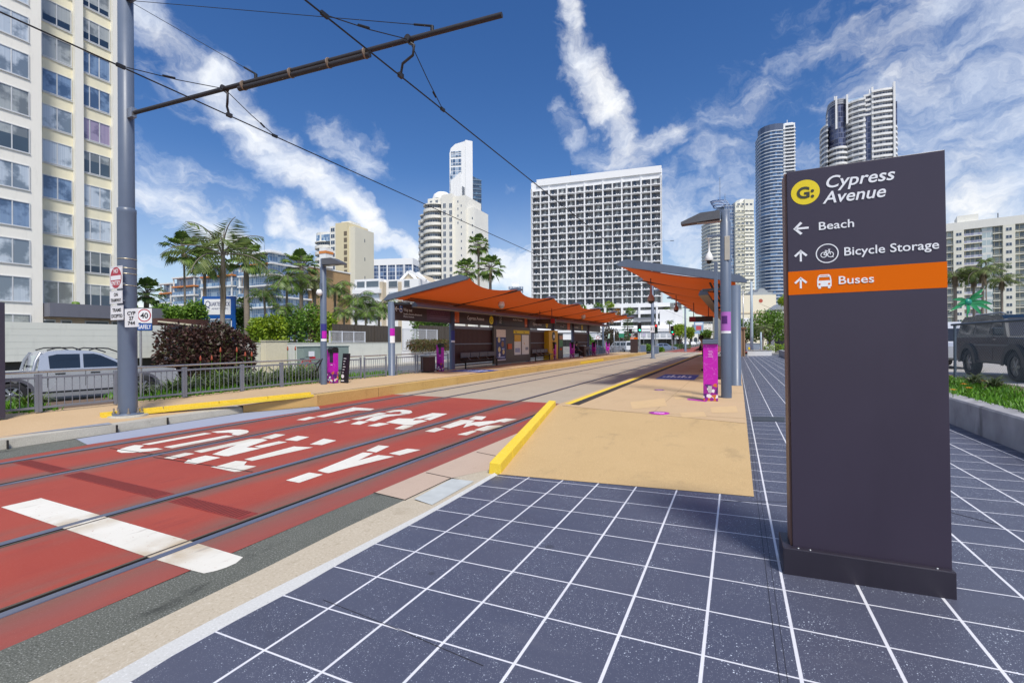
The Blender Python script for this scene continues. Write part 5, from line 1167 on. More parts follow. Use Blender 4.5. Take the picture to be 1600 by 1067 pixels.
# right post with grey slanted head and upright
m = G(1110.5, 626, .3)
r = thing('payment_post', 'slim magenta floral payment post with grey head beside the right lamp post', 'payment post', (m.x, m.y, .3), 0, 'magenta payment posts')
MB().box(-.16, .16, -.07, .07, 0, 1.36).build('body', FLORAL, r, .008); MB().box(-.17, .17, -.12, .09, 1.36, 1.47).build('head', BLUEGREY, r, .01); MB().box(.09, .17, -.02, .06, 1.47, 3.32).build('upright', BLUEGREY, r, .006); MB().box(-.15, .07, -.1, .0, 1.471, 1.5).build('reader', BLACK, r, .01); MB().box(-.055, .03, -.075, -.071, .2, .36).build('notice', mat('grey_notice', (.5, .47, .5), .5), r)
for k in range(5): MB().box(-.05 + .01 * (k % 2), .06 - .012 * (k % 3), -.073, -.0705, 1.05 + .035 * k, 1.062 + .035 * k).build('notice_line', mat('pale_pink_line', (.75, .4, .7), .5), r)
# black notice board
m = G(535.5, 598.5, .3)
r = thing('notice_board', 'black upright notice board with white marks beside the magenta post', 'notice board', (m.x, m.y + .05, .3), 0)
mb = MB(); mb.prism([(-.17, 0, 0), (.17, 0, 0), (.12, .16, 1.05), (-.2, .16, 1.05)], (0, .05, 0)); mb.build('board', BLACK, r)
mb = MB()
for k in range(6): mb.box(-.12, -.12 + .06 + .03 * (k % 3), .055 + .0 , .06, .38 + k * .1, .40 + k * .1)
o = mb.build('text_line', SIGNWHITE, r); o.location = (0, -.0, 0); o.rotation_euler = (-.151, 0, 0); o.location = (0, -.065, 0)
MB().disc((-.08, .025, .24), .07, 'y', 16).build('badge', SIGNWHITE, r); MB().box(-.14, .0, -.0, .01, .06, .1).build('badge_text', SIGNWHITE, r)
# bins
def bin_(label, x, y, w=.52, h=.78):
    r = thing('litter_bin', label, 'bin', (x, y, .3), 0, 'slatted litter bins'); n = 9; k = w / 2
    for s in range(4):
        mb = MB()
        for i in range(n): q = -k + w * i / n; mb.box(q + .005, q + w / n - .005, -k, -k + .02, .06, h)
        o = stuff(mb.build('side_slat', BROWN, r)); o.rotation_euler = (0, 0, pi / 2 * s)
    MB().box(-k + .03, k - .03, -k + .03, k - .03, 0, h - .02).build('liner', BLACK, r); MB().box(-k - .02, k + .02, -k - .02, k + .02, h + .0, h + .09).build('lid', GALV, r, .015); MB().tube([(-k + .1, 0, h + .09), (-k + .1, 0, h + .15), (k - .1, 0, h + .15), (k - .1, 0, h + .09)], .02, 6).build('hood', GALV, r)
    return r
m = G(668.5, 581.5, .3); bin_('brown slatted litter bin with grey lid by the left railing', m.x, m.y, .50, .74)
m = G(1125, 592, .3); bin_('brown slatted litter bin behind the right lamp post', m.x - .05, m.y, .5, .85)
m = G(910, 557, .3); bin_('small dark bin at the far end of the left shelter', m.x, m.y, .55, .95)
# lamp posts
def lamp(label, x, y, h, head, rad, L_=1.05):
    r = thing('lamp_post', label, 'street lamp', (x, y, .3), 0, 'station lamp posts'); s = head
    MB().lathe([(rad, 0), (rad, h - .3), (rad * .85, h - .28), (rad * .85, h), (0, h)], n=16).build('post', BLUEGREY, r)
    mb = MB(); mb.v += [(s * rad, -.17, h - .22), (s * rad, .17, h - .22), (s * L_, .14, h - .26), (s * L_, -.14, h - .26), (s * rad, -.17, h - .01), (s * rad, .17, h - .01), (s * L_ * .55, .16, h - .02), (s * L_ * .55, -.16, h - .02), (s * L_, .14, h - .20), (s * L_, -.14, h - .20)]
    for q in ((0, 1, 2, 3), (4, 7, 6, 5), (7, 9, 8, 6), (0, 4, 5, 1), (2, 8, 9, 3), (0, 3, 9, 7, 4), (1, 5, 6, 8, 2)): mb.f.append(q); mb.m.append(0); mb.sm.append(False)
    mb.build('lamp_head', mat('lamp_grey', (.10, .105, .12), .45), r); MB().box(s * L_ * .35 - .3, s * L_ * .35 + .3, -.1, .1, h - .262, h - .256).build('lens', mat('lamp_lens', (.4, .4, .38), .2), r)
    return r
PURPLE = mat('lilac_banner', (.45, .14, .52), .5)
def dome(parent, x, y, z, rod, sc=1.0):
    pass
rl = lamp('tall blue grey lamp post with camera arm on the right platform', -.27, 12.95, 4.72, -1, .125)
def wrap(r, rad, z0, z1, m, a0=-2.6, a1=-.5):
    MB().grid([[(rad * math.cos(a0 + (a1 - a0) * k / 9), rad * math.sin(a0 + (a1 - a0) * k / 9), z) for k in range(10)] for z in (z0, z1)], 0, True).build('sticker', m, r)
wrap(rl, .128, 1.62, 2.16, PURPLE); wrap(rl, .1295, 1.86, 2.06, mat('violet_disc', (.09, .015, .16), .5), -2.4, -1.3); wrap(rl, .130, 1.62, 1.68, SIGNWHITE); MB().box(-.02, .1, -.135, -.12, 3.45, 4.05).build('junction_box', mat('beige_box', (.45, .42, .36), .5), rl, .01)
MB().beam((0, -.05, 4.02 + .08), (-.42, -.05, 4.02 + .08), .05, .05).build('camera_arm', BLUEGREY, rl); MB().lathe([(.0, 4.07), (.09, 4.04), (.02, 4.02), (.02, 3.72), (.055, 3.66), (.09, 3.58), (.1, 3.52), (.09, 3.48)], (-.38, -.05, 0), 16).build('camera_housing', WHITE, rl); MB().lathe([(.06, 3.48), (.055, 3.42), (.0, 3.39)], (-.38, -.05, 0), 14).build('camera_dome', BLACK, rl)
m = G(506, 600.5, .3); ll_ = lamp('blue grey lamp post with round camera by the left railing', m.x, m.y, 4.35, 1, .105, .95)
wrap(ll_, .109, 1.55, 2.1, mat('navy_sticker', (.03, .03, .2), .5), -1.6, .4); wrap(ll_, .1105, 1.6, 1.85, MAGENTA, -1.2, .4); wrap(ll_, .111, 1.5, 1.58, SIGNWHITE, -1.6, .4)
MB().lathe([(0, .15), (.06, .14), (.1, .06), (.1, -.0), (.06, -.06), (0, -.08)], (.02, -.19, 3.13), 16).build('camera_housing', WHITE, ll_); MB().box(-.02, .06, -.14, -.1, 3.1, 3.5).build('camera_bracket', BLUEGREY, ll_); MB().tube([(-.1, -.05, .85), (-.25, -.12, .7), (-.2, -.14, .45), (.05, -.1, .9)], .02, 6).build('cable', BLACK, ll_)
# pendant cameras under the canopies
def pendant(label, x, y, ztop, zb, sc=1.0, m=WHITE):
    r = thing('pendant_camera', label, 'camera', (x, y, 0), 0, 'pendant cameras under the shelter roofs'); h = zb
    MB().tube([(0, 0, ztop), (0, 0, h + .55 * sc)], .018, 6).build('rod', DKGREY, r); MB().lathe([(.02, h + .55 * sc), (.03, h + .5 * sc), (.035 * sc, h + .2 * sc), (.09 * sc, h + .13 * sc), (.115 * sc, h + .03 * sc), (.11 * sc, h - .03 * sc)], n=16).build('housing', m, r); MB().lathe([(.1 * sc, h - .03 * sc), (.08 * sc, h - .09 * sc), (0, h - .12 * sc)], n=14).build('lens_dome', BLACK if m is not WHITE else mat('smoked_dome', (.45, .42, .4), .2), r)
TERR = mat('terracotta_housing', (.38, .2, .15), .5)
p = PX(783.5, 477, -11.4); pendant('white pendant camera under the near part of the left shelter roof', p.x, p.y, 4.05, p.z, 1.5)
p = PX(911.5, 495, -11.4); pendant('white pendant camera under the middle of the left shelter roof', p.x, p.y, 4.05, p.z, 1.6)
p = PX(956, 503, -11.4); pendant('white pendant camera under the far end of the left shelter roof', p.x, p.y, 4.05, p.z, 1.7)
p = PX(1017, 469, -3.0); pendant('dark topped pendant camera under the near part of the right shelter roof', p.x, p.y, 4.2, p.z, 1.15, TERR); p = PX(1056.5, 484, -3.0); pendant('small pendant camera farther under the right shelter roof', p.x, p.y, 4.2, p.z, 1.15, TERR)
# hanging departure displays
def display(label, x0, x1, y, z0, z1, redright):
    r = thing('departure_display', label, 'display', ((x0 + x1) / 2, y, 0), 0, 'hanging departure displays'); w = (x1 - x0) / 2; k = w * .55
    MB().box(-w, w, -.12, .12, z0, z1).build('case', mat('display_brown', (.035, .022, .02), .4), r, .01)
    MB().box(w - w * .42 if redright else -w, w if redright else -w + w * .55, -.124, -.119, z0 + .01, z1 - .01).build('red_panel', mat('display_red', (.32, .01, .02), .4), r)
    for s in (-.62, .62): MB().tube([(w * s, 0, z1), (w * s, 0, 4.0)], .025, 6).build('hanger', mat('hanger_maroon', (.15, .03, .03), .5), r)
    for k_ in range(2): MB().box(-w * .3, w * .4, -.1225, -.12, z0 + .12 + .13 * k_, z0 + .15 + .13 * k_).build('text_line', mat('dim_amber', (.10, .07, .04), .5), r)
a, b = PY(1077, 503, 30), PY(1114, 494, 30); display('hanging departure display with red left end under the right shelter', a.x, b.x, 30, a.z, b.z, False)
a, b = PY(838, 506, 29), PY(868, 498, 29); display('hanging departure display with red right end under the left shelter', a.x, b.x, 29, a.z, b.z, True)

# ================================================================== PEOPLE
def person(label, loc, rz, top, trousers, seated=True, hair=(.02, .015, .012), shoe=None, lean=.1, skin=(.42, .25, .17)):
    # seated or standing, always facing -y
    r = thing('person', label, 'person', loc, rz)
    def skinmesh(name, joints, edges, m, parent):
        me = bpy.data.meshes.new(name); me.from_pydata([j[0] for j in joints], edges, []); me.materials.append(m); o = put(name, me, parent)
        sk = o.modifiers.new('Skin', 'SKIN'); sk.use_smooth_shade = True
        for i, j in enumerate(joints): me.skin_vertices[0].data[i].radius = (j[1], j[1])
        me.skin_vertices[0].data[0].use_root = True
        s = o.modifiers.new('Subdivision', 'SUBSURF'); s.levels = 1; s.render_levels = 2; return o
    SK = mat('skin_%d' % int(skin[0] * 100), skin, .5, 0, .08, 8)
    # seated figure facing -y: pelvis at the seat
    J = [((0, 0, .55), .13), ((0, lean * .1 - .02, .75), .125), ((0, -lean, .98), .14), ((0, -lean * 1.25, 1.10), .055), ((0, -lean * 1.6, 1.17), .07), ((0, -lean * 1.75, 1.26), .092), ((0, -lean * 1.7, 1.33), .075),
         ((-.17, -lean, 1.02), .065), ((-.23, -.10 - lean, .78), .048), ((-.14, -.34, .66), .036), ((.17, -lean, 1.02), .065), ((.23, -.10 - lean, .78), .048), ((.14, -.34, .66), .036),
         ((-.10, -.05, .54), .105), ((-.13, -.46, .55), .07), ((-.14, -.50, .12), .048), ((-.15, -.64, .07), .042), ((.10, -.05, .54), .105), ((.13, -.46, .55), .07), ((.14, -.42, .12), .048), ((.15, -.56, .07), .042), ((-.10, -.40, .63), .026), ((.10, -.40, .63), .026)]
    if not seated:
        J = [((0, 0, .84), .125), ((0, -lean * .3, 1.02), .12), ((0, -lean, 1.26), .135), ((0, -lean * 1.3, 1.39), .055), ((0, -lean * 1.7, 1.46), .07), ((0, -lean * 1.85, 1.55), .092), ((0, -lean * 1.8, 1.62), .075),
             ((-.18, -lean, 1.30), .062), ((-.23, -.06 - lean, 1.04), .046), ((-.15, -.30 - lean, .98), .035), ((.18, -lean, 1.30), .062), ((.23, -.06 - lean, 1.04), .046), ((.15, -.30 - lean, .98), .035),
             ((-.10, 0, .82), .1), ((-.11, -.04, .46), .068), ((-.12, .02, .10), .046), ((-.12, -.10, .05), .04), ((.10, 0, .82), .1), ((.11, -.02, .46), .068), ((.12, .04, .10), .046), ((.12, -.08, .05), .04), ((-.12, -.36 - lean, .97), .025), ((.12, -.36 - lean, .97), .025)]
    E = [(0, 1), (1, 2), (2, 3), (3, 4), (4, 5), (5, 6), (2, 7), (7, 8), (8, 9), (9, 21), (2, 10), (10, 11), (11, 12), (12, 22), (0, 13), (13, 14), (14, 15), (15, 16), (0, 17), (17, 18), (18, 19), (19, 20)]
    skinmesh('body', J, E, SK, r)
    def shell(name, idx, grow, m):
        mp_ = {k: i for i, k in enumerate(idx)}; js = [(J[k][0], J[k][1] + grow) for k in idx]; es = [(mp_[a], mp_[b]) for a, b in E if a in mp_ and b in mp_]; skinmesh(name, js, es, m, r)
    shell('top', [0, 1, 2, 7, 8, 9, 10, 11, 12], .014, top); shell('trousers', [0, 13, 14, 15, 17, 18, 19], .013, trousers)
    for k in (16, 20):
        p = V(J[k][0]); MB().box(p.x - .045, p.x + .045, p.y - .09, p.y + .13, .0, .09).build('shoe', shoe or BLACK, r, .03)
    hp = V(J[5][0]); mb = MB(); mb.lathe([(0, .15), (.07, .13), (.105, .06), (.11, 0), (.1, -.05)], (hp.x, hp.y + .018, hp.z + .01), 14); mb.build('hair', mat('dark_hair', hair, .6, 0, .2, 30), r)
    for s in (-1, 1):
        MB().lathe([(0, .012), (.012, 0), (0, -.012)], (hp.x + s * .035, hp.y - .088, hp.z + .0), 8).build('eye', BLACK, r)
        hd = V(J[9 if s < 0 else 12][0])
        for f in range(4): MB().tube([hd + V((-s * .0 + (f - 1.5) * .018, -.06, -.01)), hd + V(((f - 1.5) * .02, -.10 + .006 * abs(f - 1.5), -.018)), hd + V(((f - 1.5) * .02, -.125 + .01 * abs(f - 1.5), -.04))], [.010, .009, .007], 6).build('finger', SK, r)
        MB().tube([hd + V((-s * .03, -.03, 0)), hd + V((-s * .05, -.06, -.01)), hd + V((-s * .05, -.085, -.02))], [.011, .01, .008], 6).build('thumb', SK, r)
    MB().lathe([(0, .03), (.014, -.01), (0, -.02)], (hp.x, hp.y - .10, hp.z - .02), 8).build('nose', SK, r); MB().box(hp.x - .022, hp.x + .022, hp.y - .093, hp.y - .085, hp.z - .058, hp.z - .05).build('mouth', mat('lips', (.3, .1, .09), .5), r)
    return r
DARKC = mat('black_clothing', (.012, .012, .016), .8, 0, .2, 5); GREYC = mat('grey_clothing', (.09, .09, .11), .8, 0, .2, 5)
person('person in black clothes standing and looking down behind the right payment post', (PY(1103.5, 545, 24).x, 24, .3), -pi / 2 + .5, DARKC, DARKC, seated=False, lean=.14)
person('person in a black coat sitting on the right shelter bench', (-.62, 25.0, .3), -pi / 2, mat('black_coat', (.018, .016, .02), .7), GREYC, lean=.02)
p = PX(900, 560, -13.0); person('person in dark clothes with white shoes sitting behind a magenta post', (-13.1, p.y, .3), pi / 2 + .2, DARKC, DARKC, shoe=SIGNWHITE)
# ================================================================== RIGHT SIDE: retaining wall, lawn, chain link fence, cars
RETW = mat('stained_concrete_wall', (.34, .335, .35), .85, 0, .45, 2.6, stain=.8, bump=.5, bscale=30)
r = thing('retaining_wall', 'low stained grey concrete retaining wall along the right edge of the footway', 'wall', (0, 0, 0))
WP = [(3.46, 3.0), (3.5, 8.75), (3.54, 11.4), (3.7, 25), (3.95, 45), (3.98, 58)]
for i, (a, b) in enumerate(zip(WP, WP[1:])):
    A_, B_ = V((a[0], a[1], 0)), V((b[0], b[1] - .015, 0)); za, zb = .66, .66 if i < 3 else .55
    mb = MB(); q = [(A_.x, A_.y, -.3), (A_.x + .26, A_.y, -.3), (A_.x + .26, A_.y, za + .02), (A_.x + .02, A_.y, za), (A_.x, A_.y, za - .03)]; p2_ = [(B_.x + (u - A_.x), B_.y, z) for u, _, z in q]
    mb.poly(q); mb.poly(p2_[::-1])
    for k in range(5): mb.poly([q[k], q[(k + 1) % 5], p2_[(k + 1) % 5], p2_[k]])
    mb.build('wall_section', RETW, r, .012)
sheet('lawn', [(3.72, 3, .60), (3.78, 11.4, .62), (3.95, 25, .6), (4.2, 45, .5), (4.25, 58, .5), (6.2, 58, .52), (6.0, 25, .62), (5.6, 11, .70), (5.6, 3, .70)], SOIL)
sheet('car_park', [(5.6, 2, .55), (5.6, 11, .55), (6.0, 25, .55), (6.2, 58, .5), (60, 58, .5), (60, 2, .55)], aggregate('pale_car_park', (.36, .34, .32), (.44, .42, .4), (.5, .48, .46), 60, df=.2, bump=.1))
mb = MB(); R = random.Random(3)
for _ in range(9500):
    y = 9.2 + (R.random() ** 1.4) * 14; x = R.uniform(3.74 + .006 * (y - 9), 5.5); p = V((x, y, .6)); d = V((R.uniform(-.8, .8), R.uniform(-.8, .8), 1)).normalized(); leafquad(mb, p, d, rvec(R), R.uniform(.09, .2), .03)
o = stuff(mb.build('lawn_grass', GRASSM)); tag(o, 'bright green grass strip on top of the concrete retaining wall', 'grass')
OFL = mat('orange_petal', (.75, .25, .01), .5)
fl = MB(); 
for k in range(8): a = 2 * pi * k / 8; fl.poly([(0, 0, .0), (.035 * math.cos(a - .3), .035 * math.sin(a - .3), .012), (.07 * math.cos(a), .07 * math.sin(a), .0), (.035 * math.cos(a + .3), .035 * math.sin(a + .3), .012)])
flm = fl.mesh('petals', OFL); st = MB().tube([(0, 0, 0), (0, 0, .2)], .006, 5).mesh('stem', LEAF_M)
for (px, py, w_) in ((1506, 600, 'highest of them near the fence'), (1513.5, 606, 'lower right of the group'), (1489, 609, 'lowest left one beside the sign'), (1538, 595, 'right one under the dark four wheel drive')):
    p = G(px, py, .80); t_ = thing('orange_flower', 'orange daisy flower in the grass strip, ' + w_, 'flower', (p.x, p.y, .6), 0, 'orange flowers in the grass'); put('stem', st, t_); put('petals', flm, t_, 0, (0, 0, .2))
mb_ = strap_clump(60, .55, 77).mesh('foliage', STRAP2)
for px, w_ in ((1522, 'left'), (1552, 'right')):
    p = PX(px, 590, 5.0); t_ = thing('strap_leaf_plant', 'spiky weed clump at the foot of the chain link fence, %s one' % w_, 'plant', (5.0, p.y, .66), 0, 'weeds under the chain link fence'); put('foliage', mb_, t_)
# chain link fence
XF2 = 5.25; y0, y1 = 9.0, PX(1490, 589, XF2).y
r = thing('chain_link_fence', 'grey chain link fence above the grass strip in front of the black car', 'fence', (XF2, y0, .7)); L_ = y1 - y0; hh = 1.43
FZ = mat('fence_wire', (.075, .105, .145), .5, .2, .2, 6)
MB().tube([(0, 0, hh), (0, L_ + .1, hh)], .03, 10).build('top_rail', FZ, r)
for y in (L_, L_ - 6.2): MB().tube([(.03, y, -.2), (.03, y, hh + .03)], .032, 10).build('post', FZ, r)
mb = MB(); s = .078; n = int((L_ + hh) / s)
for i in range(n):
    for sg in (1, -1):
        ya = i * s - (hh if sg > 0 else 0); a = [ya, 0.0]; b = [ya + hh * sg if sg > 0 else ya - hh, hh]
        if sg < 0: a = [i * s, 0.0]; b = [i * s - hh, hh]
        (u0, v0), (u1, v1) = a, b; t0, t1 = 0.0, 1.0
        for lo, hi in ((0, L_),):
            du = u1 - u0
            ta, tb = (lo - u0) / du, (hi - u0) / du; t0 = max(t0, min(ta, tb)); t1 = min(t1, max(ta, tb))
        if t1 - t0 < .02: continue
        P0, P1 = (sg * .003, u0 + (u1 - u0) * t0, v0 + (v1 - v0) * t0 + .02), (sg * .003, u0 + (u1 - u0) * t1, v0 + (v1 - v0) * t1 + .0)
        mb.tube([P0, P1], .0019, 3, caps=False)
mb.build('wire_mesh', FZ, r)
# black four wheel drive
BLKP = mat('black_car_paint', (.008, .017, .030), .2, .0, .05, 1, spec=.5, coat=.25)
def suv_extra(r, h, hw):
    for s in (1, -1):
        for x, rad in ((.95, .42), (3.82, .42)):
            mb = MB(); n = 12
            for k in range(n):
                a, b = pi * k / n, pi * (k + 1) / n
                mb.poly([(x + rr * math.cos(t), s * (h + .055), .42 + rr * math.sin(t)) for rr, t in ((rad * 1.14, a), (rad * 1.5, a), (rad * 1.5, b), (rad * 1.14, b))]); mb.poly([(x + rad * 1.5 * math.cos(t), s * (h + q), .42 + rad * 1.5 * math.sin(t)) for t, q in ((a, .055), (b, .055), (b, -.02), (a, -.02))])
            mb.build('arch_flare', mat('flare_black', (.03, .032, .036), .5), r)
        MB().box(1.55, 3.2, s * h - .02, s * h + .06, .45, .52).build('side_step', BLACK, r, .015); MB().box(1.35, 3.5, s * h - .004, s * h + .012, .98, 1.03).build('side_trim', mat('trim_grey', (.12, .13, .14), .4), r); MB().box(2.62, 2.8, s * h - .01, s * h + .02, 1.16, 1.2).build('door_handle', GALV, r)
        MB().box(-.09, .09, -.12, .12, -.1, .12).build('mirror', BLKP, r, .03, (3.25, s * (h + .14), 1.4)); MB().box(4.42, 4.5, s * h - .006, s * h + .012, .98, 1.05).build('side_lamp', ORANGE, r)
        MB().box(2.56, 2.57, s * h - .003, s * h + .003, .5, 1.3).build('door_gap', BLACK, r); MB().box(3.42, 3.43, s * h - .003, s * h + .003, .5, 1.3).build('door_gap', BLACK, r)
    MB().tube([(.6, h - .28, 1.93), (.8, h - .28, 1.98), (2.4, h - .28, 1.98), (2.6, h - .28, 1.93)], .025, 8).build('roof_rail', GALV, r); MB().tube([(.6, -h + .28, 1.93), (.8, -h + .28, 1.98), (2.4, -h + .28, 1.98), (2.6, -h + .28, 1.93)], .025, 8).build('roof_rail', GALV, r)
    MB().box(4.68, 4.75, -.7, .7, .75, 1.05).build('grille', GALV, r)
w1, w2 = G(1512, 586, .55), G(1595, 598, .55); sc = (w1 - w2).length / 2.87
vehicle('four_wheel_drive', 'boxy black four wheel drive parked behind the chain link fence', 'car', (w1.x + 1.02, w1.y + .95 * sc, .55), -pi / 2,
    [(0, .6), (.08, .52), 'R', (1.5, .5), (3.2, .5), 'F', (4.4, .55), (4.72, .58), (4.75, 1.0), (4.65, 1.14), (3.45, 1.24), (3.3, 1.24), (.06, 1.24), (0, 1.0)],
    [(.03, 1.22), (3.42, 1.22), (2.98, 1.78), (2.75, 1.90), (1.6, 1.95), (.3, 1.93), (.1, 1.8)], 1.24, 1.96, [(.95, .42), (3.82, .42)], BLKP,
    [[(.25, 1.34), (1.25, 1.34), (1.25, 1.76), (.33, 1.76)], [(1.4, 1.34), (2.3, 1.34), (2.3, 1.77), (1.4, 1.77)], [(2.4, 1.34), (3.15, 1.34), (2.88, 1.72), (2.78, 1.77), (2.4, 1.77)]], [(3.38, 1.28, 2.96, 1.8), (.05, 1.3, .11, 1.74)], suv_extra, tumble=.2)
# simple traffic further off
def car(label, loc, heading, paint, kind='sedan', group='cars in the street'):
    if kind == 'van':
        return vehicle('parked_van', label, 'van', loc, heading, [(0, .4), 'R', (1.4, .35), (3.3, .35), 'F', (4.5, .38), (4.75, .45), (4.7, .9), (4.45, 1.05), (.02, 1.05)], [(.02, 1.0), (4.4, 1.0), (3.8, 1.6), (3.5, 1.9), (.1, 1.95)], 1.05, 1.8, [(.85, .33), (3.75, .33)], paint, [[(.3, 1.15), (1.6, 1.15), (1.6, 1.7), (.3, 1.7)], [(1.75, 1.15), (2.8, 1.15), (2.8, 1.7), (1.75, 1.7)], [(2.95, 1.15), (4.0, 1.15), (3.6, 1.7), (2.95, 1.7)]], [(4.3, 1.1, 3.78, 1.62), (.03, 1.15, .08, 1.75)], None, .12, group)
    return vehicle('parked_car', label, 'car', loc, heading, [(0, .45), (.1, .35), 'R', (1.4, .3), (3.2, .3), 'F', (4.3, .33), (4.5, .45), (4.45, .7), (4.2, .82), (3.3, .92), (.3, .95), (.02, .85)], [(.35, .9), (3.35, .88), (2.65, 1.35), (2.3, 1.45), (1.3, 1.46), (.9, 1.38)], .92, 1.76, [(.85, .31), (3.65, .31)], paint, [[(.85, .98), (1.75, .98), (1.75, 1.36), (1.05, 1.33)], [(1.85, .98), (3.0, .98), (2.5, 1.32), (2.3, 1.36), (1.85, 1.36)]], [(3.25, .95, 2.62, 1.36), (.5, .98, .95, 1.38)], None, .25, group)
p = G(1497, 575, .55); car('silver four wheel drive wagon behind the black one at the sign edge', (p.x - .3, p.y + 3.6, .55), -pi / 2, SILVER, 'van', 'cars behind the chain link fence')
# palms, green flower sculpture and shrub behind the cars
for args in (('windblown palm partly hidden behind the big sign', 1493, 428, 27, 60, 'windy', 20, dict(r=.2, lm='s')), ('tall windblown palm right of the green sculpture', 1535, 422, 30, 58, 'windy', 21, dict(r=.16, lm='s')), ('windblown palm left of the tall one, over the green sculpture', 1522, 428, 27, 60, 'windy', 22, dict(r=.15)), ('slim windblown palm at the right picture edge', 1566, 436, 24, 60, 'windy', 23, dict(r=.14, lm='s')), ('small palm top against the cream apartments', 1541, 407, 12, 70, 'windy', 24, dict(r=.1, dead=False))):
    palm_px(*args[:7], **args[7])
p = PD(1511, 472, 40); GRN = mat('bright_green_plastic', (.012, .20, .07), .3)
r = thing('flower_sculpture', 'bright green star flower sculpture with long petals behind the parked cars', 'sculpture', (p.x, p.y, .5)); zc = p.z - .5
MB().tube([(0, 0, 0), (0, 0, zc)], .05, 8).build('stem', GRN, r); MB().lathe([(0, -.3), (.25, -.2), (.32, 0), (.25, .2), (0, .3)], (0, 0, zc), 14).build('centre', mat('teal_plastic', (.01, .22, .17), .35), r)
for k in range(9):
    a = (.12, .75, .95, 2.75, 2.95, 3.35, 4.3, 5.6, 6.1)[k]; d = RT * math.cos(a) + V((0, 0, 1)) * math.sin(a); s_ = (RT * -math.sin(a) + V((0, 0, 1)) * math.cos(a)); c = V((0, 0, zc)); L2 = (1.9, 1.5, 1.9, 1.7, 1.2, 1.9, .8, 1.2, 1.9)[k]
    mb = MB(); rows = []
    for i in range(7): u = i / 6; q = c + d * (L2 * u) + FW * (-.35 * math.sin(u * 2)) + V((0, 0, -.45 * u * u)); w_ = .17 * math.sin(pi * (.12 + .85 * u)) ; rows.append([q - s_ * w_, q + FW * .05, q + s_ * w_])
    mb.grid(rows, 0, True).build('petal', GRN, r)
p = PD(1495, 493, 44); bush('shrub', 'round yellow green shrub above the silver car at the sign edge', 'bush', (p.x, p.y, .5), [(0, 0, 1.6, 1.6, 1.3, 1.2), (.9, 0, 1.3, 1.2, 1, 1)], 1500, .25, 60, LEAF_Y)
# far end of the footway
p = PV(1157, 557.2); k = PD(1157, 557.2, 1); D = (p - CAMP).dot(FW)
r = thing('timber_screen', 'tall brown timber screen box at the far end of the right platform', 'screen', (PV(1151, 557).x, p.y, p.z)); hz = PY(1157, 512, p.y).z - p.z; w_ = PY(1163.5, 540, p.y).x - PV(1151, 557).x
TIM = mat('brown_timber', (.16, .085, .045), .7, 0, .25, 3, sc=(.5, 1, 6)); MB().box(0, w_, 0, 2.5, .1, hz - .15).build('panel', TIM, r)
for x in (.02, w_ * .62, w_ - .02): MB().box(x - .07, x + .07, -.06, 0, 0, hz).build('post', mat('pale_timber', (.30, .19, .12), .7), r)
MB().box(-.15, w_ + .2, -.15, 2.6, hz - .15, hz + .05).build('cap', TIM, r); MB().box(.1, w_ * .5, .2, .9, hz + .05, hz + .75).build('top_box', PANELG, r)
p = PY(1168, 551, 60.6); q = PY(1206, 551, 60.6)
r = thing('boundary_wall', 'low white wall closing the far end of the dark paved footway', 'wall', (p.x, 60.6, -.1)); MB().box(0, q.x - p.x, 0, .3, -.2, .62).build('wall_face', WHITE, r); MB().box(-.05, q.x - p.x + .05, -.04, .34, .62, .69).build('coping', KERB2, r)
p = PD(1166.5, 545, 72); q = PD(1186, 545, 72); r = thing('skip_box', 'grey blue steel box with a yellow mark beyond the white end wall', 'container', (p.x, p.y, -.2), YAW); w_ = (q - p).length; MB().prism([(0, 0, .1), (w_, 0, .1), (w_ + .2, 0, 1.35), (-.1, 0, 1.35)], (0, 1.6, 0)).build('body', mat('steel_blue_paint', (.22, .28, .36), .5, 0, .15, 2), r); MB().box(-.15, w_ + .25, -.05, 1.65, 1.35, 1.45).build('lid', GALV, r); MB().box(.25, .55, -.05, .0, .5, .85).build('notice', YELLOW, r)
def pole(label, px, pyt, D, rad, cat='pole', m=None, arm=None, zb=-.2):
    t_ = PD(px, pyt, D); r = thing('street_pole', label, cat, (t_.x, t_.y, zb), YAW, 'poles along the street'); h = t_.z - zb
    MB().lathe([(rad * 1.2, 0), (rad, h * .5), (rad * .8, h), (0, h)], n=10).build('shaft', m or GALV, r)
    if arm:
        for s in arm: MB().tube([(0, 0, h - .05), (s * 1.2, 0, h + .9), (s * 3.0, 0, h + 1.35), (s * 5.2, 0, h + 1.4)], [.09, .07, .05, .04], 8).build('arm', m or GALV, r); MB().box(s * 5.2 - .45, s * 5.2 + .45, -.14, .14, h + 1.36, h + 1.48).build('luminaire', mat('lamp_grey', (.10, .105, .12), .45), r)
    return r
pole('thick pale blue pole beyond the end of the footway', 1174, 440, 70, .2, m=mat('pale_blue_pole', (.33, .40, .47), .5)); pole('thin grey pole behind the timber screen', 1161, 452, 78, .09); pole('short pale pole in front of the round green tree', 1189, 519, 66, .13, m=mat('pale_blue_pole', (.33, .40, .47), .5))
c = PD(1203, 508, 78); k_ = 78 / FPX
tree('street_tree', 'big round green tree beyond the footway end', 'tree', (c.x, c.y, -.2), 6.2, [(-1.2, 0, c.z + .2, 2.2, 2.2, 2.3), (1.2, 0, c.z + .3, 2.1, 2, 2.2), (0, -.6, c.z + 1.0, 2.3, 2, 1.7), (-2.0, 0, c.z - .8, 1.4, 1.6, 1.4), (2.0, 0, c.z - .8, 1.5, 1.6, 1.4), (.2, -1.2, c.z - .8, 2.2, 1.6, 1.6)], 4200, .42, 41, LEAF_M)
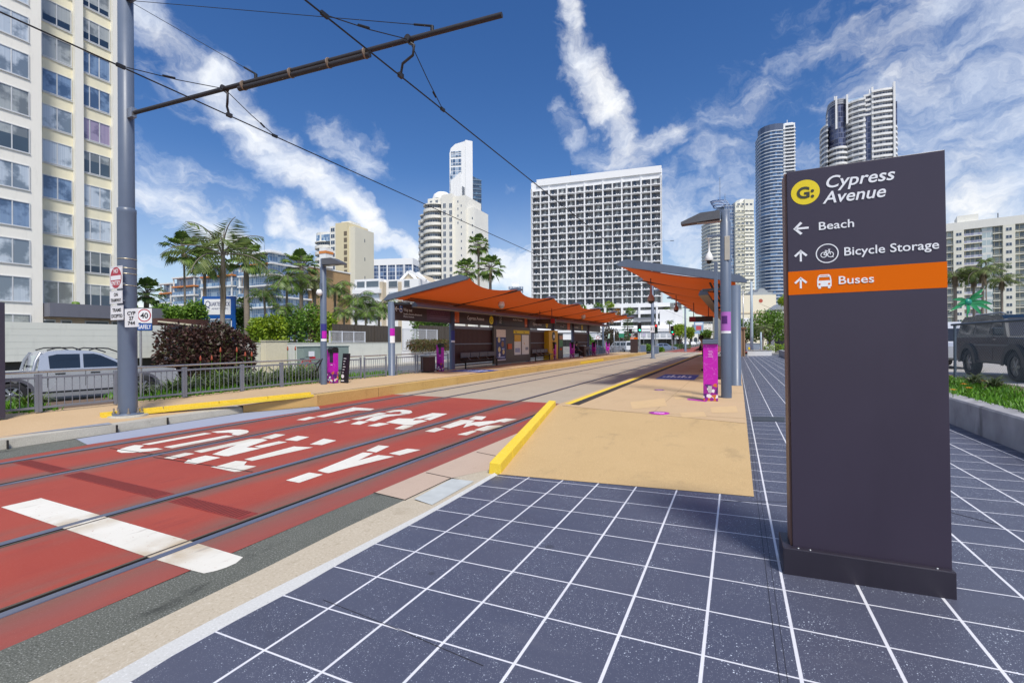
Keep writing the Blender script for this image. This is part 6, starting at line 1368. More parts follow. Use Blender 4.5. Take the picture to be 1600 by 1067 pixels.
c = PD(1165, 515, 95); tree('street_tree', 'darker green tree just left of the round tree', 'tree', (c.x, c.y, -.2), 5, [(0, 0, c.z, 2.0, 2, 2.0), (1.6, 0, c.z - 1, 1.5, 1.5, 1.4), (-1.2, 0, c.z - .6, 1.3, 1.4, 1.3)], 1500, .45, 42, LEAF_D)
palm_px('small thin palm in front of the round green tree', 1192, 513, 13, 68, 'feather', 25, dict if False else None) if False else palm_px('small thin palm in front of the round green tree', 1192, 513, 14, 68, 'feather', 25, r=.11, lm='s')
c = PD(1211, 546, 62); bush('shrub', 'low yellow green shrub on the end of the retaining wall', 'bush', (c.x, c.y, .4), [(-.8, 0, .3, .6, .5, .45), (.2, 0, .35, .7, .5, .5), (1.0, 0, .3, .5, .5, .4)], 700, .2, 63, LEAF_Y)
p = PD(1211, 541, 80); q = PD(1228, 541, 80); r = thing('dark_fence', 'dark metal fence panel right of the round tree trunk', 'fence', (p.x, p.y, -.2), YAW); w_ = (q - p).length; MB().box(0, w_, 0, .06, .1, PD(1211, 525, 80).z + .2).build('panel', mat('dark_panel', (.02, .02, .026), .6), r); [MB().box(w_ * k / 3 - .05, w_ * k / 3 + .05, -.04, .0, 0, PD(1211, 524, 80).z + .2).build('post', BLACK, r) for k in range(4)]
p = PD(1207, 544, 70); r = thing('utility_cabinet', 'small white cabinet under the round green tree', 'cabinet', (p.x, p.y, -.2), YAW); MB().box(-.3, .35, 0, .4, 0, 1.15).build('body', WHITE, r, .02); MB().box(-.25, .3, -.012, 0, .1, 1.05).build('door', OFFW, r)
p = PD(1224.5, 545, 66); r = thing('wheelie_bin', 'green wheelie bin at the edge of the big sign', 'bin', (p.x, p.y, -.1), YAW); MB().prism([(-.25, 0, .1), (.25, 0, .1), (.3, 0, 1.0), (-.3, 0, 1.0)], (0, .55, 0)).build('body', mat('bin_green', (.03, .2, .08), .5), r, .02); MB().box(-.33, .33, -.05, .6, 1.0, 1.07).build('lid', mat('bin_green_lid', (.02, .14, .06), .5), r, .015)
# ================================================================== BUILDINGS
def zat(px, py, D): return PD(px, py, D).z
def gridglass(name, dark, light, wx, wz, frame=(.5, .52, .55), fw=.07, fh=.05, rough=.12, light_p=.75):
    """window wall: every pane has its own tone, thin frames between panes"""
    if name in MATS: return MATS[name]
    m, t, b = newmat(name); tc = t.n('ShaderNodeTexCoord'); x, y, z = t.xyz(tc.outputs['Object'])
    u = t.math('DIVIDE', t.math('ADD', x, y), wx); v = t.math('DIVIDE', z, wz)
    c = t.n('ShaderNodeCombineXYZ'); t.l(t.math('FLOOR', u), c.inputs[0]); t.l(t.math('FLOOR', v), c.inputs[1]); w = t.n('ShaderNodeTexWhiteNoise', noise_dimensions='2D'); t.l(c.outputs[0], w.inputs['Vector'])
    k = w.outputs['Value']; col = t.mix(t.math('MULTIPLY', k, .45), dark, light); col = t.mix(t.math('GREATER_THAN', k, light_p), col, light)
    fu, fv = t.math('FRACT', u), t.math('FRACT', v); fr = t.math('MAXIMUM', t.math('LESS_THAN', fu, fw), t.math('LESS_THAN', fv, fh))
    col = t.mix(fr, col, frame); t.l(col, b.inputs['Base Color']); t.l(t.math('MULTIPLY_ADD', fr, .4, rough), b.inputs['Roughness']); b.inputs['Specular IOR Level'].default_value = .8
    MATS[name] = m; return m
CRM = mat('cream_render', (.80, .75, .56), .75, 0, .06, .25, stain=.10); CRW = mat('warm_white_render', (.80, .79, .73), .75, 0, .05, .25, stain=.10); WHT = mat('white_render', (.82, .83, .84), .7, 0, .04, .2)
FRM = mat('pale_window_frame', (.60, .62, .64), .4); SLABW = mat('white_slab', (.78, .78, .76), .7, 0, .04, .3)
PANES = [glass('pane_blue_%d' % i, c_, .05, .5, .35) for i, c_ in enumerate(((.035, .06, .10), (.06, .085, .11), (.02, .035, .06), (.10, .13, .16)))]
def curtain_mat(name, a, c):
    m, t, b = newmat(name); p = t.obj((1, 1, .02)); wv = t.noise(t.obj((14, 14, .05)), 1.0, 3, .6); col = t.mix(wv, a, c); col = t.mix(t.smooth(t.noise(t.pos((.5, .5, .5)), 1.3, 4), .45, .6), col, tuple(x * .55 for x in a))
    t.l(col, b.inputs['Base Color']); b.inputs['Roughness'].default_value = .25; b.inputs['Specular IOR Level'].default_value = .9; b.inputs['Coat Weight'].default_value = .8; b.inputs['Coat Roughness'].default_value = .03; return m
CURT = [curtain_mat('net_curtain', (.30, .38, .47), (.70, .75, .80)), curtain_mat('blue_curtain', (.10, .18, .34), (.28, .38, .52)), curtain_mat('grey_blind', (.30, .33, .33), (.48, .50, .48)), curtain_mat('mauve_curtain', (.22, .17, .30), (.45, .38, .48)), curtain_mat('olive_blind', (.18, .17, .10), (.34, .32, .2))]

# ---- cream tower on the left
XA1, XA2 = -50.2, -51.5
r = thing('apartment_tower', 'cream apartment tower with rows of curtained windows at the left edge', 'building', (XA1, 0, -.3))
ya = PX(-170, 300, XA1).y; yb = PX(66, 300, XA1).y; ye = PX(181, 300, XA2).y; ZT = 62
MB().box(-14, 0, ya, yb, 0, ZT).build('wall', mat('tower_white', (.84, .82, .75), .75, 0, .05, .2, stain=.12), r)
MB().box(-14, XA2 - XA1, yb, ye, 0, ZT).build('wall', CRM, r)
for pa, pb in ((114.5, 127.5), (174, 181.5)):
    a, b = PX(pa, 300, XA2).y, PX(pb, 300, XA2).y; MB().box(XA2 - XA1, XA2 - XA1 + .45, a, b, 0, ZT + .4).build('pilaster', CRW, r)
def win(parent, x, y0, y1, z0, z1, k, split=2, sub=None):
    f = MB(); g = .06
    for (a, b, c, d) in ((y0, y1, z0 - .06, z0), (y0, y1, z1, z1 + .06), (y0 - .06, y0, z0 - .06, z1 + .06), (y1, y1 + .06, z0 - .06, z1 + .06)): f.box(x - .02, x + .07, a, b, c, d)
    for j in range(1, split): q = y0 + (y1 - y0) * (j / split if split == 2 else (.26 if j == 1 else .62)); f.box(x - .02, x + .05, q - .035, q + .035, z0, z1)
    w = f.build('window', FRM, parent); R_ = random.Random(k); c = R_.random()
    m_ = CURT[0] if c < .38 else CURT[1] if c < .55 else CURT[2] if c < .72 else CURT[3] if c < .78 else PANES[R_.randrange(4)]
    MB().box(x - .02, x + .02, y0, y1, z0, z1).build('pane', m_, w)
    if m_ in PANES and R_.random() < .6: MB().box(x + .018, x + .024, y0 + .05, y1 - .05, z0 + (z1 - z0) * R_.uniform(.45, .7), z1).build('blind', CURT[2], w)
    elif m_ is CURT[2] and R_.random() < .5: MB().box(x + .018, x + .024, y0 + .05, y1 - .05, z0, z0 + (z1 - z0) * R_.uniform(.2, .4)).build('dark_gap', PANES[2], w)
    return w
k = 0
for row in range(11):
    zt = 4.05 + 2.92 * row + .3
    ypx = lambda p, X: PX(p, 300, X).y
    for pa, pb, X, sp in ((-116, -62, XA1, 2), (-9, 45, XA1, 2), (67, 111.5, XA2, 2), (129, 171.5, XA2, 3)):
        if row == 0 and X == XA2: continue
        k += 1; win(r, X - XA1, ypx(pa, X), ypx(pb, X), zt - 1.85 if X == XA1 else zt - 1.78, zt, k, sp)
        MB().box(X - XA1, X - XA1 + .08, ypx(pa, X) - .1, ypx(pb, X) + .1, zt - 1.95, zt - 1.88).build('sill', FRM, r)
# podium with grey canopy
Xp = -49.2; a, b = PX(70, 472.5, Xp), PX(292, 482, Xp); z0_, z1_ = PX(71, 494, Xp).z, PX(71, 472.5, Xp).z
r = thing('podium_building', 'low podium with wide grey fascia band beside the cream tower', 'building', (Xp, a.y, -.3)); L_ = b.y - a.y
MB().box(-6, 0, .3, L_, z0_ + .3, z1_ + .3).build('fascia', mat('slate_grey_band', (.15, .155, .19), .6, 0, .08, .3, stain=.15), r); MB().box(-6, -1.2, .3, L_, 0, z0_ + .3).build('wall', mat('peach_wall', (.60, .48, .36), .7, 0, .06, .5), r)
for i, (u0, u1) in enumerate(((.01, .1), (.13, .2), (.28, .44), (.46, .62), (.66, .95))): f = MB().box(-1.2, -1.12, L_ * u0, L_ * u1, .9, z0_ + .1).build('window', FRM, r); MB().box(-1.13, -1.10, L_ * u0 + .08, L_ * u1 - .08, 1.0, z0_).build('pane', PANES[2], f)
for u in (.2, .6): MB().lathe([(0, .25), (.25, .2), (.3, 0)], (-.5, L_ * u, z1_ + .3), 8).build('roof_plant', LEAF_M, r)
Xq = -40; a, b = PX(246, 497, Xq), PX(326, 499, Xq); r = thing('low_roof', 'low brown roofed carport behind the speed sign and bronze bush', 'building', (Xq, a.y, -.3)); L_ = b.y - a.y; zt = a.z + .3
MB().box(-5, 0, 0, L_, zt - .5, zt).build('roof', mat('rust_brown_roof', (.09, .035, .025), .6, 0, .15, 1), r); MB().box(-4.8, -.6, .2, L_ - .2, 0, zt - .5).build('wall', mat('slate_wall', (.16, .17, .22), .6), r); MB().beam((.05, 0, zt - .25), (.05, L_ * .95, zt - .55), .05, .12).build('gutter', CREAM, r)

# ---- generic facade frame: x along the front (left to right), y away from the viewer, z up
def front(name, label, pl, Dl, pr, Dr, zb=-.3, cat='building'):
    A_, B_ = PD(pl, 520, Dl), PD(pr, 520, Dr); A_.z = B_.z = zb; r = thing(name, label, cat, A_, math.atan2(B_.y - A_.y, B_.x - A_.x)); return r, (B_ - A_).length
def repeat(parent, name, me, locs, lim=100):
    """up to the limit as parts, the rest as one part"""
    for l in locs[:lim]: put(name, me, parent, 0, l)
    if len(locs) > lim:
        mb = MB(); vs_ = [v.co.copy() for v in me.vertices]
        for l in locs[lim:]:
            b = len(mb.v); mb.v += [tuple(v + V(l)) for v in vs_]
            for p in me.polygons: mb.f.append(tuple(b + i for i in p.vertices)); mb.m.append(p.material_index); mb.sm.append(False)
        stuff(mb.build(name, [m for m in me.materials], parent))

# ---- blue glazed block behind the palms
BLUEG = gridglass('blue_balcony_glass', (.07, .17, .34), (.34, .47, .60), .85, 1.45, (.62, .66, .70), .07, .05); TANB = mat('tan_brick', (.40, .26, .13), .8, 0, .12, 1.5)
ORB = mat('orange_band_paint', (.62, .22, .05), .6)
r, W_ = front('apartment_block', 'blue glazed balcony apartment block with orange bands behind the palms', 232, 150, 420, 128)
H0 = zat(420, 393, 128) + .3; fh = H0 / 9
secs = [(0, .10, 3.5, H0 * .80), (.10, .17, 5, H0 * .80), (.17, .36, 2, H0 * .845), (.36, .45, 3.5, H0 * .845), (.45, .7, 1, H0 * .93), (.7, .78, 3, H0 * .93), (.78, 1.0, 0, H0)]
for i, (u0, u1, y, h) in enumerate(secs):
    tan = (u1 - u0) < .095; nf = round(h / fh)
    MB().box(W_ * u0, W_ * u1, y + 1.2, 16, 0, h).build('wall', TANB if tan else BLUEG, r)
    for f_ in range(1, nf + 1):
        z = h * f_ / nf
        if tan:
            q = MB().box(W_ * (u0 + .02), W_ * (u1 - .02), y + 1.12, y + 1.25, z - fh * .75, z - fh * .3).build('window', FRM, r); MB().box(W_ * (u0 + .025), W_ * (u1 - .025), y + 1.1, y + 1.13, z - fh * .7, z - fh * .35).build('pane', PANES[(f_ + i) % 4], q); continue
        MB().box(W_ * u0 - .2, W_ * u1 + .2, y - .3, y + 1.3, z - .38, z).build('balcony', ORB if f_ == nf - 1 else SLABW, r)
        if f_ < nf and (f_ + i) % 3: MB().box(W_ * u0, W_ * u1, y - .25, y - .2, z, z + 1.0).build('balustrade', BLUEG, r)
        for q in (u0 + .003, u1 - .003): MB().box(W_ * q - .15, W_ * q + .15, y, y + .3, z - fh, z).build('column', SLABW, r)
MB().box(W_ * .995, W_ + .1, 0, 14, 0, H0).build('wall', BLUEG, r)
for f_ in range(1, 10): MB().box(W_, W_ + 1.6, -.3, 13.5, H0 * f_ / 9 - .38, H0 * f_ / 9).build('balcony', SLABW, r)
MB().box(W_ - 8, W_ + 1.2, 13.5, 30, 0, H0 - 2.4).build('wall', TANB, r); MB().box(W_ - 8.2, W_ + 1.4, 13.3, 30.2, H0 - 2.4, H0 - 2.0).build('coping', SLABW, r)
MB().box(W_ * .8, W_ * .9, 5, 9, H0, H0 + 2.0).build('roof_room', WHT, r); MB().box(W_ * 1.0, W_ * 1.0 + 2.6, 18, 21, H0 - 2, H0 + 4.2).build('chimney', SLABW, r); MB().box(W_ - .1, W_ + 2.7, 17.9, 21.1, H0 + 2.4, H0 + 3.2).build('chimney_band', ORB, r)
for i in range(3): MB().tube([(W_ * (.78 + .05 * i), 4, H0), (W_ * (.78 + .05 * i), 4, H0 + 2.5 + i * .4)], .06, 5).build('aerial', GALV, r)

# ---- rounded balcony towers
def roundslab(r_, xc, yc, rad, a0, a1, h, m, n=12, depth=None):
    pts = [(xc + rad * math.cos(a0 + (a1 - a0) * i / n), yc + rad * math.sin(a0 + (a1 - a0) * i / n), 0) for i in range(n + 1)]
    return MB().prism(pts, (0, 0, h))
RAILGL = gridglass('balustrade_glass', (.35, .42, .48), (.50, .56, .60), 1.2, 5, (.7, .7, .7), .08, .0)
DARKW = gridglass('dark_window_wall', (.03, .04, .055), (.16, .19, .23), 1.3, 2.9, (.55, .55, .53), .10, .06); DARKW2 = gridglass('grey_window_wall', (.05, .055, .065), (.22, .24, .26), 1.1, 2.8, (.6, .6, .58), .09, .05)
def stack(r_, xc, yc, rad, z0, z1, fh, m=SLABW, core=DARKW, name='balcony', a0=pi, a1=2 * pi, par=1.4, depth=6):
    MB().prism([(xc + rad * .86 * math.cos(a0 + (a1 - a0) * i / 12), yc + rad * .86 * math.sin(a0 + (a1 - a0) * i / 12), z0) for i in range(13)] + [(xc + rad * .86 * math.cos(a1), yc + depth, z0), (xc + rad * .86 * math.cos(a0), yc + depth, z0)], (0, 0, z1 - z0)).build('window_wall', core, r_)
    n = int(round((z1 - z0) / fh)); pts = [(xc + rad * math.cos(a0 + (a1 - a0) * i / 12), yc + rad * math.sin(a0 + (a1 - a0) * i / 12), 0) for i in range(13)]
    mb = MB().prism(pts + [(xc + rad * math.cos(a1), yc + depth * .5, 0), (xc + rad * math.cos(a0), yc + depth * .5, 0)], (0, 0, .35)); up_ = [V(p) + V((0, 0, par)) for p in pts]
    for i in range(12): mb.poly([pts[i], pts[i + 1], up_[i + 1], up_[i]]); q0, q1 = V(pts[i]).lerp(V((xc, yc, 0)), .06), V(pts[i + 1]).lerp(V((xc, yc, 0)), .06); mb.poly([q1, q0, q0 + V((0, 0, par)), q1 + V((0, 0, par))]); mb.poly([up_[i], up_[i + 1], q1 + V((0, 0, par)), q0 + V((0, 0, par))])
    me = mb.mesh(name, m)
    for i in range(n): put(name, me, r_, 0, (0, 0, z0 + (z1 - z0) * i / n))
    me2 = MB().prism(pts + [(xc + rad * math.cos(a1), yc + depth * .5, 0), (xc + rad * math.cos(a0), yc + depth * .5, 0)], (0, 0, .5)).mesh('roof_slab', m); put('roof_slab', me2, r_, 0, (0, 0, z1))
def slitwin(w, h, sub=2):
    mb = MB(); mb.box(0, w, -.06, .05, 0, h, 0)
    for i in range(sub): mb.box(w * i / sub + .1, w * (i + 1) / sub - .1, -.09, -.05, .1, h - .1, 1)
    return mb.mesh('window', [FRM, PANES[0]])
# mid height tower with blank cream core
D = 215
r, W_ = front('apartment_tower', 'mid height cream tower with a blank core wall and rounded balconies behind the lamp post', 484, D + 4, 545, D - 4)
zt = zat(545, 351, D) + .3; k = W_ / 61; fh = 2.9
MB().box(k * 33, k * 43, 0, 14, 0, zt - 1).build('wall', CRW, r); MB().box(k * 43, k * 61, -.6, 14, 0, zt).build('wall', mat('cream_core_wall', (.68, .60, .40), .75, 0, .05, .2, stain=.08), r)
MB().box(k * 61, k * 70, .5, 14, 0, zt - 2).build('wall', mat('pale_cream_wall', (.70, .67, .55), .75, 0, .05, .2), r); MB().box(k * 46, k * 60, 2, 9, zt, zt + 1.2).build('roof_room', CRW, r)
stack(r, k * 17, 6, k * 17, 0, zt - 7.5, fh * 1.0, CRW); MB().prism([(k * 17 + k * 15 * math.cos(pi + pi * i / 12), 6 + k * 15 * math.sin(pi + pi * i / 12), zt - 7.5) for i in range(13)], (0, 0, 4.6)).build('penthouse', CRW, r); MB().box(k * 10, k * 32, .5, 10, zt - 7.4, zt - 4.2).build('penthouse_glass', BLUEG, r)
wm = slitwin(k * 6, 1.8); repeat(r, 'window', wm, [(k * 34.5, 0, zt - 3.5 - fh * i) for i in range(17)])
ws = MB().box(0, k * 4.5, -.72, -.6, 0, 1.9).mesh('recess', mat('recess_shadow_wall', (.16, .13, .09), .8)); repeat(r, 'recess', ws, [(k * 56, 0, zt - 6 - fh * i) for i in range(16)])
wr = MB().box(-.02, k * .06, 0, k * 1.4, 0, 1.6).mesh('window', PANES[1]); repeat(r, 'window', wr, [(k * 70, 7, zt - 8 - 8.6 * i) for i in range(5)])
# dark grid block in the gap
r, W_ = front('office_block', 'distant block with dark blue window grid left of the curved white tower', 580, 335, 645, 330); zt = zat(612, 404, 332) + .3
MB().box(0, W_, .4, 20, 0, zt - 4.5).build('window_wall', gridglass('navy_grid_glass', (.02, .045, .12), (.12, .19, .34), 2.4, 2.9, (.45, .5, .58), .09, .12), r); MB().box(-.3, W_ + .3, 0, 20, zt - 4.5, zt).build('parapet', WHT, r)
for i in range(6): MB().box(W_ * i / 5 - .45, W_ * i / 5 + .45, 0, .6, 0, zt - 4.5).build('pier', WHT, r)
# white gabled low block
D = 112
r, W_ = front('apartment_house', 'white low apartment house with pointed gables behind the shelter end', 541, D + 2, 650, D - 3); k = W_ / 109; z1 = zat(600, 433, D) + .3; fh = zat(600, 440, D) - zat(600, 457, D)
WHT2 = WHT; TANW = mat('tan_gable', (.55, .47, .35), .8)
MB().box(k * 0, k * 16, 3, 14, 0, z1 - fh * .6).build('wall', WHT, r); MB().box(k * 14, k * 56, 0, 14, 0, z1 - .4).build('wall', WHT, r); MB().box(k * 56, k * 109, 1.5, 14, 0, z1 - .6).build('wall', WHT, r)
for f_ in range(4):
    zt = z1 - .9 - fh * f_
    for (u0, u1, y) in ((18, 31, -.05), (33, 53, -.05), (63, 77, 1.45), (87, 96, 1.45), (2, 12, 2.95)):
        q = MB().box(k * u0, k * u1, y - .08, y + .05, zt - 1.55, zt).build('window', FRM, r); MB().box(k * u0 + .1, k * u1 - .1, y - .1, y - .07, zt - 1.47, zt - .08).build('pane', [PANES[3], CURT[0], PANES[0]][(f_ + u0) % 3], q)
    MB().box(k * 14, k * 57, -1.0, .1, zt - fh * .78 - 1.0, zt - fh * .78).build('balcony', WHT, r)
MB().box(k * 54, k * 59, -.1, 1.6, 0, z1 - 1.2).build('pier', TANW, r); MB().box(k * 78, k * 83, 1.3, 1.6, 0, z1 - 1.2).build('pier', TANW, r)
for u, s in ((80, 17), (93, 15)):
    h = k * s * .85; MB().prism([(k * (u - s), 2.2 + u * .05, z1 - .8), (k * (u + s), 2.2 + u * .05, z1 - .8), (k * u, 2.2 + u * .05, z1 - .8 + h)], (0, 8, 0)).build('gable', TANW, r)
    for sg in (-1, 1): MB().beam((k * (u + sg * s * 1.12), 2.0 + u * .05, z1 - 1.1), (k * u, 2.0 + u * .05, z1 - .6 + h), .4, .55).build('barge_board', WHT, r)
MB().beam((k * 93, 2.4, z1 + 8 * k), (k * 118, 2.4, z1 - 6 * k), .5, .6).build('stair_rail', WHT, r)
# curved white tower with dome
D = 190
r, W_ = front('apartment_tower', 'cream curved balcony tower topped by a white dome', 640, D + 6, 735, D - 6); k = W_ / 95; Z = lambda y: zat(690, y, D) + .3; fh = zat(690, 380, D) - zat(690, 391, D)
CW3 = mat('ivory_render', (.80, .78, .71), .75, 0, .05, .2, stain=.06)
stack(r, k * 6, 8, k * 7.5, 0, Z(346), fh, CW3); stack(r, k * 17, 5, k * 8.5, 0, Z(330), fh, CW3); stack(r, k * 34, 4, k * 16, 0, Z(318), fh, CW3)
MB().box(k * 50, k * 66, 1, 16, 0, Z(304)).build('wall', CW3, r); MB().box(k * 66, k * 84, 2.5, 16, 0, Z(308)).build('wall', CW3, r); MB().box(k * 84, k * 95, 4, 16, 0, Z(327)).build('wall', CRW, r); MB().box(k * 22, k * 50, 4, 14, Z(318), Z(303)).build('penthouse', CW3, r); MB().box(k * 30, k * 50, 1.5, 12, Z(318), Z(309)).build('penthouse', CW3, r)
MB().lathe([(k * 13.5, 0), (k * 13.2, Z(300) - Z(303)), (k * 11.5, Z(295) - Z(303)), (k * 8, Z(291.8) - Z(303)), (k * 4, Z(290.5) - Z(303)), (0, Z(290.2) - Z(303))], (k * 37, 8, Z(303)), 24).build('dome', WHT, r)
for u in (4, 14, 24): MB().box(k * u, k * (u + 7), 5, 9, Z(346 - u), Z(338 - u)).build('parapet', CW3, r)
wm = slitwin(k * 4.2, 1.9); repeat(r, 'window', wm, [(k * 53, 1, Z(318) - fh * (i + 1) + 1) for i in range(18)] + [(k * 62.5, 1, Z(318) - fh * (i + 1) + .7) for i in range(18)])
wm2 = slitwin(k * 1.8, .9, 1); repeat(r, 'window', wm2, [(k * 72, 2.5, Z(318) - fh * i) for i in range(4)] + [(k * 77, 2.5, Z(325) - fh * i) for i in range(14)] + [(k * 91, 4, Z(345) - fh * i) for i in range(12)])
repeat(r, 'window', slitwin(k * 4, 1.8), [(k * 41, 3.98, Z(316)), (k * 46, 3.98, Z(316)), (k * 31, 1.48, Z(317)), (k * 40, 1.48, Z(317))])
# tall white slab tower and blue companion behind
D = 360
r, W_ = front('skyscraper', 'tall white tower with a slanted top behind the dome', 704, D, 729, D - 2); k = W_ / 25; Z = lambda y: zat(720, y, D) + .3
mb = MB(); mb.prism([(0, 0, 0), (k * 25, 0, 0), (k * 25, 0, Z(222.5)), (k * 9, 0, Z(226)), (k * 2, 0, Z(232)), (0, 0, Z(240))], (0, 8, 0)); mb.build('wall', WHT, r)
MB().prism([(k * 25, -.5, 0), (k * 34, 4, 0), (k * 34, 4, Z(220)), (k * 25, -.5, Z(221))], (-2.5, 5, 0)).build('wall', WHT, r)
GB = gridglass('slab_tower_glass', (.05, .11, .22), (.35, .45, .58), 2.2, 3.1, (.75, .77, .8), .1, .12)
for y0_, y1_ in ((237.5, 239), (241, 246), (249, 259), (262, 272)): MB().box(k * 2.5, k * 18.5, -.3, .2, Z(y1_), Z(y0_)).build('window_band', GB, r)
MB().prism([(k * 1, -.25, Z(272)), (k * 18, -.25, Z(272)), (k * 18, -.25, Z(345)), (k * 1, -.25, Z(345))][::-1], (0, .3, 0)).build('window_band', GB, r)
for i in range(7): u = 3 + i * 2.3; MB().box(k * u - .55, k * u + .55, -.9, .1, Z(345), Z(283 - i * 2)).build('fin', WHT, r)
for i in range(20): y = 292 + i * 2.6; MB().prism([(k * 19.5, -.35, Z(y)), (k * 23.5, -.35, Z(y + 3.2)), (k * 23.5, -.35, Z(y + 4.1)), (k * 19.5, -.35, Z(y + .9))], (0, .4, 0)).build('slot', PANES[2], r)
r, W_ = front('skyscraper', 'dark blue glass tower just right of the tall white tower', 738, 372, 753.5, 374); MB().prism([(0, 0, 0), (W_, 0, 0), (W_, 0, zat(753, 281, 372)), (W_ * .85, 0, zat(750, 279, 372)), (W_ * .4, 0, zat(745, 276.5, 372)), (0, 0, zat(738, 274, 372))], (0, 22, 0)).build('window_wall', gridglass('deep_blue_glass', (.012, .035, .085), (.10, .2, .32), 1.6, 3.2, (.03, .06, .12), .08, .28, light_p=.86), r)
n = 40; me = MB().box(-.2, W_ + .2, -.35, .1, 0, .6).mesh('floor_band', mat('steel_blue_band', (.16, .25, .36), .4)); repeat(r, 'floor_band', me, [(0, 0, zat(745, 281, 372) - 3.2 * 1.15 * i) for i in range(n)])
# ---- hotel with white window grid
r, W_ = front('hotel', 'wide white hotel slab with a dense square grid of balconies', 832, 214, 1034, 196.6); Z = lambda y: zat(1034, y, 196.6) + .3
zg1, zg0, nr, nc = Z(277), Z(474), 18, 14; fh = (zg1 - zg0) / nr; cw = W_ / nc
HW = mat('hotel_white', (.84, .85, .87), .65, 0, .03, .1)
HB = gridglass('hotel_room_glass', (.085, .085, .09), (.22, .22, .225), 1.02, 2.88, (.10, .10, .11), .07, .03, light_p=.9)
MB().box(0, W_, 1.7, 18, 0, zg1).build('wall', HB, r); MB().box(-.5, W_ + .5, 1.0, 18, zg1, Z(258) - 1.0).build('parapet', HW, r); MB().box(W_ * .04, W_ + .3, .4, 18, zg1 + 2.2, Z(258)).build('roof_plant_room', HW, r)
MB().box(W_ - .1, W_ + .45, 0, 18, 0, zg1 + .9).build('side_wall', HW, r); MB().box(-.45, .1, 0, 18, 0, zg1 + .9).build('side_wall', HW, r)
for i in range(nc + 1):
    t_ = .30 if i % 2 == 0 else .2; MB().box(cw * i - t_, cw * i + t_, 0, 1.9, zg0, zg1 + (1.2 if i % 2 == 0 else 0)).build('fin', HW, r)
    if i % 2 == 0: MB().prism([(cw * i - .3, 0, zg0), (cw * i + .3, 0, zg0), (cw * i + .9, -2.2, Z(490)), (cw * i - .9, -2.2, Z(490))], (0, 2.4, 0)).build('flared_leg', HW, r)
def hcell(kind):
    mb = MB(); w, h = cw - .5, fh; n = 8
    top = [(.25 + w * i / n, -.25 - .22 * math.sin(pi * i / n), 0) for i in range(n + 1)]
    for a, b in zip(top, top[1:]):
        mb.poly([a, b, (b[0], b[1], .36), (a[0], a[1], .36)], 0); mb.poly([(a[0], a[1], .36), (b[0], b[1], .36), (b[0], b[1] + .25, .36), (a[0], a[1] + .25, .36)], 0); mb.poly([b, a, (a[0], 1.7, 0), (b[0], 1.7, 0)], 0); mb.poly([(b[0], b[1] + .2, .36), (a[0], a[1] + .2, .36), (a[0], a[1] + .2, .1), (b[0], b[1] + .2, .1)], 0)
    for q in ((.9, 1.25), (1.6, 1.95), (2.4, 2.7)): 
        if kind != int(q[0]): mb.box(q[0] + .15 * kind, q[1] + .15 * kind, -.05, .3, .36, .8, 1)
    mb.box(.3 + .55 * kind, .3 + .55 * kind + 1.05, 1.55, 1.68, .1, fh - .1, 2 + (kind % 2))
    return mb.mesh('balcony', [HW, SIGNWHITE, CURT[2] if kind else PANES[2], PANES[2]])
hc = [hcell(i) for i in range(3)]; R = random.Random(6); cells = [(c_, w_) for w_ in range(nr) for c_ in range(nc)]; cells.sort(key=lambda q: (-q[0], -q[1]))
nside = 0; rest = {0: [], 1: [], 2: []}
for c_, w_ in cells:
    kd = R.randrange(3); l = (cw * c_, 0, zg0 + fh * w_)
    if nside < 100: put('balcony', hc[kd], r, 0, l); nside += 1
    else: rest[kd].append(l)
mb = MB()
for kd in rest:
    vs_ = [v.co.copy() for v in hc[kd].vertices]
    for l in rest[kd]:
        b = len(mb.v); mb.v += [tuple(v + V(l)) for v in vs_]
        for p in hc[kd].polygons: mb.f.append(tuple(b + i for i in p.vertices)); mb.m.append([0, 1, 2, 3][p.material_index] if kd else [0, 1, 3, 3][p.material_index]); mb.sm.append(False)
stuff(mb.build('balcony', [HW, SIGNWHITE, CURT[2], PANES[2]], r))
for i in range(4): x = W_ * (.3 + .18 * i); MB().tube([(x, 6, Z(258)), (x, 6, Z(258) + 1.2 + (3.2 if i == 0 else 0))], .12, 5).build('aerial', DKGREY, r)
# podium of the hotel
r, W_ = front('hotel_podium', 'white terraced hotel podium with planters and shop awnings', 822, 186, 1066, 168); Z = lambda y: zat(1000, y, 174) + .3; k = W_ / 244
MB().box(0, W_, 4, 30, 0, Z(474)).build('wall', gridglass('podium_glass', (.03, .035, .045), (.16, .17, .18), 1.3, 3.4, (.34, .33, .3), .08, .08), r)
for y0_, y1_, dep in ((474, 480, 1.5), (485, 491, .7), (499, 503, 0), (509, 514, -.8)): MB().box(0 if y0_ < 480 else k * 20, W_ * (.93 if y0_ < 500 else 1), dep, 8, Z(y1_), Z(y0_)).build('terrace', HW, r)
MB().box(k * 212, W_ + .2, -.5, 25, Z(528), Z(486)).build('wall', HW, r); MB().box(k * 174, k * 205, -1.5, 4.2, Z(499), Z(497)).build('awning', mat('grey_awning', (.2, .22, .26), .5), r); MB().box(k * 20, W_, -2.8, 4.2, Z(530), Z(519)).build('awning', HW, r); MB().box(k * 20, W_, -3.2, 4.2, Z(518.5), Z(515)).build('awning', HW, r)
for i in range(16): MB().box(k * (90 + i * 9.5), k * (90 + i * 9.5 + 7), -2.9, -2.82, Z(527), Z(521)).build('shop_sign', mat('pale_shop_sign', (.55, .58, .62), .5, 0, .2, .4), r)
for i in range(9): MB().box(k * (26 + i * 26) - .35, k * (26 + i * 26) + .35, -.6, 1.0, 0, Z(480)).build('pier', HW, r)
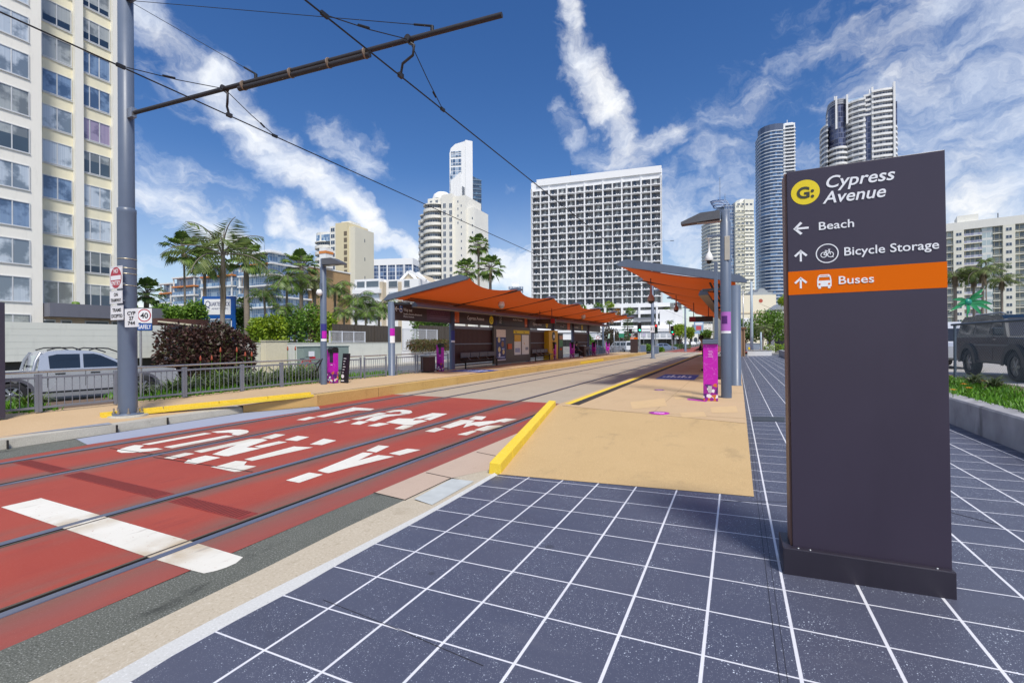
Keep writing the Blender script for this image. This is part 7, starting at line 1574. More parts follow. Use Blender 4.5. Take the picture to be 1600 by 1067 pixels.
for i, (u, y) in enumerate(((22, 478), (45, 477), (92, 478), (118, 476), (136, 475), (80, 488), (104, 489), (150, 487), (168, 486), (62, 486), (130, 488))): foliage(MB(), [(k * u, .8, Z(y), 1.6, .8, 1.0), (k * (u + 3), .8, Z(y) - .2, 1.2, .8, .7)], 260, .7, 90 + i).build('planter_plants', [LEAF_M, LEAF_Y, LEAF_M, leafmat('orange_shrub', (.3, .12, .02), (.45, .25, .04), (.1, .15, .02))][i % 4 if i > 6 else i % 3], r)
# ---- towers on the right
def slabtower(r_, pts, z0, z1, fh, core, slab, over=1.0, par=.9, nm='balcony'):
    """prism of window wall with a projecting slab and parapet at each floor"""
    c = sum((V(p) for p in pts), V()) / len(pts)
    MB().prism([(p[0], p[1], z0) for p in pts], (0, 0, z1 - z0)).build('window_wall', core, r_); o = [c + (V(p) - c) * (1 + over / (V(p) - c).length) for p in pts]
    me = MB().prism([(p.x, p.y, 0) for p in o], (0, 0, par)).mesh(nm, slab); n = int(round((z1 - z0) / fh))
    repeat(r_, nm, me, [(0, 0, z0 + (z1 - z0) * i / n - par * .4) for i in range(n, -1, -1)])
def arcpts(xc, yc, rx, ry, a0, a1, n=12): return [(xc + rx * math.cos(a0 + (a1 - a0) * i / n), yc + ry * math.sin(a0 + (a1 - a0) * i / n), 0) for i in range(n + 1)]
D = 384; TWG = gridglass('tower_windows_blue', (.04, .075, .14), (.22, .28, .36), 2.0, 2.9, (.62, .63, .6), .2, .12)
r, W_ = front('apartment_tower', 'pale cream high rise with blue window bays behind the right lamp post', 1113, D, 1183, D); k = W_ / 70; Z = lambda y: zat(1150, y, D) + .3
IV = mat('ivory_tower', (.76, .75, .66), .75, 0, .04, .1)
slabtower(r, arcpts(k * 14, 8, k * 15, 9, pi, 2 * pi) + [(k * 29, 20, 0), (k * 0, 20, 0)], 0, Z(345), 2.95, TWG, IV, .6, 1.3)
MB().box(k * 22, k * 37, 2, 20, 0, Z(318)).build('window_wall', gridglass('bay_blue_glass', (.03, .06, .15), (.15, .25, .42), 1.5, 2.9, (.5, .52, .55), .12, .1), r)
MB().prism([(k * 24 + k * 14 * math.cos(pi + pi * i / 10), 8 + 6 * math.sin(pi + pi * i / 10), Z(322)) for i in range(11)], (0, 8, Z(306) - Z(322))).build('crown_glass', gridglass('bay_blue_glass', (.03, .06, .15), (.15, .25, .42), 1.5, 2.9), r)
def wallgrid(x0, x1, y, z1, nx, fh_, wname='window'):
    me = slitwin((x1 - x0) / nx * .62, 1.6, 2); repeat(r, wname, me, [(x0 + (x1 - x0) * (j + .2) / nx, y, z1 - 2.4 - fh_ * i) for i in range(int(z1 / fh_) - 1) for j in range(nx)])
MB().box(k * 37, k * 53, 0, 20, 0, Z(316)).build('wall', IV, r); MB().box(k * 51, k * 65, -1, 20, 0, Z(312)).build('wall', IV, r); MB().box(k * 60, k * 70, 3, 20, 0, Z(345)).build('wall', IV, r); MB().prism([(k * 44, 1, Z(316)), (k * 64, 1, Z(312)), (k * 58, 4, Z(309)), (k * 50, 4, Z(309))], (0, 8, 1)).build('roof', IV, r)
wallgrid(k * 38, k * 64, -1.02, Z(317), 4, 5.2)
for i in range(int(Z(330) / 2.95)): MB().box(k * 37, k * 65, -1.6, -.9, Z(330) - 2.95 * i, Z(330) - 2.95 * i + .5).build('balcony', IV, r) if i < 40 else None
for x, y in ((20, 300), (28, 300)): MB().tube([(k * x, 8, Z(308)), (k * x, 8, Z(272 if x == 20 else 298))], .22, 6).build('spire', GALV, r)
D = 420
r, W_ = front('skyscraper', 'tall curved blue glass tower with fine white floor lines beside the sign', 1191, D, 1246, D - 8); k = W_ / 55; Z = lambda y: zat(1215, y, D) + .3
NB = gridglass('curved_blue_glass', (.025, .06, .14), (.10, .20, .38), 1.6, 3.1, (.06, .1, .18), .08, .1)
pts = [(0, 12, 0), (k * 2, 7, 0), (k * 7, 3, 0), (k * 14, .8, 0), (k * 22, 0, 0), (k * 30, .4, 0), (k * 36, 1.5, 0), (k * 36, 24, 0), (0, 24, 0)]
slabtower(r, pts, 0, Z(207), 3.1, NB, mat('pale_floor_line', (.60, .65, .72), .5), .5, .8, 'floor_band'); mb = MB().prism([(p[0], p[1], Z(207)) for p in pts[:7]] + [(k * 36, 8, Z(207)), (0, 14, Z(207))], (0, 0, Z(196) - Z(207))); mb.build('crown_wall', mat('crown_blue', (.09, .12, .2), .3), r)
MB().box(k * 36, k * 54, 1.5, 24, 0, Z(197)).build('wall', WHT, r); me = MB().box(k * 39, k * 52, 1.2, 1.6, 0, 1.5).mesh('window_band', PANES[2]); repeat(r, 'window_band', me, [(0, 0, Z(203) - 3.1 * i) for i in range(58)])
me = MB().box(k * 35, k * 54.5, .4, 1.6, 0, .7).mesh('balcony', WHT); repeat(r, 'balcony', me, [(0, 0, Z(206) - 3.1 * i) for i in range(58)]); MB().box(k * 40, k * 53, 6, 12, Z(197), Z(193)).build('roof_room', WHT, r); MB().tube([(k * 45, 8, Z(193)), (k * 45, 8, Z(187))], .25, 5).build('aerial', WHT, r)
D = 257
r, W_ = front('skyscraper', 'wide white high rise with curved balconies standing above the big sign', 1288, D + 8, 1402, D - 8); k = W_ / 114; Z = lambda y: zat(1345, y, D) + .3; fh = 2.95
WB = gridglass('high_rise_glass', (.05, .055, .075), (.26, .28, .32), 1.5, 2.95, (.5, .5, .52), .1, .08); NV = gridglass('navy_curtain_glass', (.025, .03, .075), (.08, .10, .20), 1.3, 2.95, (.16, .18, .26), .1, .1); WT = mat('tower_white_paint', (.80, .80, .80), .7, 0, .03, .1)
slabtower(r, arcpts(k * 8, 10, k * 9, 8, pi, 1.5 * pi, 6) + [(k * 10, 20, 0), (k * -1, 20, 0)], 0, Z(185), fh, WB, WT, .7, 1.1)
slabtower(r, arcpts(k * 26, 8, k * 17, 7, pi, 2 * pi) + [(k * 43, 20, 0), (k * 9, 20, 0)], 0, Z(225), fh, WB, WT, .9, 1.1)
MB().prism([(p[0], p[1], Z(225)) for p in arcpts(k * 26, 8, k * 16, 7.4, pi, 2 * pi)] + [(k * 42, 20, Z(225)), (k * 10, 20, Z(225))], (0, 0, Z(152) - Z(225))).build('curtain_wall', NV, r)
for y in (150, 153, 156): MB().prism([(p[0], p[1], Z(y)) for p in arcpts(k * 26, 8, k * 16.6, 7.8, pi, 2 * pi)] + [(k * 42, 20, Z(y)), (k * 10, 20, Z(y))], (0, 0, .8)).build('crown_ring', mat('crown_grey', (.35, .37, .42), .5), r)
for u, y0_, y1_ in ((22, 195, 143), (39.5, 190, 144), (66, 270, 182), (79, 270, 141), (112, 270, 140)): MB().box(k * u - .45, k * u + .45, 0, 3, Z(y0_), Z(y1_)).build('fin', WT, r)
slabtower(r, [(k * 39, 4, 0), (k * 47, 1.4, 0), (k * 57, .2, 0), (k * 67, 0, 0), (k * 67, 20, 0), (k * 39, 20, 0)], 0, Z(157), fh, WB, WT, .8, 1.1); MB().box(k * 67, k * 79, .6, 20, 0, Z(178)).build('curtain_wall', NV, r)
slabtower(r, [(k * 66, 1, 0), (k * 79, .5, 0), (k * 79, 20, 0), (k * 66, 20, 0)], Z(182), Z(152), fh, WB, WT, .6, 1.1); slabtower(r, [(k * 79, 0, 0), (k * 95, .3, 0), (k * 112, 1.6, 0), (k * 112, 20, 0), (k * 79, 20, 0)], 0, Z(149), fh, WB, WT, .9, 1.1)
MB().box(k * 112, k * 119, 5, 20, Z(200), Z(165)).build('curtain_wall', NV, r); slabtower(r, arcpts(k * 113, 9, k * 7, 5, 1.5 * pi, 2 * pi, 5) + [(k * 119, 18, 0), (k * 112, 18, 0)], 0, Z(204), fh, WB, WT, .6, 1.0)
MB().prism([(k * 40, 3, Z(157)), (k * 66, 1, Z(154)), (k * 66, 1, Z(151)), (k * 42, 3, Z(149))], (0, 8, 0)).build('roof_screen', mat('pale_blue_panel', (.4, .52, .68), .4), r)
MB().box(k * 82, k * 100, 4, 12, Z(149), Z(142)).build('roof_room', WT, r); MB().tube([(k * 20, 4, Z(152)), (k * 20, 4, Z(138))], .25, 5).build('aerial', WT, r); MB().tube([(k * 76, 4, Z(149)), (k * 76, 4, Z(139))], .3, 5).build('aerial', WT, r)
# cream block low on the right, pale box building, small pale tower
D = 190
r, W_ = front('apartment_block', 'long cream apartment block with balconies at the right edge behind palms', 1478, D + 6, 1660, D - 14); k = W_ / 182; Z = lambda y: zat(1560, y, D - 2) + .3; fh = 3.0; zt = Z(342)
MB().box(0, W_, 2.2, 18, 0, zt - 2).build('wall', gridglass('cream_block_glass', (.10, .13, .17), (.42, .48, .50), 1.4, 3.0, (.66, .62, .5), .16, .1), r); MB().box(-.4, W_ + .4, 0, 18, zt - 3.2, zt).build('parapet', CRW, r); MB().box(k * 22, k * 58, 3, 12, zt, zt + 3.2).build('roof_room', CRW, r)
CB = mat('cream_block_wall', (.79, .77, .66), .75, 0, .05, .2)
for u0, u1 in ((14, 32), (95, 114), (150, 170)):
    MB().box(k * u0, k * u1, 0, 3, 0, zt - 3.2).build('wall', CB, r); me = slitwin(k * 9.5, 1.3, 2); repeat(r, 'window', me, [(k * (u0 + 4.5), 0, zt - 5.6 - fh * i) for i in range(14)])
for u0, u1 in ((62, 79),): MB().box(k * u0, k * u1, .8, 3, 0, zt - 3.2).build('bay_glass', gridglass('pale_bay_glass', (.4, .5, .52), (.62, .68, .66), 1.3, 3.0, (.75, .75, .7), .1, .3), r)
for i in range(14):
    z = zt - 3.2 - fh * (i + 1)
    for u0, u1 in ((0, 14), (32, 62), (79, 95), (114, 150)): MB().box(k * u0, k * u1, .4, 2.4, z, z + .35).build('balcony', CB, r)
    MB().box(k * 32, k * 62, .42, .5, z + .35, z + 1.25).build('balustrade', gridglass('lilac_balustrade', (.3, .3, .42), (.5, .52, .6), 1.0, 4, (.6, .6, .65), .1, 0), r)
MB().tube([(k * 92, 6, zt), (k * 92, 6, zt + 3)], .15, 5).build('aerial', DKGREY, r)
r, W_ = front('cinema_box', 'plain pale cream box building with small red emblem beyond the footway', 1146, 152, 1213, 150); zt = zat(1180, 461, 151) + .3
MB().box(0, W_, 0, 25, 0, zt).build('wall', mat('pale_cream_box', (.80, .74, .58), .75, 0, .04, .1), r); MB().box(-.2, W_ + .2, -.15, 25, zt * .64, zt * .67).build('band', mat('sand_band', (.66, .56, .40), .7), r); MB().box(W_ * .55, W_ + .1, 3, 20, zt, zt + 1.2).build('roof_room', mat('slate_roof', (.3, .33, .36), .6), r); MB().prism([(W_ * .64, 3, zt + 1.2), (W_ * .9, 3, zt + 1.2), (W_ * .8, 3, zt + 2.4), (W_ * .7, 3, zt + 2.4)], (0, 10, 0)).build('roof', mat('slate_roof', (.3, .33, .36), .6), r); MB().disc((W_ * .645, -.03, zt * .885), .62, 'y', 16).build('emblem', mat('rust_emblem', (.45, .10, .06), .5), r); MB().box(0, W_ * .4, -.1, 0, zt * .32, zt * .55).build('white_panel', SIGNWHITE, r)
r, W_ = front('house', 'small cream house with dark window beside the round tree and sign', 1212, 120, 1240, 119); zt = zat(1225, 484, 120) + .3; MB().box(0, W_, 0, 8, 0, zt).build('wall', CRW, r); q = MB().box(W_ * .42, W_ * .75, -.06, .05, zt * .72, zt * .93).build('window', FRM, r); MB().box(W_ * .45, W_ * .72, -.08, -.05, zt * .74, zt * .91).build('pane', PANES[2], q); MB().prism([(-.4, -.3, zt), (W_ + .4, -.3, zt), (W_ * .5, -.3, zt + 1.8)], (0, 9, 0)).build('roof', mat('slate_roof', (.3, .33, .36), .6), r)
r, W_ = front('office_block', 'tiny pale blue tower beyond the left shelter roof by the hotel', 794, 420, 818, 420); zt = zat(806, 447, 420) + .3; MB().box(0, W_, 0, 20, 0, zt).build('window_wall', gridglass('pale_blue_tower', (.16, .24, .36), (.5, .58, .66), 2.4, 3.2, (.66, .7, .75), .3, .25), r); MB().box(W_ * .25, W_ * .75, 3, 10, zt, zt + 4).build('roof_room', WHT, r)
# ================================================================== FAR STREET
def signal(label, px, py, D, col, zb=-.2, h2=1.0, extra=None):
    c = PD(px, py, D); r = thing('traffic_light', label, 'traffic light', (c.x, c.y, zb), YAW, 'traffic lights at the crossing'); z = c.z - zb
    MB().tube([(0, .1, 0), (0, .1, z + .5)], .07, 8).build('post', GALV, r); MB().box(-.28, .28, -.12, .06, z - .75, z + .65).build('backboard', BLACK, r, .03)
    for i, (n_, cc) in enumerate((('red', (.8, .03, .03)), ('amber', (.6, .3, .02)), ('green', (.03, .75, .35)))):
        on = n_ == col; o = MB(); o.disc((0, -.13, z + .35 - .4 * i), .13, 'y', 14); o.build('lens', glow('lit_' + n_, cc, 3.0) if on else mat('unlit_' + n_, tuple(q * .06 for q in cc), .3), r)
        MB().tube([(0, -.12, z + .35 - .4 * i), (0, -.26, z + .40 - .4 * i)], [.15, .155], 12, caps=False).build('visor', BLACK, r)
    return r
signal('larger green traffic light left of the slim mast between the tracks', 999, 511, 66, 'green'); signal('small green traffic light behind the distant station sign', 985, 519, 84, 'green'); signal('red traffic light just right of the slim mast', 1024.5, 513, 70, 'red'); signal('green traffic light further right over the crossing', 1050, 515, 82, 'green'); signal('low red traffic light under the right green one', 1051.5, 525, 84, 'red')
# second station sign
c = G(991, 551.2, .3); r = thing('station_sign', 'distant brown station sign with an orange band at the end of the left platform', 'sign', (c.x, c.y, .3)); w = (PY(997, 540, c.y).x - PY(985.5, 540, c.y).x) / 2; h = PY(991, 520, c.y).z - .3
MB().box(-w, w, -.12, .12, 0, h).build('panel', BAND, r); MB().box(-w - .002, w + .002, -.124, -.1, h * .68, h * .77).build('orange_band', ORANGE, r)
for i, (u, zz) in enumerate(((.9, .93), (.5, .87), (1.2, .81), (.8, .72))): MB().box(-w * .8, -w * .8 + w * u, -.13, -.121, h * zz - .04, h * zz + .03).build('lettering', SIGNWHITE, r)
# cars
WP_ = mat('white_car_paint', (.70, .71, .73), .3, 0, .03, 1, coat=.6); DKB = mat('dark_blue_car_paint', (.03, .05, .09), .28, .2, .03, 1, coat=.6); LBL = mat('light_blue_car_paint', (.18, .24, .36), .3, .2, .03, 1, coat=.6); GRD = mat('dark_grey_car_paint', (.05, .055, .06), .3, .2, .03, 1, coat=.6)
def carat(px, py, D, hd, m, label, kind='sedan', zb=-.25):
    c = PD(px, py, D); return car(label, (c.x, c.y, zb), hd, m, kind)
carat(905, 550, 62, .5, DKB, 'dark blue sedan on the street behind the last pink posts'); carat(985, 542, 82, pi / 2 + .9, WP_, 'white van behind the distant station sign', 'van'); carat(1020, 541, 92, .4, LBL, 'light blue hatchback right of the slim mast'); carat(1072, 536, 150, pi / 2 + .2, WP_, 'white car nearest beside the far mast'); carat(1084, 536, 165, pi / 2 + .3, WP_, 'white car in the middle of the far queue'); carat(1093, 535, 178, pi / 2 + .2, WP_, 'white car at the right of the far queue under the billboard'); carat(1064, 537, 170, pi / 2, GRD, 'dark grey car behind the low hedge'); carat(1160, 541, 92, .2, WP_, 'white car seen past the timber screen')
# hedges, trees
def hedge_at(label, px, py, D, w, h, lm, seed):
    c = PD(px, py, D); bush('clipped_hedge', label, 'hedge', (c.x, c.y, -.2), [((i - 2) * w / 5, 0, h * .5, w / 6, .9, h * .55) for i in range(5)], 1100, .3, seed, lm, 'hedges at the crossing', inner=.6)
hedge_at('dark green low hedge at the crossing between the two slim masts', 1060, 545, 96, 4.2, 1.1, LEAF_D, 70); hedge_at('green and brown grasses left of the slim mast', 1011, 547, 76, 1.6, 1.2, LEAF_M, 71); hedge_at('green shrub right of the slim mast', 1030, 549, 72, 1.2, .8, LEAF_M, 72)
for px, py, D, w, h, lab in ((1005, 548, 70, .9, 1.2, 'grey service box right of the distant station sign'), (1025, 549, 62, .8, 1.1, 'grey service box beside the slim mast')):
    c = PD(px, py, D); r = thing('utility_cabinet', lab, 'cabinet', (c.x, c.y, -.1), YAW, 'grey service boxes at the crossing'); MB().box(-w / 2, w / 2, 0, .6, 0, h).build('body', mat('service_grey', (.22, .24, .29), .5), r, .02); MB().box(-w / 2 - .03, w / 2 + .03, -.03, .63, h, h + .06).build('lid', GALV, r); MB().box(-w * .42, w * .42, -.012, 0, .1, h - .08).build('door', BLUEGREY, r)
c = PD(981, 540, 118); zt = zat(981, 483, 118) + .2
r = thing('norfolk_pine', 'slender dark pine tree in front of the hotel podium', 'tree', (c.x, c.y, -.2)); MB().tube([(0, 0, 0), (0, 0, zt)], [.22, .03], 8).build('trunk', BARK2, r)
mb = MB(); R = random.Random(8)
for i in range(15):
    z = zt * (.12 + .86 * i / 15); rr = 2.2 * (1 - i / 15.5) ** .8
    for a_ in range(7):
        a = 2 * pi * a_ / 7 + i * .5
        for q in range(26): u = R.random() ** .6; p = V((math.cos(a) * rr * u, math.sin(a) * rr * u, z + .25 * u * rr * .3)) + V((R.uniform(-.2, .2), R.uniform(-.2, .2), R.uniform(-.08, .2))); leafquad(mb, p, (V((math.cos(a), math.sin(a), .5)) + rvec(R) * .5).normalized(), rvec(R), .34, .12)
mb.build('crown', LEAF_D, r)
def blob_tree(label, px, py, rpx, D, lm, seed, n=900, leaf=.5, zb=-.2, thin=.45, sq=1.0):
    c = PD(px, py, D); k = rpx * D / FPX; z = c.z - zb; R = random.Random(seed)
    return tree('street_tree', label, 'tree', (c.x, c.y, zb), max(1.5, z), [(R.uniform(-.5, .5) * k, R.uniform(-.4, .4) * k, z + R.uniform(-.45, .45) * k * sq, k * R.uniform(.45, .7), k * .6, k * R.uniform(.4, .6) * sq) for _ in range(7)], n, leaf, seed, lm, 'trees along the far street', max(.1, k * .09))
BARE = leafmat('bare_brown_twigs', (.05, .04, .03), (.16, .12, .08), (.08, .10, .03))
blob_tree('bright green tree seen under the end of the left shelter', 916, 529, 11, 72, leafmat('vivid_leaf', (.05, .14, .01), (.14, .32, .03)), 80, 1500, .35); blob_tree('brownish bare tree right of the left shelter end', 952, 523, 17, 100, BARE, 81, 1500, .4); blob_tree('dark bare tree left of the pine', 968, 530, 12, 110, BARE, 82, 1100, .4); blob_tree('dark tree behind the pine', 984, 530, 12, 128, LEAF_D, 83, 1000, .5)
blob_tree('yellow green tree left of the far mast', 1062, 516, 12, 135, LEAF_Y, 84, 1500, .6); blob_tree('yellow green tree right of the far mast', 1078, 520, 9, 140, LEAF_Y, 85, 1200, .6); blob_tree('small green tree beside the right shelter display', 1104, 523, 10, 120, LEAF_M, 86, 1200, .5); blob_tree('yellow tree against the cream box building', 1153, 503, 7, 120, LEAF_Y, 87, 900, .5); blob_tree('leafy tree right at the sign edge above the house', 1226, 470, 9, 115, LEAF_Y, 88, 1000, .5); blob_tree('green tree between shelter columns over the brown fence', 672, 505, 12, 66, LEAF_D, 89, 1200, .35)
palm_px('small palm on the hotel podium right corner', 1041, 482, 7, 172, 'feather', 26, 497, r=.2, dead=False); palm_px('small palm in front of the white podium wall', 1046, 503, 7, 150, 'feather', 27, 520, r=.18, dead=False)
# poles and signs at the crossing
pole('slim grey street pole with a plate right of the left shelter', 942, 489, 62, .12, m=BLUEGREY); pole('thin pale pole left of the green road sign', 959.5, 515, 68, .07); pole('tall double armed street light in front of the hotel', 1018.5, 385, 120, .16, cat='street lamp', m=mat('pale_pole', (.45, .47, .5), .5), arm=(-1, 1))
c = PD(971, 521, 80); r = thing('road_sign', 'green and white road sign on two thin posts left of the pine', 'sign', (c.x, c.y, -.2), YAW); z = c.z + .2
MB().box(-.45, .45, 0, .04, z - .7, z + .55).build('plate', mat('road_green', (.02, .22, .12), .5), r); MB().box(-.4, .4, -.01, 0, z + .0, z + .48).build('white_face', SIGNWHITE, r)
for x in (-.3, .3): MB().tube([(x, .06, 0), (x, .06, z + .5)], .035, 6).build('post', GALV, r)
c = PD(934, 527.5, 60); r = thing('road_sign', 'small round white sign with red rim near the yellow flowering post', 'sign', (c.x, c.y, -.2), YAW); z = c.z + .2; MB().disc((0, 0, z), .22, 'y', 20).build('face', SIGNWHITE, r); MB().ring((0, -.004, z), .17, .22, 'y', 20).build('rim', SIGNRED, r); MB().tube([(0, .04, 0), (0, .04, z + .2)], .03, 6).build('post', GALV, r)
c = PD(951, 525, 66); r = thing('road_sign', 'tilted pale green sign plate on a dark post past the shelter', 'sign', (c.x, c.y, -.2), YAW); z = c.z + .2; MB().prism([(-.12, 0, z - .35), (.12, 0, z - .3), (.2, 0, z + .35), (-.02, 0, z + .3)], (0, .04, 0)).build('plate', mat('pale_green_plate', (.4, .55, .48), .5), r); MB().tube([(0, .05, 0), (0, .05, z)], .05, 6).build('post', BLACK, r)
c = PD(1006, 523, 70); r = thing('road_sign', 'small pale lilac sign plate on a post over the grey service box', 'sign', (c.x, c.y, -.2), YAW); z = c.z + .2; MB().disc((0, 0, z), .24, 'y', 18).build('face', mat('lilac_plate', (.45, .42, .55), .5), r); MB().tube([(0, .04, 0), (0, .04, z + .2)], .035, 6).build('post', GALV, r)
# far buildings closing the street
r, W_ = front('shop_building', 'pale far building with an arched window at the end of the street', 1066, 225, 1104, 225); zt = zat(1085, 519, 225) + .3; MB().box(0, W_, 0, 12, 0, zt).build('wall', CRW, r); MB().prism([(W_ * .55 + .9 * math.cos(pi * i / 8), -.05, 2.6 + .9 * math.sin(pi * i / 8)) for i in range(9)] + [(W_ * .55 - .9, -.05, .8), (W_ * .55 + .9, -.05, .8)], (0, .1, 0)).build('arched_window', PANES[2], r); MB().box(-.3, W_ + .3, -.2, 12, zt, zt + .5).build('cornice', WHT, r)
MB().box(W_ * .3, W_ * .42, -.05, .05, .8, 3).build('window', PANES[2], r)
c = PD(1092, 512, 200); r = thing('billboard', 'blue and white billboard with a red patch at the end of the street', 'billboard', (c.x, c.y, -.2), YAW); z = c.z + .2; MB().box(-2.0, 2.0, 0, .4, z - 2.6, z + 2.6).build('panel', mat('billboard_blue', (.25, .38, .55), .5, 0, .3, .6), r); MB().box(-1.2, 1.0, -.03, 0, z - 1.0, z + .8).build('red_patch', mat('billboard_red', (.55, .08, .1), .5), r); MB().box(-1.6, 1.6, -.02, 0, z + 1.2, z + 2.1).build('white_patch', SIGNWHITE, r); MB().tube([(0, .3, 0), (0, .3, z - 2.5)], .25, 8).build('post', GALV, r)
r, W_ = front('apartment_block', 'pale slab building filling the end of the street behind the far trees', 1098, 250, 1122, 250); MB().box(0, W_, 0, 15, 0, zat(1110, 505, 250)).build('wall', gridglass('far_pale_windows', (.5, .48, .42), (.7, .68, .6), 2.2, 3.0, (.78, .76, .7), .35, .4), r)
for i, (pl, pr, yt, D, m_) in enumerate(((690, 840, 505, 210, CRW), (880, 960, 515, 240, OFFW), (1058, 1070, 520, 240, WHT))):
    r, W_ = front('shop_building', ['low cream building glimpsed behind the left shelter', 'low off white building behind the bare trees', 'small white building at the street end'][i], pl, D, pr, D); zt = zat((pl + pr) / 2, yt, D) + .3; MB().box(0, W_, 0, 15, 0, zt).build('wall', m_, r)
    for j in range(5): q = MB().box(W_ * (j + .25) / 5, W_ * (j + .75) / 5, -.06, .04, zt * .45, zt * .75).build('window', FRM, r); MB().box(W_ * (j + .28) / 5, W_ * (j + .72) / 5, -.08, -.05, zt * .48, zt * .72).build('pane', PANES[j % 4], q)
# ================================================================== SKY, SUN, CAMERA
SUN_EL, SUN_AZ = math.radians(56), math.radians(135)      # azimuth clockwise from the track direction: behind the camera, a little to the right
wd = bpy.data.worlds.new('World'); SC.world = wd; wd.use_nodes = True
t = NT(wd.node_tree); bg = wd.node_tree.nodes['Background']; wout = wd.node_tree.nodes['World Output']
sky = t.n('ShaderNodeTexSky', sky_type='NISHITA'); sky.sun_disc = False; sky.sun_elevation = SUN_EL; sky.sun_rotation = SUN_AZ; sky.air_density = 1.0; sky.dust_density = 0.6; sky.ozone_density = 2.5
hs = t.n('ShaderNodeHueSaturation'); hs.inputs['Saturation'].default_value = SKY_SAT; hs.inputs['Value'].default_value = .85; hs.inputs['Hue'].default_value = SKY_HUE
t.l(sky.outputs[0], hs.inputs['Color'])
tc = t.n('ShaderNodeTexCoord'); x, y, z = t.xyz(tc.outputs['Generated'])
az = t.math('ARCTAN2', x, y); el = t.math('ARCSINE', z)
cb = t.n('ShaderNodeCombineXYZ'); t.l(az, cb.inputs[0]); t.l(el, cb.inputs[1])
def vm(op, a, b=None, val=False):
    n = t.n('ShaderNodeVectorMath', operation=op)
    for i, q in enumerate((a, b)):
        if q is None: continue
        if isinstance(q, (tuple, V)): n.inputs[i].default_value = q
        else: t.l(q, n.inputs[i])
    return n.outputs['Value'] if val else n.outputs[0]
def wnoise(scale, amp, off):
    n = t.n('ShaderNodeTexNoise'); n.inputs['Scale'].default_value = scale; n.inputs['Detail'].default_value = 5; n.inputs['Roughness'].default_value = .55
    t.l(vm('ADD', cb.outputs[0], (off, off * .7, 3.1)), n.inputs['Vector'])
    s = vm('SUBTRACT', n.outputs['Color'], (.5, .5, .5)); m = t.n('ShaderNodeVectorMath', operation='SCALE'); t.l(s, m.inputs[0]); m.inputs['Scale'].default_value = amp; return m.outputs[0]
P = vm('ADD', cb.outputs[0], vm('ADD', wnoise(5, .15, 0), wnoise(18, .07, 5)))
P = vm('MULTIPLY', P, (1, 1, 0))
def ae(px, py):
    d = ray(px, py).normalized(); return V((math.atan2(d.x, d.y), math.asin(d.z), 0))
STROKES = [  # ends in direction space, half width, density
    (225, 20, 270, 60, 40, .9), (300, 60, 400, 120, 26, .5), (330, 130, 440, 250, 50, .98), (420, 235, 545, 330, 44, 1.02), (540, 330, 640, 410, 30, .95), (590, 385, 720, 440, 22, .6),
    (520, 220, 580, 250, 42, .75), (560, 260, 590, 225, 30, .6), (430, 330, 520, 385, 30, .85), (240, 290, 330, 380, 75, .74), (250, 130, 330, 190, 40, .5), (230, 230, 420, 300, 30, .4), (330, 400, 470, 395, 35, .65),
    (898, 0, 905, 90, 24, .85), (900, 90, 945, 170, 38, 1.0), (875, 175, 900, 215, 26, .6), (945, 170, 1000, 235, 36, .85), (930, 240, 1060, 215, 34, .8), (985, 245, 1060, 300, 60, .62),
    (1060, 330, 1100, 380, 85, .66), (1050, 250, 1100, 330, 60, .5), (1140, 190, 1290, 80, 80, .52), (1360, 110, 1450, 0, 24, .62), (1230, 130, 1320, 40, 80, .46), (1420, 220, 1600, 80, 60, .5), (1520, 330, 1700, 230, 90, .8), (1440, 170, 1640, 190, 110, .66), (1120, 260, 1260, 300, 90, .6), (1480, 120, 1640, 20, 60, .55),
    (780, 425, 830, 440, 38, .95), (700, 400, 830, 400, 26, .5), (810, 300, 860, 290, 30, .35), (-100, 200, 0, 500, 200, .7), (1700, 0, 2200, 400, 300, .8)]
dens = None
for ax, ay, bx, by, w, s in STROKES:
    a, b = ae(ax, ay), ae(bx, by); ab = b - a; k = (math.cos(a.y)) ; hw_ = w / 830.0
    pa = vm('SUBTRACT', P, a)
    tt = t.math('DIVIDE', vm('DOT_PRODUCT', pa, ab, True), max(ab.length_squared, 1e-6), clamp=True)
    sc_ = t.n('ShaderNodeVectorMath', operation='SCALE'); sc_.inputs[0].default_value = ab; t.l(tt, sc_.inputs['Scale'])
    d = vm('LENGTH', vm('SUBTRACT', pa, sc_.outputs[0]), None, True)
    m = t.n('ShaderNodeMapRange', interpolation_type='SMOOTHSTEP'); t.l(d, m.inputs['Value']); m.inputs['From Min'].default_value = hw_ * 1.72; m.inputs['From Max'].default_value = 0.0; m.inputs['To Max'].default_value = s
    dens = m.outputs[0] if dens is None else t.math('SMOOTH_MAX', dens, m.outputs[0], .12)
rot = t.n('ShaderNodeMapping'); rot.inputs['Rotation'].default_value = (0, 0, .7); rot.inputs['Scale'].default_value = (1.0, 2.6, 1); t.l(P, rot.inputs['Vector'])
fb = t.noise(rot.outputs[0], 9, 9, .66); fb2 = t.noise(P, 26, 6, .6)
tex = t.math('ADD', t.math('MULTIPLY', fb, .75), t.math('MULTIPLY', fb2, .25))
haze = t.math('MULTIPLY', t.smooth(el, .36, .02), .40)
c = t.math('ADD', dens, t.math('MULTIPLY', t.math('SUBTRACT', tex, .52), 1.45))
c = t.math('ADD', c, t.math('MULTIPLY', haze, .75))
back = t.math('MULTIPLY', t.smooth(y, .2, -.3), .55)      # unseen broken cloud deck behind the viewer, added to soften the light
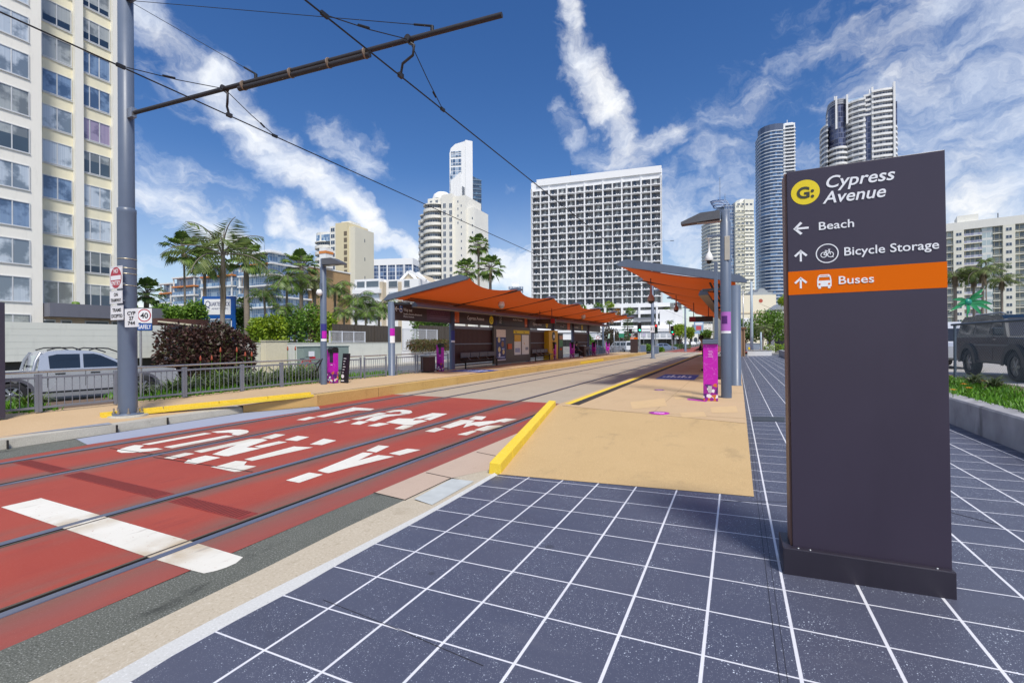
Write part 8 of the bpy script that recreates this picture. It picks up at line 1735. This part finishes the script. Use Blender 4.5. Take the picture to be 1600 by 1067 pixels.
cov = t.math('MAXIMUM', t.math('MULTIPLY', t.smooth(c, .30, 1.20), .98), t.math('MULTIPLY', back, t.smooth(fb, .35, .6)))
cov = t.math('MAXIMUM', cov, t.math('MULTIPLY', haze, .85))
cov = t.math('MULTIPLY', cov, t.smooth(z, -.02, .0))
bg.inputs['Strength'].default_value = SKY_STR; t.l(hs.outputs[0], bg.inputs['Color'])
b2 = t.n('ShaderNodeBackground')
shade = t.mix(t.smooth(t.noise(P, 7, 5), .35, .7), CLOUD_A, CLOUD_B); t.l(shade, b2.inputs['Color']); b2.inputs['Strength'].default_value = CLOUD_STR
mx = t.n('ShaderNodeMixShader'); t.l(cov, mx.inputs[0]); t.l(bg.outputs[0], mx.inputs[1]); t.l(b2.outputs[0], mx.inputs[2]); t.l(mx.outputs[0], wout.inputs[0])
wd.cycles.sampling_method = 'MANUAL'; wd.cycles.sample_map_resolution = 1024

sl = bpy.data.lights.new('sun', 'SUN'); sl.energy = SUN_E; sl.angle = math.radians(SUN_ANG); sl.color = (1.0, .95, .87)
so = bpy.data.objects.new('sun', sl); COL.objects.link(so)
sd = V((math.sin(SUN_AZ) * math.cos(SUN_EL), math.cos(SUN_AZ) * math.cos(SUN_EL), math.sin(SUN_EL)))
so.rotation_euler = sd.to_track_quat('Z', 'Y').to_euler(); so.location = (0, -20, 40)

cd = bpy.data.cameras.new('camera'); cam = bpy.data.objects.new('camera', cd); COL.objects.link(cam); SC.camera = cam
cd.sensor_width = 36; cd.lens = FPX / 1600 * 36; cd.clip_end = 6000; cd.clip_start = .05
cam.matrix_world = Matrix(((RT.x, UP.x, -FW.x, CAMP.x), (RT.y, UP.y, -FW.y, CAMP.y), (RT.z, UP.z, -FW.z, CAMP.z), (0, 0, 0, 1)))
vs = SC.view_settings; vs.view_transform = 'Standard'; vs.look = 'None'; vs.gamma = 1; vs.use_curve_mapping = False; vs.exposure = EXPOSURE
SC.cycles.max_bounces = 8; SC.cycles.transparent_max_bounces = 12; SC.cycles.use_denoising = True; SC.cycles.caustics_reflective = False; SC.cycles.caustics_refractive = False
